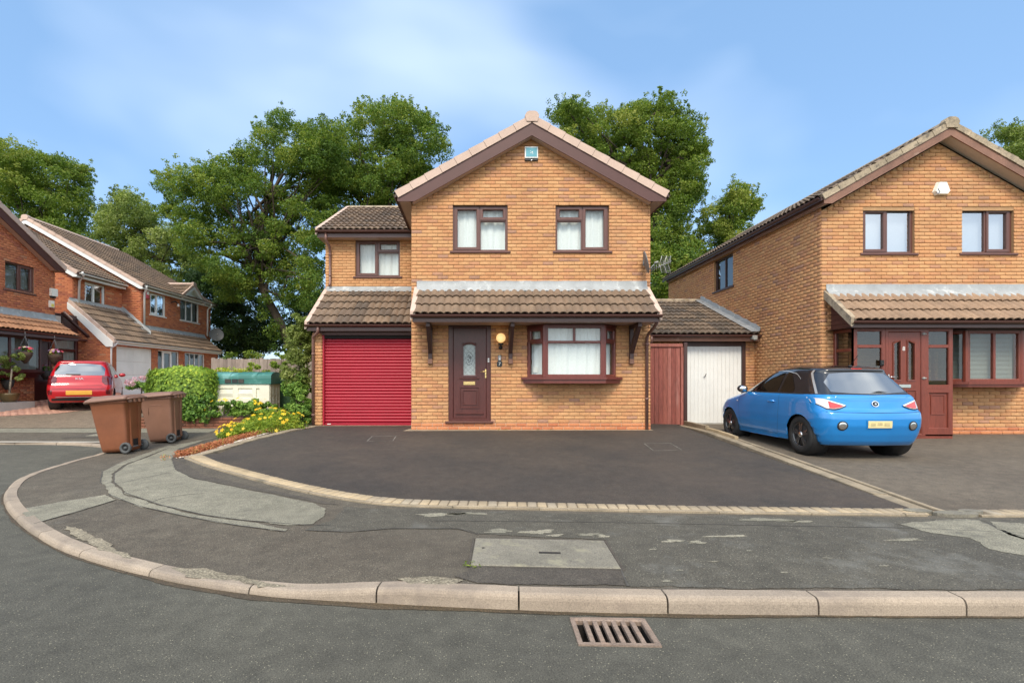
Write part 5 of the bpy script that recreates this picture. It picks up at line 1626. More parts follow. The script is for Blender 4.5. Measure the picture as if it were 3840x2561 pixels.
bk.finish(278)
pl = Bricks(rh, "brick_orange", "mortar_pale", z0=0.31)
pl.lay(frame((9.42, YR - .004, 0), (1, 0, 0), (0, -1, 0)), WR - 2.18, 0.31, 0.46, reveal=0)
pl.wall.add([Fr(0, .003, 0), Fr(WR, .003, 0), Fr(WR, .003, .31), Fr(0, .003, .31)], [(0, 1, 2, 3)])
pl.finish(22)
shell(rh, X0R, X0R + WR, YR, 18.6, 0.0, 5.2, "mortar_buff", skip=('f', 'l'))
mb = MB(); mb.add([Fs(0, .001, 0), Fs(8.17, .001, 0), Fs(8.17, .001, .31), Fs(0, .001, .31)], [(0, 1, 2, 3)]); mb.build("footing", "mortar_buff", rh, fixn=False)
tl = Tiles(rh, "tile_tan"); tl2 = Tiles(rh, "tile_dark")
gable_roof(rh, Fr, tl2, 2.44, 2.63, ZR, SLR, 0.29, 8.1, "verge_old", "barge_worn", "soffit_pale", "gutter_brown", 2.44, box_drop=0.175, barge_h=0.16, cap_h=0.11)
cp = lean_to(rh, Fr, tl, 0.06, WR + .1, 0.015, 3.23, 0.75, 2.584, "verge_old", "gutter_brown", fascia_h=0.09, courses=3, flash=(0.03, 0.19), tone=(0.05, 0.8), verges=(True, False), soffit_mat="timber_dark", lead_drop=0.16)
tl.finish(rh, 110); tl2.finish(rh, 190)
two = lambda op_l: [(0, .5, 0, 1, op_l), (.5, 1, 0, 1, not op_l)]
window(rh, Fr, *h1, two(True), "upvc_brown", seed=11, curtain="white_pane_backing", pane_mat="glass_sky", fold=.1)  # white sheet added behind the panes stands in for cloud reflected in them
window(rh, Fr, *h2, two(False), "upvc_brown", seed=12, curtain="white_pane_backing", pane_mat="glass_sky", fold=.1)  # same white stand-in for the cloud reflection
window(rh, Fs, *hs_, [(0, .5, 0, 1, False), (.5, 1, 0, 1, False)], "timber_dark", seed=13, curtain="blind_slat", pane_mat="glass_dark")
# porch
YP = 9.85
Fq = frame((0, YP, 0), (1, 0, 0), (0, -1, 0))
pxp = lambda u: PX(u, YP)
pzp = lambda v: PZ(v, YP)
zt_, zb_ = 2.47, 0.34
po = MB(); po.box((7.475, YP, zb_ - .1), (9.415, YP + .5, zb_ + .03)); porch = po.build("porch", "porch_rosewood", rh)
zpane = 1.27
def glazed(F, a0, a1, tr):
    window(rh, F, a0, a1, zpane, zt_, [(0, 1, 0, tr, False), (0, 1, tr, 1, False)], "porch_rosewood", recess=0.0, fw=0.075, sill=False, curtain=None, pane_mat="glass_dark", name="porch_light")
    mb = MB(); mb.ring(F, (a0, a1, zb_, zpane - .002), (a0 + .085, a1 - .085, zb_ + .16, zpane - .09), -.07, 0, .014)
    mb.fbox(F, a0 + .08, a1 - .08, -.05, -.03, zb_ + .15, zpane - .08)
    pn = mb.build("porch_panel", "porch_rosewood", porch)
    mb = MB(); mb.ring(F, (a0 + .13, a1 - .13, zb_ + .42, zpane - .12), (a0 + .15, a1 - .15, zb_ + .44, zpane - .14), -.032, -.018, .006); mb.build("moulding", "porch_rosewood", pn)
glazed(Fq, 7.475, 8.10, .72); glazed(Fq, 8.88, 9.42, .72)
Fps = frame((7.475, YR, 0), (0, -1, 0), (-1, 0, 0))
glazed(Fps, 0.0, YR - YP - .005, .66)
Fpr = frame((9.42, YP, 0), (0, 1, 0), (1, 0, 0))
glazed(Fpr, 0.005, YR - YP, .66)
# porch door
mb = MB(); mb.ring(Fq, (8.102, 8.878, zb_, zt_), (8.16, 8.80, zb_ + .05, zt_ - .09), -.07, .004, .014); pd = mb.build("porch_door", "porch_rosewood", rh)
g1 = (pxp(3354), pxp(3378)); g2 = (pxp(3407), pxp(3431)); gzb, gzt = pzp(1424), pzp(1285)
mb = MB()
for (p, q) in ((8.165, g1[0] - .01), (g1[1] + .01, g2[0] - .01), (g2[1] + .01, 8.795)): mb.fbox(Fq, p, q, -.06, -.014, zb_ + .055, zt_ - .095)
for (p, q) in (g1, g2):
    mb.fbox(Fq, p - .01, q + .01, -.06, -.014, zb_ + .055, gzb - .01); mb.fbox(Fq, p - .01, q + .01, -.06, -.014, gzt + .02, zt_ - .095)
lf = mb.build("door_leaf", "porch_rosewood", pd)
for (p, q, sg) in ((g1[0], g1[1], 1), (g2[0], g2[1], -1)):
    zl, zr2 = (gzt - .02, gzt + .035) if sg > 0 else (gzt + .035, gzt - .02)
    mb = MB()
    O = [(p - .022, gzb - .022), (q + .022, gzb - .022), (q + .022, zr2 + .024), (p - .022, zl + .024)]; I = [(p, gzb), (q, gzb), (q, zr2), (p, zl)]
    V = [Fq(a, .002, z) for a, z in O] + [Fq(a, -.002, z) for a, z in I] + [Fq(a, -.05, z) for a, z in I]
    mb.add(V, [(i, (i + 1) % 4, 4 + (i + 1) % 4, 4 + i) for i in range(4)] + [(4 + i, 4 + (i + 1) % 4, 8 + (i + 1) % 4, 8 + i) for i in range(4)]); mb.build("glazing_bead", "porch_rosewood", pd)
    mb = MB(); mb.add([Fq(a, -.045, z) for a, z in I], [(0, 1, 2, 3)]); mb.build("pane", "glass_dark", pd, fixn=False)
for (p, q) in ((pxp(3350), pxp(3384)), (pxp(3402), pxp(3438))):
    moulding(Fq, pd, (p, q, zb_ + .55, pzp(1463)), -.014, .02, "porch_rosewood")
    moulding(Fq, pd, (p, q, zb_ + .14, zb_ + .50), -.014, .02, "porch_rosewood")
lettering(pd, "numeral", "8", .115, lambda x, y: Fq(pxp(3391) + x, -.010, pzp(1308) + y), "print_white")
mb = MB(); mb.fbox(Fq, pxp(3370), pxp(3417), -.014, .0, pzp(1454), pzp(1441), .004); mb.build("letterbox", "chrome", pd)
hx = pxp(3334)
mb = MB(); mb.fbox(Fq, hx - .016, hx + .012, -.014, -.004, pzp(1437), pzp(1403), .003)
mb.tube([Fq(hx, -.01, pzp(1413)), Fq(hx, .035, pzp(1413)), Fq(hx + .03, .04, pzp(1413)), Fq(hx + .14, .035, pzp(1414))], .009, 8); mb.build("door_handle", "chrome", pd)
for v in (1252, 1418):
    mb = MB(); mb.tube([Fq(pxp(3463), .012, pzp(v) - .022), Fq(pxp(3463), .012, pzp(v) + .022)], .017, 10); mb.tube([Fq(pxp(3456), .012, pzp(v)), Fq(pxp(3472), .012, pzp(v))], .012, 8); mb.build("hinge", "print_grey", pd)
mb = MB(); mb.fbox(Fq, pxp(3299), pxp(3311), .0, .035, pzp(1371), pzp(1350), .008); mb.ball(Fq(pxp(3305), .03, pzp(1366)), .02, .02, .03, 8, 6); mb.build("bell_pull", "black_metal", porch)
# boarded cheek under the left end of the canopy
for i in range(7):
    z0 = 2.46 + i * 0.105
    d_out = 0.74 - (z0 + .10 - 2.50) * (0.74 / 0.66)
    d_out = min(d_out, .60)
    if d_out < .03: break
    mb = MB(); d2 = min(.60, 0.74 - (z0 - 2.50) * (0.74 / 0.66))
    mb.extrude([Vector((7.43, YR - 0.0, z0)), Vector((7.43, YR - d2, z0)), Vector((7.43, YR - d_out, z0 + .10)), Vector((7.43, YR, z0 + .10))], (.02, 0, 0)); mb.build("cladding_board", "barge_brown", cp)
# bay
B0, B1, B2, B3 = (9.50, 0.0), (9.86, 0.42), (10.97, 0.42), (11.33, 0.0)
zs2, zt3 = 1.40, 2.452
def poly_b(ex, z):
    return [Vector((x, YR - d - .003, z)) for x, d in ((B0[0] - ex, 0), (B0[0] - ex, ex * .7), (B1[0] - ex * .5, B1[1] + ex), (B2[0] + ex * .5, B2[1] + ex), (B3[0] + ex, ex * .7), (B3[0] + ex, 0))]
mb = MB(); mb.extrude(poly_b(.075, zs2 - .045), (0, 0, .045)); mb.extrude(poly_b(.045, zs2 - .10), (0, 0, .054)); mb.build("bay_sill", "porch_rosewood", rh)
mb = MB(); mb.extrude(poly_b(.02, zt3 - .02), (0, 0, .05)); mb.build("bay_head", "timber_dark", rh)
def pf2(p, q):
    a = Vector((p[0], YR - p[1], 0)); b = Vector((q[0], YR - q[1], 0)); t = (b - a).normalized()
    return frame(a, t, Vector((t.y, -t.x, 0))), (b - a).length
for p, q, cl in ((B0, B1, [(0, 1, 0, 1, False)]), (B1, B2, [(0, .5, 0, 1, False), (.5, 1, 0, 1, False)]), (B2, B3, [(0, 1, 0, 1, False)])):
    F_, w_ = pf2(p, q)
    window(rh, F_, .01, w_ - .01, zs2 + .002, zt3 - .022, cl, "porch_rosewood", recess=0, fw=.062, sill=False, curtain=None, pane_mat="glass_clear", name="bay_panel", blind=.026)
for (x, d) in (B1, B2):
    p = MB(); p.lathe((x, YR - d + .03, zs2), (0, 0, 1), [(0.05, 0.003), (0.05, zt3 - zs2 - .024)], 8, False); p.build("bay_post", "porch_rosewood", rh)

al = thing("alarm_box", "white six-sided alarm box with blue corner on right-hand gable", "alarm box", (PX(3523, YR), YR - .05, PZ(737, YR)))
c = (PX(3523, YR), PZ(712, YR))
hexo = [(-.17, -.06), (-.12, -.13), (.11, -.13), (.17, -.06), (.09, .15), (-.08, .15)]
mb = MB(); poly0 = [Vector((c[0] + x, YR - .006, c[1] + z)) for x, z in hexo]; poly1 = [Vector((c[0] + x * .86, YR - .085, c[1] + z * .86)) for x, z in hexo]
mb.add(poly0 + poly1, [tuple(range(6, 12))] + [(i, (i + 1) % 6, 6 + (i + 1) % 6, 6 + i) for i in range(6)]); mb.build("case", "alarm_white", al)
mb = MB(); mb.add([(c[0] - .155, YR - .052, c[1] - .045), (c[0] - .115, YR - .09, c[1] - .125), (c[0] - .065, YR - .092, c[1] - .085), (c[0] - .105, YR - .092, c[1] - .01)], [(0, 1, 2, 3)])
mb.add([(c[0] - .155, YR - .052, c[1] - .045), (c[0] - .105, YR - .092, c[1] - .01), (c[0] - .125, YR - .05, c[1] + .01)], [(0, 1, 2)]); mb.build("strobe", "alarm_blue", al, fixn=False)

# ================================================================== garage between the houses
ga = thing("garage", "low brick garage with white up-and-over door between the two buff houses", "garage", (5.9, 12.9, 0.30))
YA = 12.9
Fa = frame((0, YA, 0), (1, 0, 0), (0, -1, 0))
bk = Bricks(ga, "brick_buff", "mortar_buff", z0=0.31)
bk.lay(frame((6.99, YA, 0), (1, 0, 0), (0, -1, 0)), .25, .31, 2.45)
bk.lay(frame((3.80, YA, 0), (1, 0, 0), (0, -1, 0)), 1.58, .31, 2.45)
bk.finish(120)
mb = MB(); mb.fbox(Fa, 5.38, 5.475, -.05, .03, .28, 2.44, .008); mb.fbox(Fa, 6.90, 6.99, -.05, .03, .28, 2.44, .008); mb.fbox(Fa, 5.475, 6.90, -.05, .028, 2.31, 2.44, .008)
gd = mb.build("garage_door", "timber_dark", ga)
n_p = 14
for i in range(n_p):
    x0 = lerp(5.478, 6.897, i / n_p); x1 = lerp(5.478, 6.897, (i + 1) / n_p)
    mb = MB(); mb.fbox(Fa, x0 + .0015, x1 - .0015, -.045, -.015 + (.001 if i % 2 else 0), .33, 2.305, .003); mb.build("door_panel", "white_paint", gd)
mb = MB(); mb.tube([Fa(5.93, -.015, 1.52), Fa(5.93, .02, 1.52), Fa(5.95, .024, 1.55), Fa(5.975, .022, 1.60)], .009, 6); mb.build("door_handle", "print_black", gd)
mb = MB(); mb.fbox(Fa, 5.475, 6.90, -.06, .0, .27, .325); mb.build("threshold", "render_grey", gd)
tl = Tiles(ga, "tile_dark")
rg = lean_to(ga, Fa, tl, 3.80, 7.235, YA - 15.94, 3.92, 0.25, 2.58, "verge_old", "gutter_brown", fascia_h=.12, courses=10, flash=None, verges=(False, False), soffit_mat="timber_dark", fascia_mat="barge_worn")
tl.finish(ga, 220)
for i in range(8):
    b = MB(); x0 = 3.80 + i * .43
    b.tube([(x0, 15.94, 3.92), (x0 + .42, 15.94, 3.92)], .10, 10); b.build("ridge_tile", "verge_old", rg)
mb = MB(); mb.add([(3.8, 15.94, 3.9), (7.2, 15.94, 3.9), (7.2, 18.9, 2.6), (3.8, 18.9, 2.6)], [(0, 1, 2, 3)]); mb.build("rear_slope", "tile_dark", rg, fixn=False)
# lead soaker up the junction with the house
mb = MB(); n = 16; V = []
for i in range(n + 1):
    t = i / n; y = lerp(12.62, 15.95, t); z = lerp(2.585, 3.93, t) + .05; j = .004 * math.sin(i * 2.1); st = .05 * (i % 2)
    V += [(7.225, y, z + .13 + st * .5), (7.20, y, z + .035 + j), (7.0 + j, y, z + .025)]
mb.add(V, [(i * 3 + j, (i + 1) * 3 + j, (i + 1) * 3 + j + 1, i * 3 + j + 1) for i in range(n) for j in range(2)]); mb.build("flashing", "lead", rg, fixn=False)
mb = MB(); mb.fbox(Fa, 6.99, 7.12, .24, .36, 2.46, 2.56, .02); mb.ball(Fa(7.05, .36, 2.46), .05, .04, .035, 10, 6); sl = mb.build("security_light", "print_grey", ga)
downpipe(ga, [(4.47, YA - .30, 2.55), (4.47, YA - .30, 2.40), (4.47, YA - .08, 2.3), (4.47, YA - .06, .35)], "downpipe_brown", .032)

# side gate
gt = thing("side_gate", "tall reddish brown boarded side gate beside the middle house", "gate", (4.5, 12.4, .33))
Fgt = frame((0, 12.4, 0), (1, 0, 0), (0, -1, 0))
items = []
for i in range(12):
    x0 = lerp(3.83, 5.10, i / 12); x1 = lerp(3.83, 5.10, (i + 1) / 12)
    mb = MB(); mb.fbox(Fgt, x0 + .002, x1 - .002, 0, .022 + random.uniform(-.001, .002), .335, 2.245, .005)
    ob = mb.build("board", "gate_timber", gt)
    at = ob.data.attributes.new("tone", 'FLOAT', 'FACE'); at.data.foreach_set("value", [random.random()] * len(ob.data.polygons))
def toned(mb, name, mat, parent, t=None):
    ob = mb.build(name, mat, parent)
    at = ob.data.attributes.new("tone", 'FLOAT', 'FACE'); at.data.foreach_set("value", [random.random() if t is None else t] * len(ob.data.polygons))
    return ob
mb = MB(); mb.fbox(Fgt, 3.80, 5.16, -.03, .055, 2.25, 2.33, .01); toned(mb, "top_rail", "gate_timber", gt)
mb = MB(); mb.fbox(Fgt, 5.105, 5.175, -.05, .05, .30, 2.248, .01); toned(mb, "gate_stile", "gate_timber", gt)
for z in (.6, 1.3, 2.0):
    mb = MB(); mb.fbox(Fgt, 3.83, 5.10, -.04, -.002, z, z + .09); toned(mb, "ledge", "gate_timber", gt)
mb = MB(); mb.fbox(Fgt, 5.18, 5.27, -.06, .05, .2, 2.36, .01); mb.build("gate_post", "timber_dark", gt)

# ================================================================== red brick house at the left edge
lh = thing("red_brick_house", "red brick house with brown window frames cut off by the left edge", "house", (-14.2, 14.4, .62), math.pi / 2)
XL1 = -14.2
F1 = frame((XL1, 11.85, 0), (0, 1, 0), (1, 0, 0))
bk = Bricks(lh, "brick_red", "mortar_red", z0=0.62)
w1 = (15.16 - 11.85, 16.17 - 11.85, 4.19, 5.06)
bk.lay(F1, 5.11, .62, 6.6, [w1, (1.0, 4.2, 1.72, 2.75), (4.32, 5.0, .70, 2.75)], span=lambda z: (2.555 - (6.57 - z) / .58, 2.555 + (6.57 - z) / .58), gable=(6.57 - 2.555 * .58, 2.555, 0, 5.11, 6.57), tone=(0, .97))
bk.wall.add([F1(0, 0, .2), F1(5.11, 0, .2), F1(5.11, 0, .62), F1(0, 0, .62)], [(0, 1, 2, 3)])
bk.finish(300, prefer=lambda M: 0 if M.translation.y > 14.4 else 100)
shell(lh, -22, XL1, 11.85, 16.96, .2, 5.2, "mortar_red", skip=('r',))
tl = Tiles(lh, "tile_red"); tl2 = Tiles(lh, "tile_brown")
gable_roof(lh, F1, tl2, 2.555, 2.78, 6.9, .58, .25, 7.8, "verge_pink", "barge_brown", "soffit_beige", "gutter_brown", 2.555, box_drop=.18)
lean_to(lh, F1, tl, .0, 5.13, .015, 3.42, .80, 2.90, "verge_old", "gutter_brown", fascia_h=.11, courses=3, flash=(.03, .20), verges=(False, False), soffit_mat="timber_dark")
tl.finish(lh, 60); tl2.finish(lh, 0)
window(lh, F1, *w1, two(False), "upvc_brown", recess=.04, curtain=None, pane_mat="glass_clear", blind=.03)
Fb1 = frame((XL1 + .38, 11.85, 0), (0, 1, 0), (1, 0, 0))
window(lh, Fb1, 1.05, 4.18, 1.70, 2.77, [(0, .36, 0, 1, False), (.36, .66, 0, 1, False), (.66, 1, 0, 1, False)], "door_mahogany", recess=0, fw=.07, sill=True, curtain=None, pane_mat="glass_clear", name="bay_panel", blind=.034)
mb = MB(); mb.box((XL1, 12.9, 1.60), (XL1 + .37, 16.03, 1.70)); mb.box((XL1, 12.95, 1.5), (XL1 + .30, 15.95, 1.6)); mb.box((XL1, 15.98, 1.70), (XL1 + .375, 16.03, 2.77)); mb.box((XL1, 12.9, 2.775), (XL1 + .375, 16.03, 2.80)); mb.build("bay_sill", "door_mahogany", lh)
mb = MB(); mb.fbox(F1, 4.32, 5.0, -.10, -.05, .68, 2.75); mb.ring(F1, (4.32, 5.0, .68, 2.75), (4.39, 4.93, .75, 2.68), -.08, -.02, .01); mb.build("front_door", "door_mahogany", lh)
# entrance in the link beyond the corner
Fe = frame((XL1 - .40, 16.98, 0), (0, 1, 0), (1, 0, 0))
window(lh, Fe, .05, 1.50, .68, 2.98, [(0, .52, 0, .82, False), (.52, 1, 0, .82, False), (0, 1, .82, 1, False)], "door_mahogany", recess=0, fw=.10, sill=False, curtain="white_pane_backing", pane_mat="glass_frost", name="entrance_screen", curtain_gap=.02)
mb = MB(); mb.fbox(Fe, .0, 1.52, -.1, -.02, 2.98, 3.78); mb.fbox(Fe, .75, .80, -.02, .02, 2.98, 3.7); ep = mb.build("entrance_fascia", "timber_dark", lh)
mb = MB(); mb.fbox(Fe, .02, .72, -.02, .012, 3.36, 3.68, .01); mb.build("louvre_panel", "soffit_pale", ep)
mb = MB(); mb.extrude([Vector(Fe(.70, .03, 3.82)), Vector(Fe(1.60, .35, 2.98)), Vector(Fe(1.60, .35, 2.90)), Vector(Fe(.70, .03, 3.74))], (.10, 0, 0)); mb.build("entrance_roof", "timber_dark", ep)
mb = MB(); mb.extrude([Vector(Fe(.70, .10, 3.86)), Vector(Fe(.93, .19, 3.62)), Vector(Fe(.93, .19, 3.57)), Vector(Fe(.70, .10, 3.80))], (.06, 0, 0)); mb.build("ridge_tile", "verge_pink", ep)
mb = MB(); mb.fbox(Fe, 0, 1.52, .2, .34, 2.86, 2.93, .01); mb.build("entrance_gutter", "gutter_brown", ep)
for lab, u0, u1, v0, v1, m_, nm in (("pale rectangular floodlight high on the left red brick corner", 189, 213, 1083, 1111, "alarm_white", "floodlight"), ("small white alarm box with yellow panel on left red brick wall", 186, 200, 1128, 1153, "alarm_white", "alarm_box")):
    y0, y1 = YX(u0, XL1 + .05), YX(u1, XL1 + .05)
    z0, z1 = PZ(v1, (y0 + y1) / 2), PZ(v0, (y0 + y1) / 2)
    t_ = thing(nm, lab, "alarm box" if nm == "alarm_box" else "light", (XL1, (y0 + y1) / 2, z0))
    mb = MB(); mb.box((XL1 + .006, y0, z0), (XL1 + .09, y1, z1)); mb.build("case", m_, t_)
    if nm == "alarm_box":
        mb = MB(); mb.box((XL1 + .09, y0 + .02, z0 + .02), (XL1 + .094, y1 - .02, z0 + .12)); mb.build("front_panel", "alarm_yellow", t_)
    else:
        mb = MB(); mb.box((XL1 + .006, y0 + .02, z0 - .06), (XL1 + .06, y1 - .04, z0 - .001)); mb.build("base", "print_black", t_)

# ================================================================== red brick house with white trim, further back on the left
l2 = thing("white_trim_house", "red brick house with white gutters, white garage door and front gablet", "house", (-14.2, 22.5, .68), math.pi / 2)
bk = Bricks(l2, "brick_red", "mortar_red", z0=0.68)
bk.lay(frame((-14.95, 18.5, 0), (1, 0, 0), (0, -1, 0)), 1.52, .68, 4.3, span=lambda z: (0, 4.32 - z + .05), backing=False)
bk.wall.add([(-14.95, 18.5, .4), (-13.43, 18.5, .4), (-13.43, 18.5, 2.82), (-14.95, 18.5, 4.32)], [(0, 1, 2, 3)])
bk.lay(frame((-18.0, 18.72, 0), (1, 0, 0), (0, -1, 0)), 3.0, 3.3, 5.5)
Fw = frame((-15.0, 18.72, 0), (0, 1, 0), (1, 0, 0))
wa = (19.3 - 18.72, 20.35 - 18.72, 4.25, 5.22)
bk.lay(Fw, 2.63, 3.6, 5.5, [wa])
Fz = frame((-23.8, 21.35, 0), (1, 0, 0), (0, -1, 0))
bk.lay(Fz, 9.6, 2.6, 8.0, span=lambda z: (4.8 - (8.02 - z) / .57, 4.8 + (8.02 - z) / .57), gable=(8.02 - 4.8 * .57, 4.8, 0, 9.6, 8.02))
Fv = frame((-14.2, 21.35, 0), (0, 1, 0), (1, 0, 0))
wb = (21.95 - 21.35, 23.05 - 21.35, 4.31, 5.27); wc = (24.2 - 21.35, 25.85 - 21.35, 4.33, 5.42)
bk.lay(Fv, 5.65, 3.4, 5.5, [wb, wc])
Fx = frame((-13.5, 18.5, 0), (0, 1, 0), (1, 0, 0))
gdr = (.40, 2.47, .60, 2.72); pgl = (2.88, 4.42, .62, 2.72); bgl = (4.87, 6.60, 1.2, 2.72)
bk.lay(Fx, 7.9, .68, 2.8, [gdr, pgl, bgl])
bk.wall.add([Fx(0, 0, .3), Fx(7.9, 0, .3), Fx(7.9, 0, .68), Fx(0, 0, .68)], [(0, 1, 2, 3)])
bk.finish(300)
shell(l2, -23.8, -14.2, 21.35, 27.0, .3, 5.5, "mortar_red", skip=('r',))
mb = MB(); mb.add([Fx(7.9, 0, .3), (-14.2, 26.4, .3), (-14.2, 26.4, 2.8), Fx(7.9, 0, 2.8)], [(0, 1, 2, 3)]); mb.build("end_wall", "mortar_red", l2, fixn=False)
tl = Tiles(l2, "tile_brown")
kw = dict(verge_mat="verge_pink", barge_mat="white_upvc", soffit_mat="white_upvc", gutter_mat="white_upvc")
gable_roof(l2, frame((-19.0, 18.72, 0), (1, 0, 0), (0, -1, 0)), tl, 0.0, 4.33, 7.93, .57, .17, 2.5, wall_half=4.0, side_tiles=(False, True), gutters=(False, True), box_drop=.2, barge_h=.16, cap_h=.12, back_ov=0, **kw)
gable_roof(l2, frame((-19.0, 21.35, 0), (1, 0, 0), (0, -1, 0)), tl, 0.0, 5.03, 8.36, .57, .17, 5.65, wall_half=4.8, side_tiles=(False, True), gutters=(False, True), box_drop=.2, barge_h=.16, cap_h=.12, **kw)
mb = MB(); mb.add([(-19, 18.6, 7.85), (-19, 27, 8.2), (-24, 27, 5.4), (-24, 18.6, 5.4)], [(0, 1, 2, 3)]); mb.build("rear_slope", "tile_brown", l2, fixn=False)
ft = lean_to(l2, frame((-15.0, 18.5, 0), (0, 1, 0), (1, 0, 0)), tl, .0, 2.86, .015, 4.36, 1.70, 2.90, "verge_pink", "white_upvc", fascia_h=.10, courses=6, flash=(.03, .12), tone=(.3, 1), verges=(True, False), soffit_mat="white_upvc", lead_drop=.1)
mb = MB(); mb.extrude([Vector((-14.98, 18.44, 4.30)), Vector((-13.30, 18.44, 2.84)), Vector((-13.30, 18.44, 2.66)), Vector((-13.55, 18.44, 2.66)), Vector((-14.98, 18.44, 4.06))], (0, .03, 0)); mb.build("bargeboard", "white_upvc", ft)
lean_to(l2, Fv, tl, 0.0, 5.05, .015, 3.63, .90, 2.90, "verge_pink", "white_upvc", fascia_h=.10, courses=4, flash=(.03, .16), tone=(0, .8), verges=(False, False), soffit_mat="white_upvc")
# lead up the side of the taller block
mb = MB(); V = []
for i in range(9):
    t = i / 8; x = lerp(-15.0, -13.75, t); z = lerp(4.36, 3.28, t) + .06
    V += [(x, 21.33, z + .16 + .03 * (i % 2)), (x, 21.30, z + .03), (x, 21.15, z + .03)]
mb.add(V, [(i * 3 + j, (i + 1) * 3 + j, (i + 1) * 3 + j + 1, i * 3 + j + 1) for i in range(8) for j in range(2)]); mb.build("flashing", "lead", ft, fixn=False)
gb = frame((-14.2, 25.05, 0), (0, 1, 0), (1, 0, 0))
tlg = Tiles(l2, "tile_tan")
gable_roof(l2, gb, tlg, 0.0, 1.12, 6.24, .68, .24, 1.5, wall_half=.95, box_drop=.16, barge_h=.14, cap_h=.11, back_ov=0, **kw)
tl.items += tlg.items
tl.finish(l2, 300)
mb = MB(); mb.add([gb(-.95, .06, 5.36), gb(.95, .06, 5.36), gb(.95, .06, 5.45), gb(0, .06, 6.1), gb(-.95, .06, 5.45)], [(0, 1, 2, 3, 4)]); mb.build("gablet_panel", "white_upvc", l2, fixn=False)
window(l2, Fw, *wa, two(True), "white_upvc", recess=.03, curtain=None, pane_mat="glass_sky", blind=.035)
window(l2, Fv, *wb, two(True), "white_upvc", recess=.03, curtain=None, pane_mat="glass_sky", blind=.06)
window(l2, Fv, *wc, [(0, .333, 0, 1, False), (.333, .667, 0, 1, False), (.667, 1, 0, 1, False)], "white_upvc", recess=.03, curtain="white_pane_backing", pane_mat="glass_dark")
mb = MB(); mb.ring(Fx, gdr, (gdr[0] + .05, gdr[1] - .05, gdr[2], gdr[3] - .05), -.08, -.02, .01); gdo = mb.build("garage_door", "white_upvc", l2)
for i in range(4):
    for j in range(4):
        a0 = lerp(gdr[0] + .05, gdr[1] - .05, j / 4); a1 = lerp(gdr[0] + .05, gdr[1] - .05, (j + 1) / 4); z0 = lerp(gdr[2], gdr[3] - .05, i / 4); z1 = lerp(gdr[2], gdr[3] - .05, (i + 1) / 4)
        mb = MB(); mb.fbox(Fx, a0 + .003, a1 - .003, -.07, -.045, z0 + .003, z1 - .003); mb.fbox(Fx, a0 + .06, a1 - .06, -.046, -.038, z0 + .07, z1 - .07, .006); mb.build("door_panel", "white_paint", gdo)
window(l2, Fx, *pgl, [(0, .24, 0, 1, False), (.24, .68, 0, 1, True), (.68, 1, 0, 1, False)], "white_upvc", recess=.03, fw=.05, sash=.07, curtain=None, pane_mat="glass_dark", name="porch_screen", sill=False)
window(l2, Fx, *bgl, [(0, .27, 0, 1, False), (.27, .52, 0, 1, False), (.52, .77, 0, 1, False), (.77, 1, 0, 1, False)], "white_upvc", recess=.03, fw=.05, curtain=None, pane_mat="glass_dark")
for pts in ([(-14.55, 18.62, 5.42), (-14.66, 18.8, 5.32), (-14.93, 18.95, 5.18), (-14.95, 18.95, 4.28)], [(-13.92, 21.3, 5.42), (-14.0, 21.4, 5.30), (-14.14, 21.5, 5.16), (-14.15, 21.5, 3.75)],
            [(-13.9, 26.55, 5.42), (-14.0, 26.6, 5.30), (-14.14, 26.6, 5.16), (-14.15, 26.6, 3.75)], [(-13.25, 18.62, 2.86), (-13.32, 18.62, 2.74), (-13.44, 18.55, 2.62), (-13.45, 18.55, .6)]):
    downpipe(l2, pts, "white_upvc", .04)
t_ = thing("alarm_box", "small red alarm box beside white downpipe on the far left house", "alarm box", (-14.2, 21.68, 5.0))
mb = MB(); mb.fbox(Fv, .25, .45, .006, .08, 4.95, 5.3, .02); mb.build("case", "alarm_red", t_)
mb = MB(); mb.fbox(Fv, .27, .43, .08, .084, 5.12, 5.26); mb.build("front_panel", "print_white", t_)
t_ = thing("outside_light", "dark lantern arm on the wall between two white upstairs windows", "light", (-14.2, 23.6, 4.95))
mb = MB(); mb.tube([Fv(2.1, .0, 5.05), Fv(2.2, .16, 5.12), Fv(2.35, .2, 5.02)], .03, 6); mb.build("arm", "black_metal", t_)
mb = MB(); mb.tube([Fv(2.35, .2, 5.03), Fv(2.36, .2, 4.9)], [.03, .07], 8); mb.build("shade", "print_white", t_)
dish("satellite_dish", "grey satellite dish at the far end of the white-trimmed house", (-13.75, 26.75, 3.85), (.55, -.75, .25), .36, (-14.19, 26.9, 3.75))
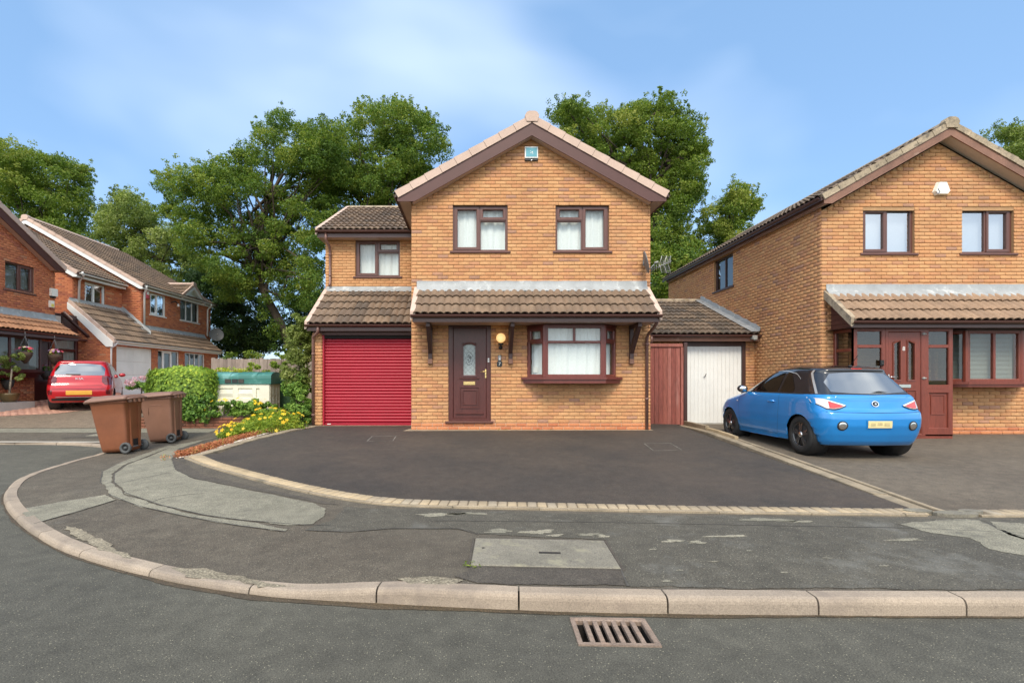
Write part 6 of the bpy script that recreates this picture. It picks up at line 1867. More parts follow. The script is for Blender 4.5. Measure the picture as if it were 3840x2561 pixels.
# ================================================================== cars, built from plan contours at many heights
class Car:
    """x forward from the rear bumper, y to the left, z up from the ground (local coordinates)"""
    def __init__(s, L, zr, xr, xf, w, rc, arch, zsill):
        s.L = L; s.zr = zr
        s.xr = lambda z: interp(z, *xr); s.xf = lambda z: interp(z, *xf); s.w = lambda z: interp(z, *w); s.rc = lambda z: interp(z, *rc)
        s.arch = arch; s.zsill = zsill
    def half(s, z, n_r=7, n_c=8, n_s=64, n_f=8):
        """left half of the contour from rear centre to front centre"""
        xr, xf, w, (r) = s.xr(z), s.xf(z), s.w(z), s.rc(z)
        rx, ry = r, r * 0.62
        fx, fy = r * 1.9, r * 1.05
        k = min(1.0, (xf - xr) / (rx + fx + .2)); rx *= k; fx *= k
        ry = min(ry, w * .8); fy = min(fy, w * .85)
        pts = []
        bulge = 0.05 * (w / .8)
        for i in range(n_r):
            y = (w - ry) * i / n_r
            pts.append((xr - bulge * (1 - (y / (w - ry)) ** 2) + bulge, y))
        for i in range(n_c):
            t = math.pi / 2 * i / n_c
            pts.append((xr + bulge + rx - rx * math.cos(t), w - ry + ry * math.sin(t)))
        a, b = xr + bulge + rx, xf - fx
        for i in range(n_s):
            t = i / n_s
            x = lerp(a, b, t)
            pts.append((x, w + 0.012 * math.sin(math.pi * t)))
        for i in range(n_c):
            t = math.pi / 2 * i / n_c
            pts.append((b + fx * math.sin(t), w - fy + fy * math.cos(t)))
        for i in range(n_f + 1):
            y = (w - fy) * (1 - i / n_f)
            pts.append((xf + .06 * (1 - (y / (w - fy)) ** 2), y))
        return pts
    def zlow(s, x):
        z = s.zsill
        for (xc, zc, R) in s.arch:
            if abs(x - xc) < R: z = max(z, zc + math.sqrt(R * R - (x - xc) ** 2))
        return z
    def shell(s, z0, z1, n, arch=True, cap=False):
        zs = list(np.linspace(z0, z1, n))
        if cap: zs = [z0 + (z1 - z0) * (1 - (1 - t) ** 1.8) for t in np.linspace(0, 1, n)]
        base = s.half(max(z0, .5))
        rows = []
        for z in zs:
            h = s.half(z)
            if arch:
                row = []
                for (x, y) in h:
                    side = y > s.w(z) * .72
                    zl = s.zlow(x) if side else s.zsill
                    zz = max(z, zl)
                    row.append((x, y, zz))
                # re-evaluate the width where a vertex was lifted to the arch lip
                row = [(x, y if zz == z else min(y, 1e9) * (s.w(zz) / s.w(z)), zz) for (x, y, zz) in row]
            else:
                row = [(x, y, z) for x, y in h]
            rows.append(row)
        m = len(rows[0])
        V = []; 
        for row in rows:
            V += row + [(x, -y, z) for (x, y, z) in row[-2:0:-1]]
        N = 2 * m - 2
        F = []
        for j in range(len(rows) - 1):
            for i in range(N):
                q = (j * N + i, j * N + (i + 1) % N, (j + 1) * N + (i + 1) % N, (j + 1) * N + i)
                a = [Vector(V[k]) for k in q]
                if ((a[1] - a[0]).cross(a[3] - a[0])).length + ((a[1] - a[2]).cross(a[3] - a[2])).length < 1e-7: continue
                F.append(q)
        if cap:
            b = (len(rows) - 1) * N
            # close the crown with strips from side to side
            for i in range(m - 1):
                l0, l1 = b + i, b + i + 1
                r0 = b + (N - i) % N; r1 = b + (N - i - 1) % N
                F.append((l0, l1, r1, r0) if r0 != l0 else (l0, l1, r1))
        return V, F
    def side_y(s, x, z):
        h = s.half(z)
        xs = [p[0] for p in h]; ys = [p[1] for p in h]
        return float(np.interp(x, xs, ys))
    def rear_x(s, y, z):
        h = s.half(z)[:16]
        return float(np.interp(abs(y), [p[1] for p in h], [p[0] for p in h]))
    def side_patch(s, xs, zlo, zhi, off, sg=1, nz=6):
        """grid between curves zlo(x), zhi(x) on the flank"""
        V = []; 
        for x in xs:
            for k in range(nz + 1):
                z = lerp(zlo(x), zhi(x), k / nz)
                V.append((x, sg * (s.side_y(x, z) + off), z))
        F = [(i * (nz + 1) + k, (i + 1) * (nz + 1) + k, (i + 1) * (nz + 1) + k + 1, i * (nz + 1) + k + 1) for i in range(len(xs) - 1) for k in range(nz)]
        return V, F
    def rear_patch(s, ys, zlo, zhi, off, nz=6):
        V = []
        for y in ys:
            for k in range(nz + 1):
                z = lerp(zlo(y), zhi(y), k / nz)
                V.append((s.rear_x(y, z) - off, y, z))
        F = [(i * (nz + 1) + k, (i + 1) * (nz + 1) + k, (i + 1) * (nz + 1) + k + 1, i * (nz + 1) + k + 1) for i in range(len(ys) - 1) for k in range(nz)]
        return V, F

def put(V, F, name, mat, parent, smooth=True, fixn=True):
    mb = MB(); mb.add(V, F, smooth); return mb.build(name, mat, parent, fixn)

def wheel(parent, x, y, R, sg, rim_mat, width=.19, spokes=5, cap="chrome"):
    """sg +1 left side"""
    mb = MB(); o = (x, y - sg * width, R)
    ax = (0, sg, 0)
    mb.lathe(o, ax, [(R * .66, .0), (R * .9, .004), (R * .985, .025), (R, .05), (R, width - .05), (R * .985, width - .022), (R * .92, width - .002), (R * .70, width + .004), (R * .665, width - .012)], 40, closed=True)
    wh = mb.build("wheel", "rubber_black", parent)
    mb = MB(); f = width - .02
    mb.lathe(o, ax, [(R * .672, f - .10), (R * .672, f + .008), (R * .63, f + .004), (R * .60, f - .05), (R * .58, f - .09)], 40, caps=False)
    for k in range(spokes):
        for dd in (-.16, .16):
            th = 2 * math.pi * k / spokes + dd + math.pi / 2
            c, s_ = math.cos(th), math.sin(th)
            th2 = 2 * math.pi * k / spokes + dd * .25 + math.pi / 2
            c2, s2 = math.cos(th2), math.sin(th2)
            w1, w0 = R * .052, R * .075
            P = []
            for (rr, ww, dep, cc, ss) in ((R * .12, w0, f + .004, c2, s2), (R * .64, w1, f - .004, c, s_)):
                for q in (-1, 1):
                    P.append((x + rr * cc - q * ww * ss, y - sg * width + sg * dep, R + rr * ss + q * ww * cc))
            P2 = [(a, b - sg * .03, c_) for a, b, c_ in P]
            mb.add(P + P2, [(0, 1, 3, 2), (0, 2, 6, 4), (1, 5, 7, 3), (2, 3, 7, 6)])
    mb.build("rim", rim_mat, wh)
    mb = MB(); mb.lathe(o, ax, [(R * .17, f - .03), (R * .16, f + .010), (R * .10, f + .016)], 14); mb.build("hub_cap", cap, wh)
    mb = MB(); mb.lathe(o, ax, [(R * .58, f - .085), (R * .58, f - .082)], 20, False); mb.build("brake_disc", "print_black" if rim_mat == "rim_black" else "grey_metal", wh)
    return wh

def seam(car, parent, pts, sg=1, rear=False, w=.004, off=.003, name="panel_gap", mat="seam_dark"):
    """thin dark shut line through points (x,z) on the flank or (y,z) on the tail"""
    pp = []
    for (a0, b0), (a1, b1) in zip(pts[:-1], pts[1:]):
        for k in range(6): pp.append((lerp(a0, a1, k / 6), lerp(b0, b1, k / 6)))
    pp.append(pts[-1])
    V = []
    for i, (a, b) in enumerate(pp):
        p, q = pp[max(0, i - 1)], pp[min(len(pp) - 1, i + 1)]
        t = Vector((q[0] - p[0], q[1] - p[1])).normalized(); n = Vector((-t.y, t.x)) * w / 2
        for sgn in (-1, 1):
            A, B = a + n.x * sgn, b + n.y * sgn
            V.append((car.rear_x(A, B) - off, A, B) if rear else (A, sg * (car.side_y(A, B) + off), B))
    F = [(2 * i, 2 * i + 2, 2 * i + 3, 2 * i + 1) for i in range(len(pp) - 1)]
    put(V, F, name, mat, parent, False, False)

# ---------------------------------------------------------------- blue hatchback
BC = (6.13, 7.56)
zg_b = zg(6.13, 8.9) + .006
blue = thing("blue_car", "bright blue three-door hatchback with black roof parked facing the right-hand garage", "car", (BC[0], BC[1], zg_b), math.pi / 2, local=True)
blue.scale = (.965, .955, .975)
c1 = Car(3.70, .305,
    ([.16, .25, .36, .50, .62, .70, .76, .86, .95, .99, 1.10, 1.22, 1.34, 1.385, 1.41, 1.44, 1.465, 1.484],
     [.16, .08, .035, .00, .00, .015, .075, .105, .125, .165, .265, .375, .475, .46, .50, .66, .88, 1.25]),
    ([.16, .30, .45, .60, .72, .80, .86, .92, .97, 1.00, 1.10, 1.22, 1.34, 1.41, 1.45, 1.47, 1.484],
     [3.55, 3.66, 3.70, 3.66, 3.57, 3.45, 3.20, 2.95, 2.78, 2.70, 2.52, 2.30, 2.06, 1.88, 1.72, 1.58, 1.40]),
    ([.16, .30, .45, .60, .75, .85, .93, .97, 1.00, 1.10, 1.22, 1.34, 1.40, 1.44, 1.465, 1.484],
     [.79, .825, .852, .862, .858, .850, .835, .815, .79, .745, .69, .632, .59, .535, .46, .33]),
    ([.16, .5, .8, 1.0, 1.3, 1.45, 1.484], [.34, .36, .34, .34, .30, .30, .22]),
    [(.655, .305, .345), (2.966, .305, .345)], .185)
V, F = c1.shell(.16, .985, 40); put(V, F, "body", "paint_blue", blue)
V, F = c1.shell(.985, 1.484, 30, arch=False, cap=True); put(V, F, "roof", "paint_black", blue)
mb = MB(); mb.box((.25, -.70, .17), (3.45, .70, .30)); mb.box((1.1, -.78, .19), (2.55, .78, .42)); mb.build("underbody", "trim_black", blue)
for xc in (.655, 2.966):
    for sg in (1, -1):
        mb = MB(); mb.lathe((xc, sg * .55, .305), (0, sg, 0), [(.02, 0), (.345, .0), (.345, .26)], 26); mb.build("wheel_arch_liner", "trim_black", blue)
        wheel(blue, xc, sg * .845, .308, sg, "rim_black")
# side glass: door window and quarter window
def gtop(x): return interp(x, [.62, .80, 1.0, 1.30, 1.60, 1.9, 2.15, 2.38, 2.60], [1.02, 1.20, 1.315, 1.365, 1.375, 1.36, 1.30, 1.19, 1.035])
def gbot(x): return interp(x, [.62, 1.0, 1.6, 2.6], [1.015, 1.012, 1.005, 1.000])
for sg in (1, -1):
    V, F = c1.side_patch(np.linspace(1.34, 2.57, 22), gbot, gtop, .005, sg); put(V, F, "door_window", "car_glass_side", blue)
    V, F = c1.side_patch(np.linspace(.90, 1.27, 10), lambda x: 1.012, lambda x: min(gtop(x), 1.02 + (x - .84) * 1.05), .005, sg); put(V, F, "quarter_window", "car_glass_side", blue)
    V, F = c1.side_patch(np.linspace(.84, 2.60, 40), lambda x: gtop(x) + .006, lambda x: gtop(x) + .020, .007, sg, 1); put(V, F, "window_trim", "trim_silver", blue)
    V, F = c1.side_patch(np.linspace(.60, 2.62, 30), lambda x: .982, lambda x: .996, .004, sg, 1); put(V, F, "belt_trim", "trim_black", blue)
    seam(c1, blue, [(1.22, 1.0), (1.20, .80), (1.22, .50), (1.30, .26)], sg)
    seam(c1, blue, [(2.50, .99), (2.56, .80), (2.54, .45), (2.48, .26)], sg)
    seam(c1, blue, [(1.30, .26), (2.48, .26)], sg)
    seam(c1, blue, [(1.62, .335), (2.0, .345), (2.32, .42), (2.46, .56)], sg, w=.016, mat="paint_blue")
    mb = MB(); x_, z_ = 1.42, .835; yb = c1.side_y(x_, z_)
    mb.tube([(x_ - .09, sg * (yb + .002), z_ + .004), (x_ - .06, sg * (yb + .030), z_ + .004), (x_ + .06, sg * (yb + .030), z_ - .004), (x_ + .09, sg * (yb + .002), z_ - .004)], .015, 8); mb.build("door_handle", "paint_blue", blue)
    mb = MB(); xm = 2.36; mb.ball((xm, sg * .895, 1.045), .075, .105, .075, 14, 10); mm_ = mb.build("door_mirror", "paint_black", blue)
    mb = MB(); mb.ball((xm - .035, sg * .897, 1.045), .048, .088, .060, 12, 8); mb.build("mirror_glass", "chrome", mm_)
    mb = MB(); mb.tube([(xm + .02, sg * .80, .99), (xm, sg * .86, 1.02)], .025, 8); mb.build("mirror_stalk", "paint_black", mm_)
    mb = MB(); x_, z_ = 2.63, .80; mb.ball((x_, sg * (c1.side_y(x_, z_)), z_), .03, .012, .013, 10, 6); mb.build("side_repeater", "lamp_clear", blue)
    # silver arc at the rear pillar
    V = []
    for k in range(16):
        t = k / 15; z = lerp(1.0, 1.385, t); x = c1.xr(z) + lerp(.19, .20, t)
        for dxx in (-.022, .016): V.append((x + dxx, sg * (c1.side_y(x + dxx, z) + .006), z))
    put(V, [(2 * i, 2 * i + 2, 2 * i + 3, 2 * i + 1) for i in range(15)], "pillar_trim", "trim_silver", blue)
# tailgate glass, lamps, plate
V, F = c1.rear_patch(np.linspace(-.60, .60, 26), lambda y: 1.0 + .03 * (y / .6) ** 2, lambda y: 1.345 - .035 * (y / .55) ** 2 - (.12 * max(0, abs(y) - .46) / .14), .006, 10); rg_ = put(V, F, "rear_window", "car_glass", blue)
V, F = c1.rear_patch(np.linspace(-.30, .0, 8), lambda y: 1.015 + .01, lambda y: 1.045 - .02 * abs(y + .15) / .15, .022, 2); put(V, F, "wiper", "trim_black", blue)
V, F = c1.rear_patch(np.linspace(-.09, .09, 5), lambda y: 1.395, lambda y: 1.412, .010, 1); put(V, F, "high_brake_light", "lamp_red", blue)
def lamp_patch(car, parent, sg, y0, y1, zl, zh, mat, off, name, n=12):
    ys = np.linspace(y0, y1, n)
    V, F = car.rear_patch([sg * y for y in ys], lambda y: zl(abs(y)), lambda y: zh(abs(y)), off, 5)
    return put(V, F, name, mat, parent)
for sg in (1, -1):
    zl = lambda y: interp(y, [.46, .55, .64, .74, .835], [.815, .775, .760, .770, .86])
    zh = lambda y: interp(y, [.46, .55, .64, .74, .835], [.825, .855, .885, .920, .940])
    t1 = lamp_patch(c1, blue, sg, .46, .835, zl, zh, "lamp_clear", .010, "tail_light")
    lamp_patch(c1, t1, sg, .50, .70, lambda y: zl(y) + .012, lambda y: zh(y) - .02, "lamp_red", .014, "lamp_lens")
    lamp_patch(c1, t1, sg, .455, .842, lambda y: zl(y) - .012, lambda y: zl(y) + .004, "seam_dark", .013, "lamp_gasket")
    for r_, m_, o_ in ((.075, "trim_black", .006), (.056, "chrome", .012)):
        V = []; cy, cz = sg * .56, .505
        for k in range(22):
            a = 2 * math.pi * k / 22; y = cy + r_ * 1.05 * math.cos(a); z = cz + r_ * math.sin(a)
            V.append((c1.rear_x(y, z) - o_, y, z))
        V.append((c1.rear_x(cy, cz) - o_ - .008, cy, cz))
        put(V, [(k, (k + 1) % 22, 22) for k in range(22)], "fog_light", m_, blue)
V, F = c1.rear_patch(np.linspace(-.205, .205, 6), lambda y: .46, lambda y: .60, .008, 2); put(V, F, "plate_recess", "paint_blue", blue)
V, F = c1.rear_patch(np.linspace(-.19, .19, 6), lambda y: .475, lambda y: .585, .016, 2); npb = put(V, F, "number_plate", "plate_yellow", blue)
for (y0, y1, z0, z1) in ((-.15, -.06, .505, .555), (-.03, .05, .515, .56), (.08, .15, .505, .55)):
    V, F = c1.rear_patch(np.linspace(y0, y1, 3), lambda y: z0, lambda y: z1, .0175, 1); put(V, F, "blurred_mark", "plate_blur", npb)
for ring, m_, o_ in ((.046, "chrome", .012), (.034, "seam_dark", .016), (.012, "chrome", .019)):
    V = []
    for k in range(24):
        a = 2 * math.pi * k / 24; y = ring * 1.25 * math.cos(a); z = .845 + ring * math.sin(a)
        V.append((c1.rear_x(y, z) - o_, y, z))
    put(V, [tuple(range(24))], "badge", m_, blue)
seam(c1, blue, [(-.80, .722), (-.5, .712), (0, .708), (.5, .712), (.80, .722)], rear=True, w=.006)
seam(c1, blue, [(-.63, .995), (0, .985), (.63, .995)], rear=True, w=.008)
seam(c1, blue, [(-.62, .98), (-.55, .93), (-.40, .90), (0, .895), (.40, .90), (.55, .93), (.62, .98)], rear=True, w=.012, mat="paint_blue", name="tailgate_crease")
mb = MB(); mb.lathe((.62, 0, 1.435), (0, 0, 1), [(.03, 0), (.022, .03)], 10); mb.tube([(.62, 0, 1.46), (.45, 0, 1.62)], .005, 6); mb.build("roof_aerial", "trim_black", blue)
for sy in (.33, -.33):
    mb = MB(); mb.box((1.35, sy - .20, .62), (1.50, sy + .20, 1.10)); mb.ball((1.42, sy, 1.20), .06, .11, .10, 10, 8); mb.build("front_seat", "seat_cloth", blue)
# windscreen
V = []
for z in np.linspace(1.02, 1.38, 8):
    for y in np.linspace(-1, 1, 9): V.append((c1.xf(z) + .06 * (1 - y * y) + .004, y * c1.w(z) * .62, z))
put(V, [(i * 9 + j, i * 9 + j + 1, (i + 1) * 9 + j + 1, (i + 1) * 9 + j) for i in range(7) for j in range(8)], "windscreen", "car_glass", blue)

# ---------------------------------------------------------------- red hatchback on the left
ry_, rx_ = 14.9, -11.75
view = math.atan2(-rx_, ry_)                      # it stands nearly end-on to the camera
red = thing("red_car", "red five-door hatchback seen from behind, parked before the red brick house", "car", (rx_, ry_, .575), math.pi / 2 + math.radians(30), local=True)
c2 = Car(3.60, .30,
    ([.16, .25, .36, .50, .62, .70, .78, .86, .95, .99, 1.10, 1.22, 1.34, 1.39, 1.42, 1.45, 1.47, 1.485],
     [.16, .08, .03, .00, .01, .03, .07, .085, .10, .12, .19, .28, .37, .36, .38, .50, .75, 1.2]),
    ([.16, .30, .45, .60, .72, .82, .90, .96, 1.00, 1.10, 1.22, 1.34, 1.42, 1.46, 1.485],
     [3.45, 3.56, 3.60, 3.56, 3.48, 3.30, 3.05, 2.85, 2.72, 2.52, 2.30, 2.06, 1.85, 1.65, 1.4]),
    ([.16, .30, .45, .60, .75, .85, .93, .97, 1.00, 1.10, 1.22, 1.34, 1.40, 1.44, 1.465, 1.485],
     [.74, .775, .797, .80, .795, .785, .77, .755, .74, .715, .675, .63, .60, .55, .48, .36]),
    ([.16, .5, .8, 1.0, 1.3, 1.45, 1.485], [.26, .28, .26, .26, .24, .24, .2]),
    [(.62, .29, .33), (3.0, .29, .33)], .19)
V, F = c2.shell(.16, 1.485, 58, cap=True); put(V, F, "body", "paint_red", red)
mb = MB(); mb.box((.25, -.68, .17), (3.35, .68, .32)); mb.build("underbody", "trim_black", red)
for xc in (.62, 3.0):
    for sg in (1, -1):
        mb = MB(); mb.lathe((xc, sg * .5, .29), (0, sg, 0), [(.02, 0), (.335, .0), (.335, .26)], 22); mb.build("wheel_arch_liner", "trim_black", red)
        wheel(red, xc, sg * .785, .292, sg, "grey_metal")
V, F = c2.rear_patch(np.linspace(-.60, .60, 20), lambda y: 1.0, lambda y: 1.36 - .05 * (y / .6) ** 2 - (.10 * max(0, abs(y) - .50) / .1), .006, 8); put(V, F, "rear_window", "car_glass", red)
V, F = c2.rear_patch(np.linspace(-.02, .33, 8), lambda y: 1.015, lambda y: 1.045, .02, 2); put(V, F, "wiper", "trim_black", red)
for sg in (1, -1):
    V, F = c2.side_patch(np.linspace(.55, 1.45, 14), lambda x: 1.0, lambda x: interp(x, [.55, .8, 1.45], [1.10, 1.28, 1.37]), .005, sg); put(V, F, "rear_door_window", "car_glass", red)
    V, F = c2.side_patch(np.linspace(1.52, 2.55, 14), lambda x: 1.0, lambda x: interp(x, [1.52, 1.9, 2.2, 2.55], [1.375, 1.36, 1.26, 1.04]), .005, sg); put(V, F, "front_door_window", "car_glass", red)
    t1 = lamp_patch(c2, red, sg, .54, .775, lambda y: interp(y, [.54, .62, .77], [.80, .72, .72]), lambda y: interp(y, [.54, .77], [.985, .985]), "lamp_darkred", .010, "tail_light")
    lamp_patch(c2, red, sg, .64, .74, lambda y: .43, lambda y: .56, "lamp_darkred", .008, "bumper_reflector")
    seam(c2, red, [(1.48, 1.0), (1.46, .7), (1.5, .3)], sg); seam(c2, red, [(2.5, .99), (2.55, .6), (2.5, .3)], sg); seam(c2, red, [(.62, .98), (.70, .72), (.98, .55)], sg)
    mb = MB(); mb.ball((2.34, sg * .85, 1.03), .07, .10, .065, 12, 8); mb.build("door_mirror", "paint_red", red)
V, F = c2.rear_patch(np.linspace(-.66, .66, 10), lambda y: .245, lambda y: .34 - .03 * (y / .66) ** 2, .012, 2); bd = put(V, F, "rear_diffuser", "trim_black", red)
V, F = c2.rear_patch(np.linspace(-.56, .56, 10), lambda y: .345, lambda y: .365, .016, 1); put(V, F, "diffuser_trim", "trim_silver", bd)
V, F = c2.rear_patch(np.linspace(-.31, .31, 6), lambda y: .42, lambda y: .55, .010, 2); put(V, F, "number_plate", "plate_orange", red)
V, F = c2.rear_patch(np.linspace(-.74, .74, 12), lambda y: .60, lambda y: .665, .018, 2); put(V, F, "bumper_step", "paint_red", red)
seam(c2, red, [(-.55, .70), (0, .695), (.55, .70)], rear=True, w=.008)
V, F = text_mesh("KIA", .10); put([(c2.rear_x(-x, .90) - .012, -x * 1.25, .90 + y * .85) for x, y, z in V], F, "badge", "chrome", red, False, False)
V, F = text_mesh("PICANTO", .045); put([(c2.rear_x(.42, .74) - .014, .42 - x, .745 + y) for x, y, z in V], F, "model_name", "chrome", red, False, False)
# ================================================================== things in the street and gardens
# ---- concrete cover in the pavement
cv = thing("concrete_cover", "worn rectangular concrete access cover set in the pavement before the kerb", "access cover", (.53, 3.9, .1), math.radians(-3.5), local=True)
mb = MB(); Fc_ = lambda x, y, z: (x, y, z)
mb.fbox(lambda a, d, z: (a, z, d), -.535, .535, -.04, .014, -.31, .30, .006); mb.build("slab", "cover_concrete", cv)
mb = MB(); mb.box((-.025, -.05, .012), (.14, -.015, .0165)); mb.build("lifting_slot", "print_black", cv)
mb = MB(); mb.ring(lambda a, d, z: (a, z, d), (-.56, .56, -.335, .325), (-.537, .537, -.312, .302), -.03, .008, .004); mb.build("frame", "pavement_dark", cv)
mb = MB(); mb.lathe((-.46, .05, .0145), (0, 0, 1), [(.012, 0), (.012, .002)], 10); mb.build("key_hole", "print_black", cv)

# ---- gully grating
gr = thing("drain_grating", "rusty cast iron drain grating with slots in the road by kerb", "drain", (.80, 2.875, 0.0), math.radians(-2.0), local=True)
fl_ = lambda a, d, z: (a, z, d)
mb = MB(); mb.ring(fl_, (-.225, .225, -.155, .155), (-.195, .195, -.125, .125), -.05, .010, .006); mb.build("frame", "cast_iron", gr)
mb = MB(); mb.box((-.195, -.125, -.20), (.195, .125, -.19)); mb.ring(fl_, (-.21, .21, -.14, .14), (-.194, .194, -.124, .124), -.20, -.02, .002); mb.build("pit", "void_shade", gr)
for i in range(6):
    x0 = lerp(-.195, .195, (i + 1) / 7)
    mb = MB(); mb.box((x0 - .013, -.126, -.016), (x0 + .013, .126, .007)); mb.build("bar", "cast_iron", gr)
mb = MB(); mb.box((-.15, .156, -.04), (.22, .172, .004)); mb.build("hinge_lug", "cast_iron", gr)

# ---- tarmac-filled inspection covers in the driveway: thin metal rims
def rim_cover(label, pts_src, z):
    P = [Vector((*GP(u, v, z), 0)) for u, v in pts_src]
    c = sum(P, Vector()) / 4
    t = thing("inspection_cover", label, "access cover", (c.x, c.y, zg(c.x, c.y)))
    for i in range(4):
        a, b = P[i], P[(i + 1) % 4]; d = (b - a).normalized(); n = Vector((-d.y, d.x, 0)) * .006
        n_ = 5; V = []
        for k in range(n_ + 1):
            q = a.lerp(b, k / n_)
            for s_ in (-1, 1):
                r = q + n * s_; V.append((r.x, r.y, zg(r.x, r.y) + .0095))
        mb = MB(); mb.add(V, [(2 * k, 2 * k + 2, 2 * k + 3, 2 * k + 1) for k in range(n_)]); mb.build("rim", "chalk_line", t, fixn=False)
    q = [p.lerp(c, .03) for p in P]
    sheet("infill", [(p.x, p.y) for p in q], "driveway_tarmac", .0065, zg, .3, t)
rim_cover("faint pale rim of an inspection cover in the driveway before the garage", [(1396, 1635.5), (1486, 1634.6), (1473, 1648), (1376, 1649)], .335)
rim_cover("faint pale rim of an inspection cover in the driveway near side gate", [(2416, 1659), (2514, 1658), (2557, 1676), (2451, 1678)], .315)
mh = thing("manhole_cover", "dark manhole cover with pale centre in the far left pavement", "access cover", (-8.6, 11.35, zg(-8.6, 11.35)))
sheet("frame", [(-9.1, 11.05), (-8.2, 11.05), (-8.0, 11.65), (-8.9, 11.65)], "pavement_dark", .006, zg, .3, mh)
sheet("plate", [(-8.75, 11.25), (-8.35, 11.25), (-8.28, 11.48), (-8.68, 11.48)], "pavement_bare", .010, zg, .3, mh)

# ---- wheelie bins
def rrect(xa, xb, hy, r, z, n=5):
    pts = []
    for (cx, cy, a0) in ((xb - r, hy - r, 0), (xa + r, hy - r, 90), (xa + r, -hy + r, 180), (xb - r, -hy + r, 270)):
        for k in range(n + 1):
            a = math.radians(a0 + 90 * k / n); pts.append((cx + r * math.cos(a), cy + r * math.sin(a), z))
    return pts
def loft(mb, rings, smooth=True, cap=True):
    n = len(rings[0]); V = [p for r in rings for p in r]
    F = [(j * n + i, j * n + (i + 1) % n, (j + 1) * n + (i + 1) % n, (j + 1) * n + i) for j in range(len(rings) - 1) for i in range(n)]
    if cap: F += [tuple(range(n)), tuple(range((len(rings) - 1) * n, len(rings) * n))]
    mb.add(V, F, smooth)
def wheelie_bin(label, x, y, rz, mat, lid_mat, group=None, handle_mark=False, sc=1.0, lean=0.0):
    t = thing("wheelie_bin", label, "wheelie bin", (x, y, zg(x, y)), rz, group, local=True)
    t.rotation_euler = (0, -lean, rz)
    mb = MB(); rings = []
    for z, xa, xb, hy in ((.03, -.235, .215, .205), (.10, -.25, .225, .22), (.40, -.30, .235, .243), (.70, -.345, .24, .263), (.90, -.375, .245, .278), (.93, -.39, .26, .29), (.985, -.392, .262, .292)):
        rings.append(rrect(xa * sc, xb * sc, hy * sc, .045, z * sc))
    loft(mb, rings, True); body = mb.build("body", mat, t)
    mb = MB(); loft(mb, [rrect(-.405, .27, .298, .05, .925), rrect(-.405, .27, .298, .05, .955)]); mb.build("rim_band", mat, body)
    mb = MB(); rings = []
    for z, e in ((.975, .03), (1.005, .035), (1.03, .02), (1.055, -.04), (1.068, -.14)):
        rings.append(rrect(-.40 - e * 1.6, .285 + e * .3, .298 + e, .05, z + (0.0)))
    rings = [[(p[0], p[1], p[2] - .05 * (p[0] < -.3) * (-.3 - p[0]) / .15) for p in r] for r in rings]
    loft(mb, rings); lid = mb.build("lid", lid_mat, t)
    mb = MB(); mb.tube([(.27, -.27, .985), (.335, -.25, 1.0), (.34, 0, 1.005), (.335, .25, 1.0), (.27, .27, .985)], .017, 8)
    for yy in (-.2, -.07, .07, .2): mb.box((.25, yy - .012, .93), (.335, yy + .012, 1.0))
    mb.build("handle", lid_mat, t)
    for sg in (-1, 1):
        mb = MB(); mb.lathe((.225, sg * .235, .10), (0, sg, 0), [(.05, 0), (.095, .004), (.10, .015), (.10, .045), (.094, .055), (.062, .052), (.058, .030), (.024, .030), (.022, .056)], 22); w = mb.build("wheel", "rubber_grey", t)
        mb = MB(); mb.lathe((.225, sg * .235, .10), (0, sg, 0), [(.06, .02), (.06, .032)], 16, False); mb.build("hub", "rubber_black", w)
    mb = MB(); mb.tube([(.225, -.24, .10), (.225, .24, .10)], .013, 8); mb.build("axle", "grey_metal", t)
    mb = MB(); mb.box((.215, -.09, .12), (.236, .09, .24)); mb.build("foot_recess", "void_shade", t)
    mb = MB()
    for yy in (-.12, .12): mb.box((.21, yy - .02, .10), (.262, yy + .02, .86))
    mb.build("rib", mat, t)
    if handle_mark:
        mb = MB(); mb.tube([(-.20, -.254, .60), (-.20, -.264, .74), (-.17, -.268, .79), (.0, -.270, .80), (.06, -.268, .77)], .007, 6); mb.build("moulded_ridge", mat, t)
    return t
wheelie_bin("rust brown wheelie bin, the nearer of two on the pavement", -6.58, 9.38, math.radians(3), "bin_rust", "bin_lid", "wheelie bins on the pavement", lean=.05)
wheelie_bin("faded brown wheelie bin with moulded arch, the farther of two", -6.54, 10.66, math.radians(6), "bin_brown", "bin_lid", "wheelie bins on the pavement", True, lean=.045)
wheelie_bin("dark green wheelie bin half hidden behind the cream storage box", -5.17, 13.95, math.radians(-80), "bin_green", "bin_green")

# ---- low brick wall and raised bed
pw = thing("planter_wall", "low red brick retaining wall below the hedge and flowers", "wall", (-6.5, 12.3, .25))
bk = Bricks(pw, "brick_red_shaded", "soil", z0=.22)  # brick colour already carries the shade of the planting above
bk.lay(frame((-8.3, 12.3, 0), (1, 0, 0), (0, -1, 0)), 3.4, .22, .545)
bk.lay(frame((-4.9, 12.3, 0), (0, 1, 0), (1, 0, 0)), .9, .22, .545)
bk.finish(300)
mb = MB(); mb.box((-8.3, 12.302, .1), (-4.902, 12.42, .55)); mb.build("core", "soil", pw)
sheet("raised_bed", [(-8.3, 12.4), (-4.95, 12.4), (-4.95, 14.4), (-8.3, 14.4)], "soil", 0.0, lambda x, y: .535, .6)
sheet("flower_bed", [(-4.62, 8.1), (-4.95, 8.4), (-5.14, 8.92), (-5.34, 9.62), (-5.5, 10.75), (-5.55, 11.6), (-5.5, 12.3), (-3.85, 12.3), (-3.84, 11.8), (-3.95, 11.0), (-4.15, 10.2), (-4.43, 9.2)], "soil", .012, zg, .3)
sheet("garden_ground", [(-9.0, 14.3), (-3.9, 14.3), (-3.9, 12.25), (-3.2, 12.25), (-3.2, 20), (-9.6, 20)], "soil", .03, zg, .6)

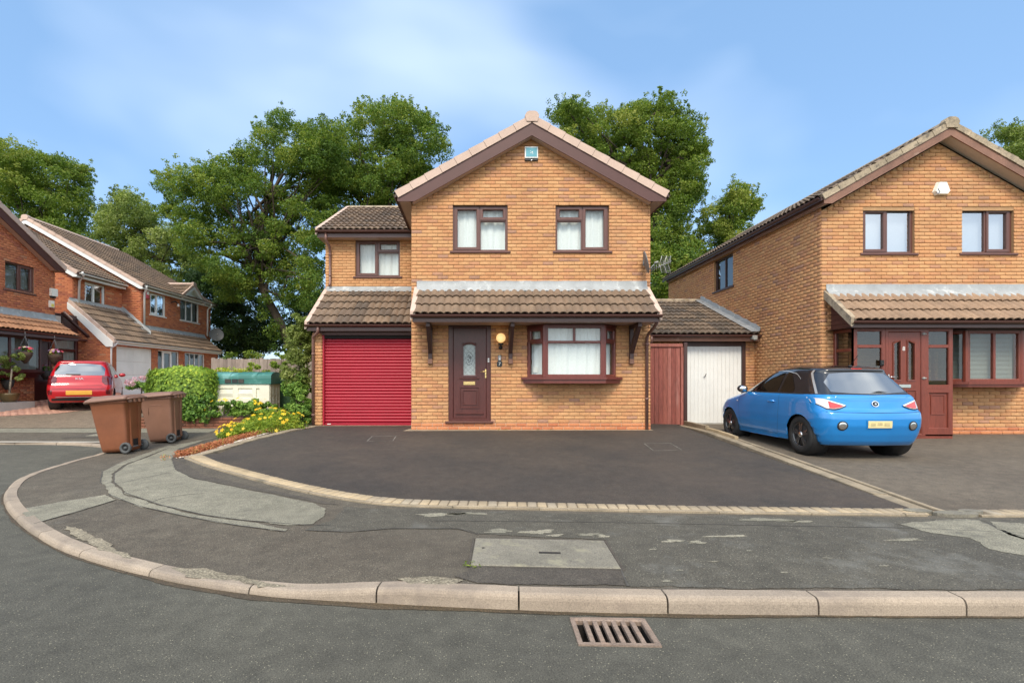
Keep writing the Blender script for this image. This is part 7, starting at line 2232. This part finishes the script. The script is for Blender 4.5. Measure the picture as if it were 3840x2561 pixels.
# ---- storage box
sb = thing("storage_box", "cream plastic garden storage box with teal green lid behind the flowers", "storage box", (-5.97, 13.1, .53))
xa, xb, ya, yb = -6.72, -5.22, 12.80, 13.42
Fb = frame((0, ya, 0), (1, 0, 0), (0, -1, 0))
mb = MB(); mb.box((xa, ya + .02, .53), (xb, yb, 1.335)); body = mb.build("body", "box_cream", sb)
cols = [(xa, xa + .08), (xa + .08, xa + .18), (xa + .53, xa + .66), (xa + 1.03, xa + 1.12), (xa + 1.19, xb - .10), (xb - .10, xb)]
mb = MB()
for (p, q) in ((xa, xa + .06), (xa + .12, xa + .20), (xa + .56, xa + .70), (xa + 1.06, xa + 1.16), (xa + 1.24, xb)): mb.fbox(Fb, p, q, -.021, .012, .53, 1.335, .008)
for (p, q) in ((.53, .60), (.86, .98), (1.22, 1.335)): mb.fbox(Fb, xa, xb, -.021, .010, p, q, .008)
mb.build("moulded_frame", "box_cream", body)
for (p, q) in ((xa + .20, xa + .56), (xa + .70, xa + 1.06)):
    for (z0, z1) in ((.60, .86), (.98, 1.22)):
        mb = MB(); mb.add([Fb(p, -.018, z0), Fb(q, -.018, z0), Fb(q, .004, z0 + (z1 - z0) * .45), Fb(p, .004, z0 + (z1 - z0) * .45), Fb(p, -.018, z1), Fb(q, -.018, z1)], [(0, 1, 2, 3), (3, 2, 5, 4)]); mb.build("panel", "box_cream", body, fixn=False)
Fsb = frame((xb, ya, 0), (0, 1, 0), (1, 0, 0))
mb = MB()
for a0 in (.0, .18, .40, .58): mb.fbox(Fsb, a0 + .02, a0 + .07, -.02, .012, .53, 1.335, .006)
for z0 in (.53, .78, 1.02, 1.26): mb.fbox(Fsb, .02, .62, -.02, .009, z0, z0 + .07, .006)
mb.build("side_ribs", "box_cream", body)
def lid_pt(x, t):
    a = math.pi * t
    return (x, lerp(ya - .04, yb + .03, (1 - math.cos(a)) / 2), 1.47 + .17 * math.sin(a) ** .7)
segs = [(xa - .04, xa + .06, .0), (xa + .06, xa + .50, .010), (xa + .50, xa + .72, -.004), (xa + .72, xa + 1.18, .010), (xa + 1.18, xa + 1.30, -.004), (xa + 1.30, xb + .05, .008)]
mb = MB(); mb.box((xa - .04, ya - .04, 1.335), (xb + .05, yb + .03, 1.475)); lid = mb.build("lid", "box_green", sb)
for (p, q, dz_) in segs:
    mb = MB(); V = []; n = 12
    for x in (p, q): V += [(lid_pt(x, k / n)[0], lid_pt(x, k / n)[1], lid_pt(x, k / n)[2] + dz_) for k in range(n + 1)]
    F = [(k, k + 1, n + 2 + k, n + 1 + k) for k in range(n)] + [tuple(range(n + 1)), tuple(range(n + 1, 2 * n + 2))]
    mb.add(V, F, False); mb.build("lid_rib", "box_green", lid)
for (p, q, m_) in ((xa + .38, xa + .53, "pot_dark"), (xa + .56, xa + .70, "print_black"), (xa + .72, xa + .86, "pot_dark")):
    mb = MB(); mb.box((p, ya - .055, 1.36), (q, ya - .03, 1.46)); mb.build("latch", m_, lid)

# ---- fence
fe = thing("board_fence", "weathered grey close-board garden fence behind the storage box", "fence", (-6.5, 16.2, .5))
items = []
n_b = 37
for i in range(n_b):
    x0 = -8.5 + i * .13; h = 2.12 + random.uniform(-.015, .015)
    mb = MB(); mb.box((x0 + .003, 16.2 - .006 * (i % 2), .45), (x0 + .127, 16.22, h)); toned(mb, "board", "fence_timber", fe)
for i in range(4):
    mb = MB(); x0 = -8.5 + i * 1.55; mb.box((x0, 16.225, .3), (x0 + .1, 16.32, 2.16)); toned(mb, "post", "fence_timber", fe)
for z in (.7, 1.3, 1.9):
    mb = MB(); mb.box((-8.5, 16.222, z), (-3.72, 16.26, z + .08)); toned(mb, "rail", "fence_timber", fe)

# ---- pots and baskets at the left house
def pot(parent, c, r, h, mat, name="pot"):
    mb = MB(); mb.lathe(c, (0, 0, 1), [(r * .62, 0), (r * .9, h * .35), (r, h * .8), (r * 1.04, h), (r * .92, h), (r * .88, h * .85)], 22); return mb.build(name, mat, parent)
st = thing("stone_step", "grey concrete slab under the bronze pot by left house", "slab", (-13.55, 14.3, zg(-13.5, 14.3)))
mb = MB(); mb.box((-13.85, 13.7, zg(-13.5, 14.3) - .1), (-13.15, 15.0, .80)); mb.build("block", "render_grey", st)
# ================================================================== planting
def leaf_quads(P, N, L, Wd, tone, rng):
    """one folded quad per leaf at P with rough normal N"""
    n = len(P)
    R = rng.normal(size=(n, 3)); R /= np.linalg.norm(R, axis=1)[:, None]
    nn = N * .75 + R * .85 + np.array([0, 0, .35]); nn /= np.linalg.norm(nn, axis=1)[:, None]
    T = np.cross(nn, rng.normal(size=(n, 3))); T /= np.linalg.norm(T, axis=1)[:, None]
    B = np.cross(nn, T)
    s = rng.uniform(.7, 1.25, size=(n, 1))
    l, w = L * s * .5, Wd * s * .5
    V = np.stack([P - T * l, P + B * w - nn * w * .25 + T * l * .1, P + T * l, P - B * w - nn * w * .25 + T * l * .1], axis=1).reshape(-1, 3)
    F = np.arange(4 * n).reshape(n, 4)
    return V, F, np.clip(tone, 0.0, .999)

class Leaves:
    def __init__(s, seed): s.rng = np.random.default_rng(seed); s.V = []; s.F = []; s.T = []; s.n = 0
    def blob(s, c, r, n, L, W, tone, spread=.21, shell=.55):
        rng = s.rng
        D = rng.normal(size=(n, 3)); D /= np.linalg.norm(D, axis=1)[:, None]
        rad = rng.uniform(shell ** 3, 1.0, size=(n, 1)) ** (1 / 3) * rng.normal(1, .07, size=(n, 1))
        P = np.array(c) + D * rad * np.array(r)
        s.leaves(P, D, L, W, rng.normal(tone, spread, n))
    def leaves(s, P, D, L, W, tone):
        V, F, T = leaf_quads(np.asarray(P), np.asarray(D), L, W, tone, s.rng)
        s.V.append(V); s.F.append(F + s.n); s.T.append(T); s.n += len(V)
    def build(s, name, mat, parent):
        V = xform(np.concatenate(s.V), inv_of(parent))
        me = fast_mesh(name, V, np.concatenate(s.F), np.concatenate(s.T))
        o = link(name, me, mat, parent); o["kind"] = "stuff"
        return o

def tree(name, label, poly, Y, depth, trunk, mat, n_blob, per, rb, L, seed, tone=.45, limbs=26, group=None, trunk_r=.3, sparse=.55, cat="tree"):
    """crown outline read on the overview, given real size and depth at distance Y; trunk = world points"""
    r = random.Random(seed); s = 1150.0 / Y
    root = thing(name, label, cat, trunk[0], 0, group)
    P3 = [Vector(p) for p in trunk]
    mb = MB(); mb.tube(P3, [lerp(trunk_r, trunk_r * .35, i / (len(P3) - 1)) for i in range(len(P3))], 12); mb.build("trunk", "bark", root)
    xs = [p[0] for p in poly]; ys = [p[1] for p in poly]
    cx, cy = sum(xs) / len(xs), sum(ys) / len(ys)
    blobs = []; tries = 0
    while len(blobs) < n_blob and tries < n_blob * 90:
        tries += 1
        u, v = r.uniform(min(xs), max(xs)), r.uniform(min(ys), max(ys))
        rr = rb * r.uniform(.6, 1.25); e = rr * s * .42
        if not all(in_poly(u + du * e, v + dv * e, poly) for du, dv in ((0, 0), (1, 0), (-1, 0), (0, -1), (0, .6), (.7, -.7), (-.7, -.7))): continue
        yy = Y + max(-1.0, min(1.0, r.gauss(0, .5))) * depth * .6
        X = (u - 1088) * yy / 1150.0; Z = EYE + (871 - v) * yy / 1150.0
        if any((b[0] - X) ** 2 + (b[1] - yy) ** 2 + (b[2] - Z) ** 2 < (sparse * (rr + b[3])) ** 2 for b in blobs): continue
        blobs.append((X, yy, Z, rr))
    lv = Leaves(seed)
    for (X, yy, Z, rr) in blobs:
        t = tone + r.gauss(0, .19)
        lv.blob((X, yy, Z), (rr * r.uniform(.9, 1.3), rr * r.uniform(.9, 1.2), rr * r.uniform(.6, .9)), int(per * (rr / rb) ** 2), L, L * .62, t)
        # stray sprigs that roughen the outline
        for _ in range(5):
            a = r.uniform(0, 6.28); e = r.uniform(-.4, 1.0); k = r.uniform(1.0, 1.35)
            c = (X + math.cos(a) * rr * k, yy + math.sin(a) * rr * .9, Z + e * rr * k)
            lv.blob(c, (rr * r.uniform(.2, .4), rr * .3, rr * r.uniform(.2, .35)), int(per * .06), L, L * .62, t + .05, shell=.1)
    lv.build("crown", mat, root)
    # limbs reaching into the clumps
    mb = MB()
    picks = sorted(blobs, key=lambda b: r.random())[:limbs]
    for (X, yy, Z, rr) in picks:
        k = r.uniform(.45, 1.0) * (len(P3) - 1); i0 = min(len(P3) - 2, int(k)); a = P3[i0].lerp(P3[i0 + 1], k - i0)
        b = Vector((X, yy, Z)); m1 = a.lerp(b, .35) + Vector((r.gauss(0, .25), r.gauss(0, .25), -.02 * (b - a).length + r.gauss(0, .2))); m2 = a.lerp(b, .7) + Vector((r.gauss(0, .2), r.gauss(0, .2), r.gauss(0, .15)))
        w = trunk_r * r.uniform(.22, .42)
        mb.tube([a, m1, m2, b], [w, w * .7, w * .45, w * .15], 6, cap=False)
    if picks: mb.build("branches", "bark", root)
    return root

tree("oak_tree", "large spreading oak with leaning trunk behind the left gardens", [(358, 470), (362, 405), (400, 378), (450, 368), (545, 345), (565, 300), (625, 268), (650, 250), (672, 275), (735, 272), (790, 290), (800, 400), (765, 480), (745, 560),
     (740, 640), (740, 720), (690, 745), (660, 760), (645, 700), (620, 640), (590, 645), (575, 700), (520, 690), (470, 640), (425, 590), (400, 545), (372, 510)], 24.0, 4.2,
     [(-7.9, 24, .6), (-8.6, 24, 2.6), (-9.4, 24, 4.4), (-10.2, 24, 5.9), (-10.5, 24.1, 7.2), (-10.2, 24, 9.0), (-9.6, 24, 10.6)], "leaf_oak", 330, 420, .46, .095, 21, .50, 70, trunk_r=.24, sparse=.36)
tree("tall_oak", "tall rounded dark green tree above the middle house's left roof", [(745, 320), (798, 265), (812, 238), (885, 230), (935, 238), (985, 266), (1022, 300), (1042, 345), (1012, 405), (960, 480), (780, 500), (745, 570), (735, 660), (712, 640), (705, 560), (720, 440)], 25.0, 4.0,
     [(-5.2, 25, .6), (-5.1, 25, 4.0), (-4.7, 25, 8.0), (-4.2, 25, 11.5)], "leaf_oak", 210, 460, .50, .098, 22, .52, 36, sparse=.34)
tree("lime_tree", "tall mid-green tree rising behind the middle house's right roof slope", [(1256, 250), (1280, 230), (1340, 238), (1400, 246), (1470, 235), (1530, 212), (1580, 238), (1612, 262), (1615, 322), (1640, 346), (1622, 400), (1620, 450), (1590, 500), (1600, 560), (1560, 600), (1520, 650), (1488, 700), (1488, 480), (1450, 430), (1350, 360), (1270, 295)], 22.5, 3.6,
     [(8.6, 22.5, .5), (8.5, 22.5, 4.0), (8.2, 22.6, 7.0), (7.6, 22.5, 10.5), (7.4, 22.5, 12.5)], "leaf_mid", 250, 430, .44, .090, 23, .42, 50, sparse=.34)
tree("small_ash", "smaller yellow-green tree right of the tall one, above the garage", [(1600, 500), (1640, 455), (1665, 452), (1690, 416), (1734, 424), (1744, 470), (1718, 525), (1660, 600), (1600, 650), (1570, 600)], 24.5, 2.6,
     [(12.0, 24.5, .5), (12.1, 24.5, 4.0), (12.3, 24.5, 7.0), (12.7, 24.5, 9.2)], "leaf_mid", 80, 380, .40, .095, 24, .62, 22, trunk_r=.18, sparse=.34)
tree("broad_tree", "dense green tree above the roofs at the far left edge", [(-60, 300), (0, 312), (30, 328), (70, 348), (120, 360), (170, 373), (214, 393), (205, 440), (220, 500), (230, 560), (150, 560), (60, 520), (-60, 470)], 36.0, 5.0,
     [(-32, 36, .6), (-31.6, 36, 6), (-31, 36, 11), (-30.5, 36, 15)], "leaf_mid", 170, 430, .68, .135, 25, .40, 20, sparse=.34)
tree("pale_tree", "pale yellow-green tree between the left roofs and the oak", [(232, 480), (268, 440), (312, 443), (348, 480), (400, 530), (450, 562), (484, 615), (470, 690), (330, 620), (250, 570), (218, 550)], 33.0, 3.5,
     [(-21.5, 33, .6), (-21.6, 33, 5), (-21.8, 33, 9), (-22, 33, 12)], "leaf_pale", 130, 360, .56, .125, 26, .40, 26, trunk_r=.22, sparse=.34)
tree("far_right_tree", "pale green treetop at the right edge behind the gable", [(2266, 302), (2300, 288), (2351, 284), (2420, 300), (2440, 420), (2351, 420), (2310, 360), (2285, 320)], 30.0, 2.6,
     [(31.5, 30, .5), (31.6, 30, 6), (31.6, 30, 11), (31.4, 30, 14)], "leaf_pale", 60, 360, .55, .12, 27, .55, 8, trunk_r=.2, sparse=.34)
tree("holly_tree", "dark evergreen tree beside the far end of the left houses", [(425, 640), (470, 610), (520, 615), (570, 640), (610, 690), (645, 740), (655, 818), (500, 825), (480, 720), (440, 690)], 29.0, 3.2,
     [(-13.2, 29, .6), (-13.2, 29, 2.5), (-13.3, 29, 4.5), (-13.5, 29, 6.0)], "leaf_dark", 110, 420, .58, .12, 28, .50, 8, trunk_r=.2, sparse=.36)
tree("dark_tree", "dark tree behind the oak's trunk, right of the fence", [(640, 740), (680, 690), (735, 640), (745, 740), (740, 815), (650, 815)], 28.0, 2.4,
     [(-9.2, 28, .6), (-9.2, 28, 2.5), (-9.3, 28, 4.0), (-9.4, 28, 5.0)], "leaf_dark", 26, 420, .62, .13, 29, .7, 6, trunk_r=.15, sparse=.40)  # dark green leaf colour over the whole crown
tree("garage_tree", "green bushy tree filling the gap above the garage roof", [(1488, 560), (1540, 540), (1600, 560), (1640, 600), (1560, 650), (1530, 720), (1488, 720)], 21.0, 2.0,
     [(8.2, 21, .5), (8.2, 21, 2), (8.3, 21, 3.6), (8.4, 21, 5)], "leaf_oak", 36, 420, .50, .11, 30, .60, 8, trunk_r=.14, sparse=.36)

oak = [o for o in COL.objects if o.name == "oak_tree"][0]
lv = Leaves(71); rt = random.Random(71)
for _ in range(46):
    t = rt.uniform(0, 1); X = np.interp(t, [0, .3, .6, 1], [-7.9, -8.6, -9.4, -10.3]); Z = np.interp(t, [0, .3, .6, 1], [.8, 2.6, 4.4, 6.4])
    lv.blob((X + rt.gauss(0, .35), 23.8 + rt.gauss(0, .3), Z + rt.gauss(0, .3)), (.30, .25, .24), 90, .09, .06, .35 + rt.gauss(0, .15))
lv.build("trunk_shoots", "leaf_oak", oak)

def bush(name, label, cat, blobs, mat, L, seed, tone=.5, W=.6, loc=None, flowers=None, group=None, stems=4, extra=None):
    """blobs: (x,y,z,rx,ry,rz,n)"""
    b0 = blobs[0]
    root = thing(name, label, cat, loc or (b0[0], b0[1], zg(b0[0], b0[1])), 0, group)
    lv = Leaves(seed); r = random.Random(seed)
    for (x, y, z, rx_b, ry_b, rz_b, n) in blobs:
        m = max(6, int(n / 90)); 
        for _ in range(m):
            a, e = r.uniform(0, 6.283), math.asin(r.uniform(-.85, .98)); k = r.uniform(.55, .95)
            c = (x + rx_b * k * math.cos(a) * math.cos(e), y + ry_b * k * math.sin(a) * math.cos(e), z + rz_b * k * math.sin(e))
            q = min(rx_b, ry_b, rz_b) * r.uniform(.25, .42)
            lv.blob(c, (q * 1.1, q * 1.1, q * .8), int(n / m), L, L * W, tone + r.gauss(0, .14), shell=.3)
    lv.build("foliage", mat, root)
    if stems:
        mb = MB()
        for _ in range(stems):
            x, y, z, rx_b, ry_b, rz_b, n = r.choice(blobs)
            base = Vector((x + r.uniform(-.3, .3) * rx_b, y + r.uniform(-.3, .3) * ry_b, root.location.z))
            mb.tube([base, base.lerp(Vector((x, y, z)), .6) + Vector((r.gauss(0, .03), r.gauss(0, .03), 0)), Vector((x + r.uniform(-.4, .4) * rx_b, y, z + .3 * rz_b))], [.02, .014, .006], 5)
        mb.build("stems", "bark", root)
    if flowers:
        n, mat_f, size, region = flowers
        V, F, T = [], [], []
        for _ in range(n):
            x, y, z, rx_b, ry_b, rz_b, _n = r.choice(blobs)
            a, e = r.uniform(0, 6.283), r.uniform(region[0], region[1])
            d = Vector((math.cos(a) * math.cos(e), math.sin(a) * math.cos(e), math.sin(e)))
            c = Vector((x + rx_b * d.x * 1.04, y + ry_b * d.y * 1.04, z + rz_b * d.z * 1.04 + .02))
            nn = (d + Vector((0, -.5, .5))).normalized(); t = nn.orthogonal().normalized(); b = nn.cross(t)
            s_ = size * r.uniform(.75, 1.2); tn = r.random()
            for k in range(5):
                th = 6.283 * k / 5; u1 = t * math.cos(th) + b * math.sin(th); u2 = t * math.cos(th + .5) + b * math.sin(th + .5); u0 = t * math.cos(th - .5) + b * math.sin(th - .5)
                i0 = len(V); V += [c, c + u0 * s_ * .62 + nn * s_ * .1, c + u1 * s_ + nn * s_ * .05, c + u2 * s_ * .62 + nn * s_ * .1]; F.append((i0, i0 + 1, i0 + 2, i0 + 3)); T.append(tn)
        me = fast_mesh("flowers", xform([tuple(v) for v in V], inv_of(root)), F, T); o = link("flowers", me, mat_f, root); o["kind"] = "stuff"
    return root

# hedge over the low wall: bright outer leaves, darker ivy beneath
hd = thing("hedge", "dense clipped green hedge with yellowish top over the low brick wall", "hedge", (-7.2, 12.8, .5))
def box_leaves(lv, c, h, n, L, W, tone, rng, p=5.0, spread=.17, top=.10):
    D = rng.normal(size=(n, 3)); D[:, 2] = np.abs(D[:, 2]) * 1.1 - .35 * (rng.random(n) < .45)
    k = (np.abs(D) ** p).sum(1) ** (1 / p)
    P = D / k[:, None] * (1 + rng.normal(0, .035, size=(n, 1)) - .10 * rng.random((n, 1)) ** 2)
    wob = 1 + .05 * np.sin(P[:, 0] * 5 + 1) + .04 * np.sin(P[:, 1] * 7 + P[:, 0] * 9)
    N = np.sign(P) * np.abs(P) ** 3; N /= np.linalg.norm(N, axis=1)[:, None] + 1e-6
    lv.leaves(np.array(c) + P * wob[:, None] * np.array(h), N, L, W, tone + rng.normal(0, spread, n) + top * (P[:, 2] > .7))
lv = Leaves(41)
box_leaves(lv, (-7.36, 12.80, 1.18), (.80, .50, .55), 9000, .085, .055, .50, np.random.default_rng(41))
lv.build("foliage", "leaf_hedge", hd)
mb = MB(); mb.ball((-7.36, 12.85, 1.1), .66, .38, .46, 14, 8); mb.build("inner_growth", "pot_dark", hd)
lv = Leaves(42); r = random.Random(42)
for i in range(60):
    lv.blob((r.uniform(-7.7, -6.55), r.uniform(12.22, 12.5), r.uniform(.42, 1.05)), (.16, .12, .14), 80, .075, .05, .5 + r.gauss(0, .18))
lv.build("ivy", "leaf_ivy", hd)
lv = Leaves(43)
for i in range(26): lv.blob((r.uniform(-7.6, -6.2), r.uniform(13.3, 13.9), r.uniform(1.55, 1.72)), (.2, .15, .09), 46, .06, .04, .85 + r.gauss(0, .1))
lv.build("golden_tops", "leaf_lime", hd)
bush("flowering_shrub", "dark-leaved shrub with yellow flowers on the low wall before the storage box", "shrub", [(-6.15, 12.40, .70, .45, .32, .26, 1800), (-5.65, 12.38, .72, .45, .32, .26, 1800), (-5.15, 12.40, .68, .42, .32, .26, 1700)], "leaf_ivy", .07, 44, .80, flowers=(34, "petal_yellow", .055, (-.3, 1.2)))
bush("flowering_shrub", "bright lime mound of yellow flowers beside the garage corner", "shrub", [(-4.62, 10.70, .34, .66, .58, .34, 8500), (-5.05, 10.65, .27, .42, .42, .24, 4000), (-4.18, 11.10, .42, .44, .48, .32, 5000), (-4.7, 11.4, .42, .58, .4, .36, 3600)], "leaf_lime", .055, 45, .46, W=.42, flowers=(80, "petal_yellow", .050, (.1, 1.4)))
bush("bamboo_shrub", "tall pale feathery shrub growing against the garage's left corner", "shrub", [(-4.36, 12.5, 2.30, .40, .38, .58, 3400), (-4.36, 12.45, 1.70, .40, .38, .55, 3000), (-4.28, 12.4, 2.70, .26, .28, .38, 1400)], "leaf_pale", .10, 46, .50, W=.30, stems=8)
bush("leafy_shrub", "low grey-green shrub below the tall one by garage", "shrub", [(-4.26, 12.2, .95, .36, .30, .45, 2400), (-4.12, 11.95, .62, .26, .24, .30, 1300), (-4.40, 12.45, 1.25, .34, .32, .4, 1700)], "leaf_ivy", .085, 47, .78, W=.5, stems=6)
bush("golden_shrub", "small golden shrub against the fence, left of the brighter one", "shrub", [(-6.95, 15.6, 1.75, .34, .3, .45, 900), (-6.95, 15.6, 1.25, .4, .3, .4, 600)], "leaf_lime", .075, 48, .35)
bush("golden_shrub", "bright yellow-green conical shrub against the fence behind the green bin", "shrub", [(-6.05, 15.5, 1.65, .46, .35, .45, 1200), (-6.02, 15.5, 2.05, .30, .25, .32, 700), (-6.05, 15.5, 1.15, .5, .35, .4, 700)], "leaf_lime", .065, 49, .30)
bush("bramble_shrub", "green bush rising behind the fence near the white-trimmed house", "shrub", [(-9.0, 19.6, 1.9, .9, .6, .7, 1400), (-7.6, 19.8, 1.8, 1.0, .6, .7, 1200)], "leaf_mid", .12, 50, .5)
bush("hydrangea", "pink hydrangea in bloom just behind the brown bins", "shrub", [(-9.75, 14.7, 1.15, .40, .35, .34, 700)], "leaf_ivy", .085, 51, .6, flowers=None)
lv = Leaves(52); hy = [o for o in COL.objects if o.name.startswith("hydrangea")][0]
for i in range(15):
    a = r.uniform(0, 6.28); e = r.uniform(.0, 1.3)
    lv.blob((-9.75 + .42 * math.cos(a) * math.cos(e), 14.7 + .37 * math.sin(a) * math.cos(e), 1.18 + .36 * math.sin(e)), (.095, .095, .075), 60, .035, .03, .55 + r.gauss(0, .15), shell=.7)
lv.build("flowers", "petal_pink", hy)
mb = MB(); mb.lathe((-9.75, 14.7, zg(-9.75, 14.7)), (0, 0, 1), [(.16, 0), (.22, .25), (.24, .40), (.20, .40)], 18); mb.build("pot", "pot_dark", hy)

# potted tree, baskets and wall planters at the left house
tp = bush("potted_tree", "small pale standard tree in a round bronze pot by left wall", "potted plant", [(-13.32, 14.42, 1.92, .32, .30, .26, 700), (-13.32, 14.42, 1.62, .34, .32, .22, 600), (-13.2, 14.5, 2.1, .18, .18, .16, 200)], "leaf_pale", .075, 53, .62, loc=(-13.36, 14.4, .80), stems=0)
pot(tp, (-13.36, 14.4, .80), .23, .26, "pot_bronze")
mb = MB(); mb.tube([(-13.36, 14.4, .95), (-13.34, 14.41, 1.3), (-13.31, 14.43, 1.75)], [.03, .024, .018], 8); mb.build("trunk", "verge_old", tp)
for lab, y, z in (("hanging basket of red and pink flowers at left house bay", 14.82, 2.22), ("hanging basket of purple and white flowers near the left entrance", 15.86, 2.20)):
    x = -13.28
    hb = bush("hanging_basket", lab, "hanging basket", [(x, y, z + .08, .20, .20, .10, 320)], "leaf_hedge", .06, int(y * 10), .55, loc=(x, y, z - .3), stems=0, flowers=(26, "petal_mixed", .045, (.0, 1.3)))
    mb = MB(); mb.lathe((x, y, z - .30), (0, 0, 1), [(.03, 0), (.10, .10), (.17, .24), (.185, .34)], 16); mb.build("basket", "coir", hb)
    mb = MB()
    for k in range(3):
        a = k * 2.09; mb.tube([(x + .18 * math.cos(a), y + .18 * math.sin(a), z + .03), (x, y, z + .52)], .004, 5)
    mb.tube([(x, y, z + .52), (x, y, z + .64)], .006, 5); mb.build("chain", "grey_metal", hb)
for lab, y, z in (("dark wall planter with red and white flowers beside left entrance", 16.45, 1.60), ("dark wall planter half hidden behind the potted tree", 15.10, 1.30)):
    x = -14.05
    wp = bush("wall_planter", lab, "planter", [(x, y, z + .20, .16, .20, .10, 220)], "leaf_ivy", .06, int(y * 10) + 3, .5, loc=(x, y, z - .15), stems=0, flowers=(12, "petal_mixed", .04, (.0, 1.3)))
    mb = MB(); mb.lathe((x, y, z - .16), (0, 0, 1), [(.06, 0), (.13, .12), (.16, .30), (.14, .30)], 14); mb.build("pot", "pot_dark", wp)

# red sedum and pale chippings along the edge of the bed
rng = np.random.default_rng(60)
path = [(-4.72, 8.28), (-4.70, 8.9), (-4.62, 9.5), (-4.45, 10.2), (-4.25, 10.75)]
lv = Leaves(61)
for i in range(420):
    t = rng.uniform(0, 1); x = np.interp(t, np.linspace(0, 1, 5), [p[0] for p in path]) + rng.normal(0, .13) ; y = np.interp(t, np.linspace(0, 1, 5), [p[1] for p in path])
    lv.blob((x - .10, y, zg(x, y) + .045), (.08, .08, .065), 40, .036, .013, .45 + rng.normal(0, .2), shell=.1)
o = lv.build("sedum", "leaf_sedum", None); tag(o, "low rusty red sedum carpeting the tip of the flower bed", "ground cover", kind="stuff")
V, F, T = [], [], []
for i in range(1400):
    t = rng.uniform(0, 1); x = np.interp(t, np.linspace(0, 1, 5), [p[0] for p in path]) + rng.uniform(-.20, .22); y = np.interp(t, np.linspace(0, 1, 5), [p[1] for p in path]) + rng.normal(0, .05)
    s_ = rng.uniform(.006, .014); z = zg(x, y) + .018; i0 = len(V)
    V += [(x - s_, y - s_ * .6, z), (x + s_ * .8, y - s_, z), (x + s_, y + s_ * .7, z), (x - s_ * .7, y + s_, z), (x, y, z + s_)]
    F += [(i0, i0 + 1, i0 + 4), (i0 + 1, i0 + 2, i0 + 4), (i0 + 2, i0 + 3, i0 + 4), (i0 + 3, i0, i0 + 4)]
me = fast_mesh("chippings", V, F); o = link("chippings", me, "chipping"); tag(o, "pale stone chippings scattered among the red sedum", "gravel", kind="stuff")
# small weeds along the foot of the house wall and the kerb
lv = Leaves(62)
for (x, y) in [(.62, 10.66), (.70, 10.66), (1.35, 10.66), (1.62, 10.67), (.58, 10.64), (-.02, 3.60), (-.05, 3.66), (.02, 3.58)]:
    for _ in range(1): lv.blob((x + rng.normal(0, .03), y, zg(x, y) + .015), (.05, .02, .02), 9, .035, .008, .5, shell=.1)
o = lv.build("weeds", "leaf_mid", None); tag(o, "tiny weeds sprouting along wall foot and cover edge", "weeds", kind="stuff")
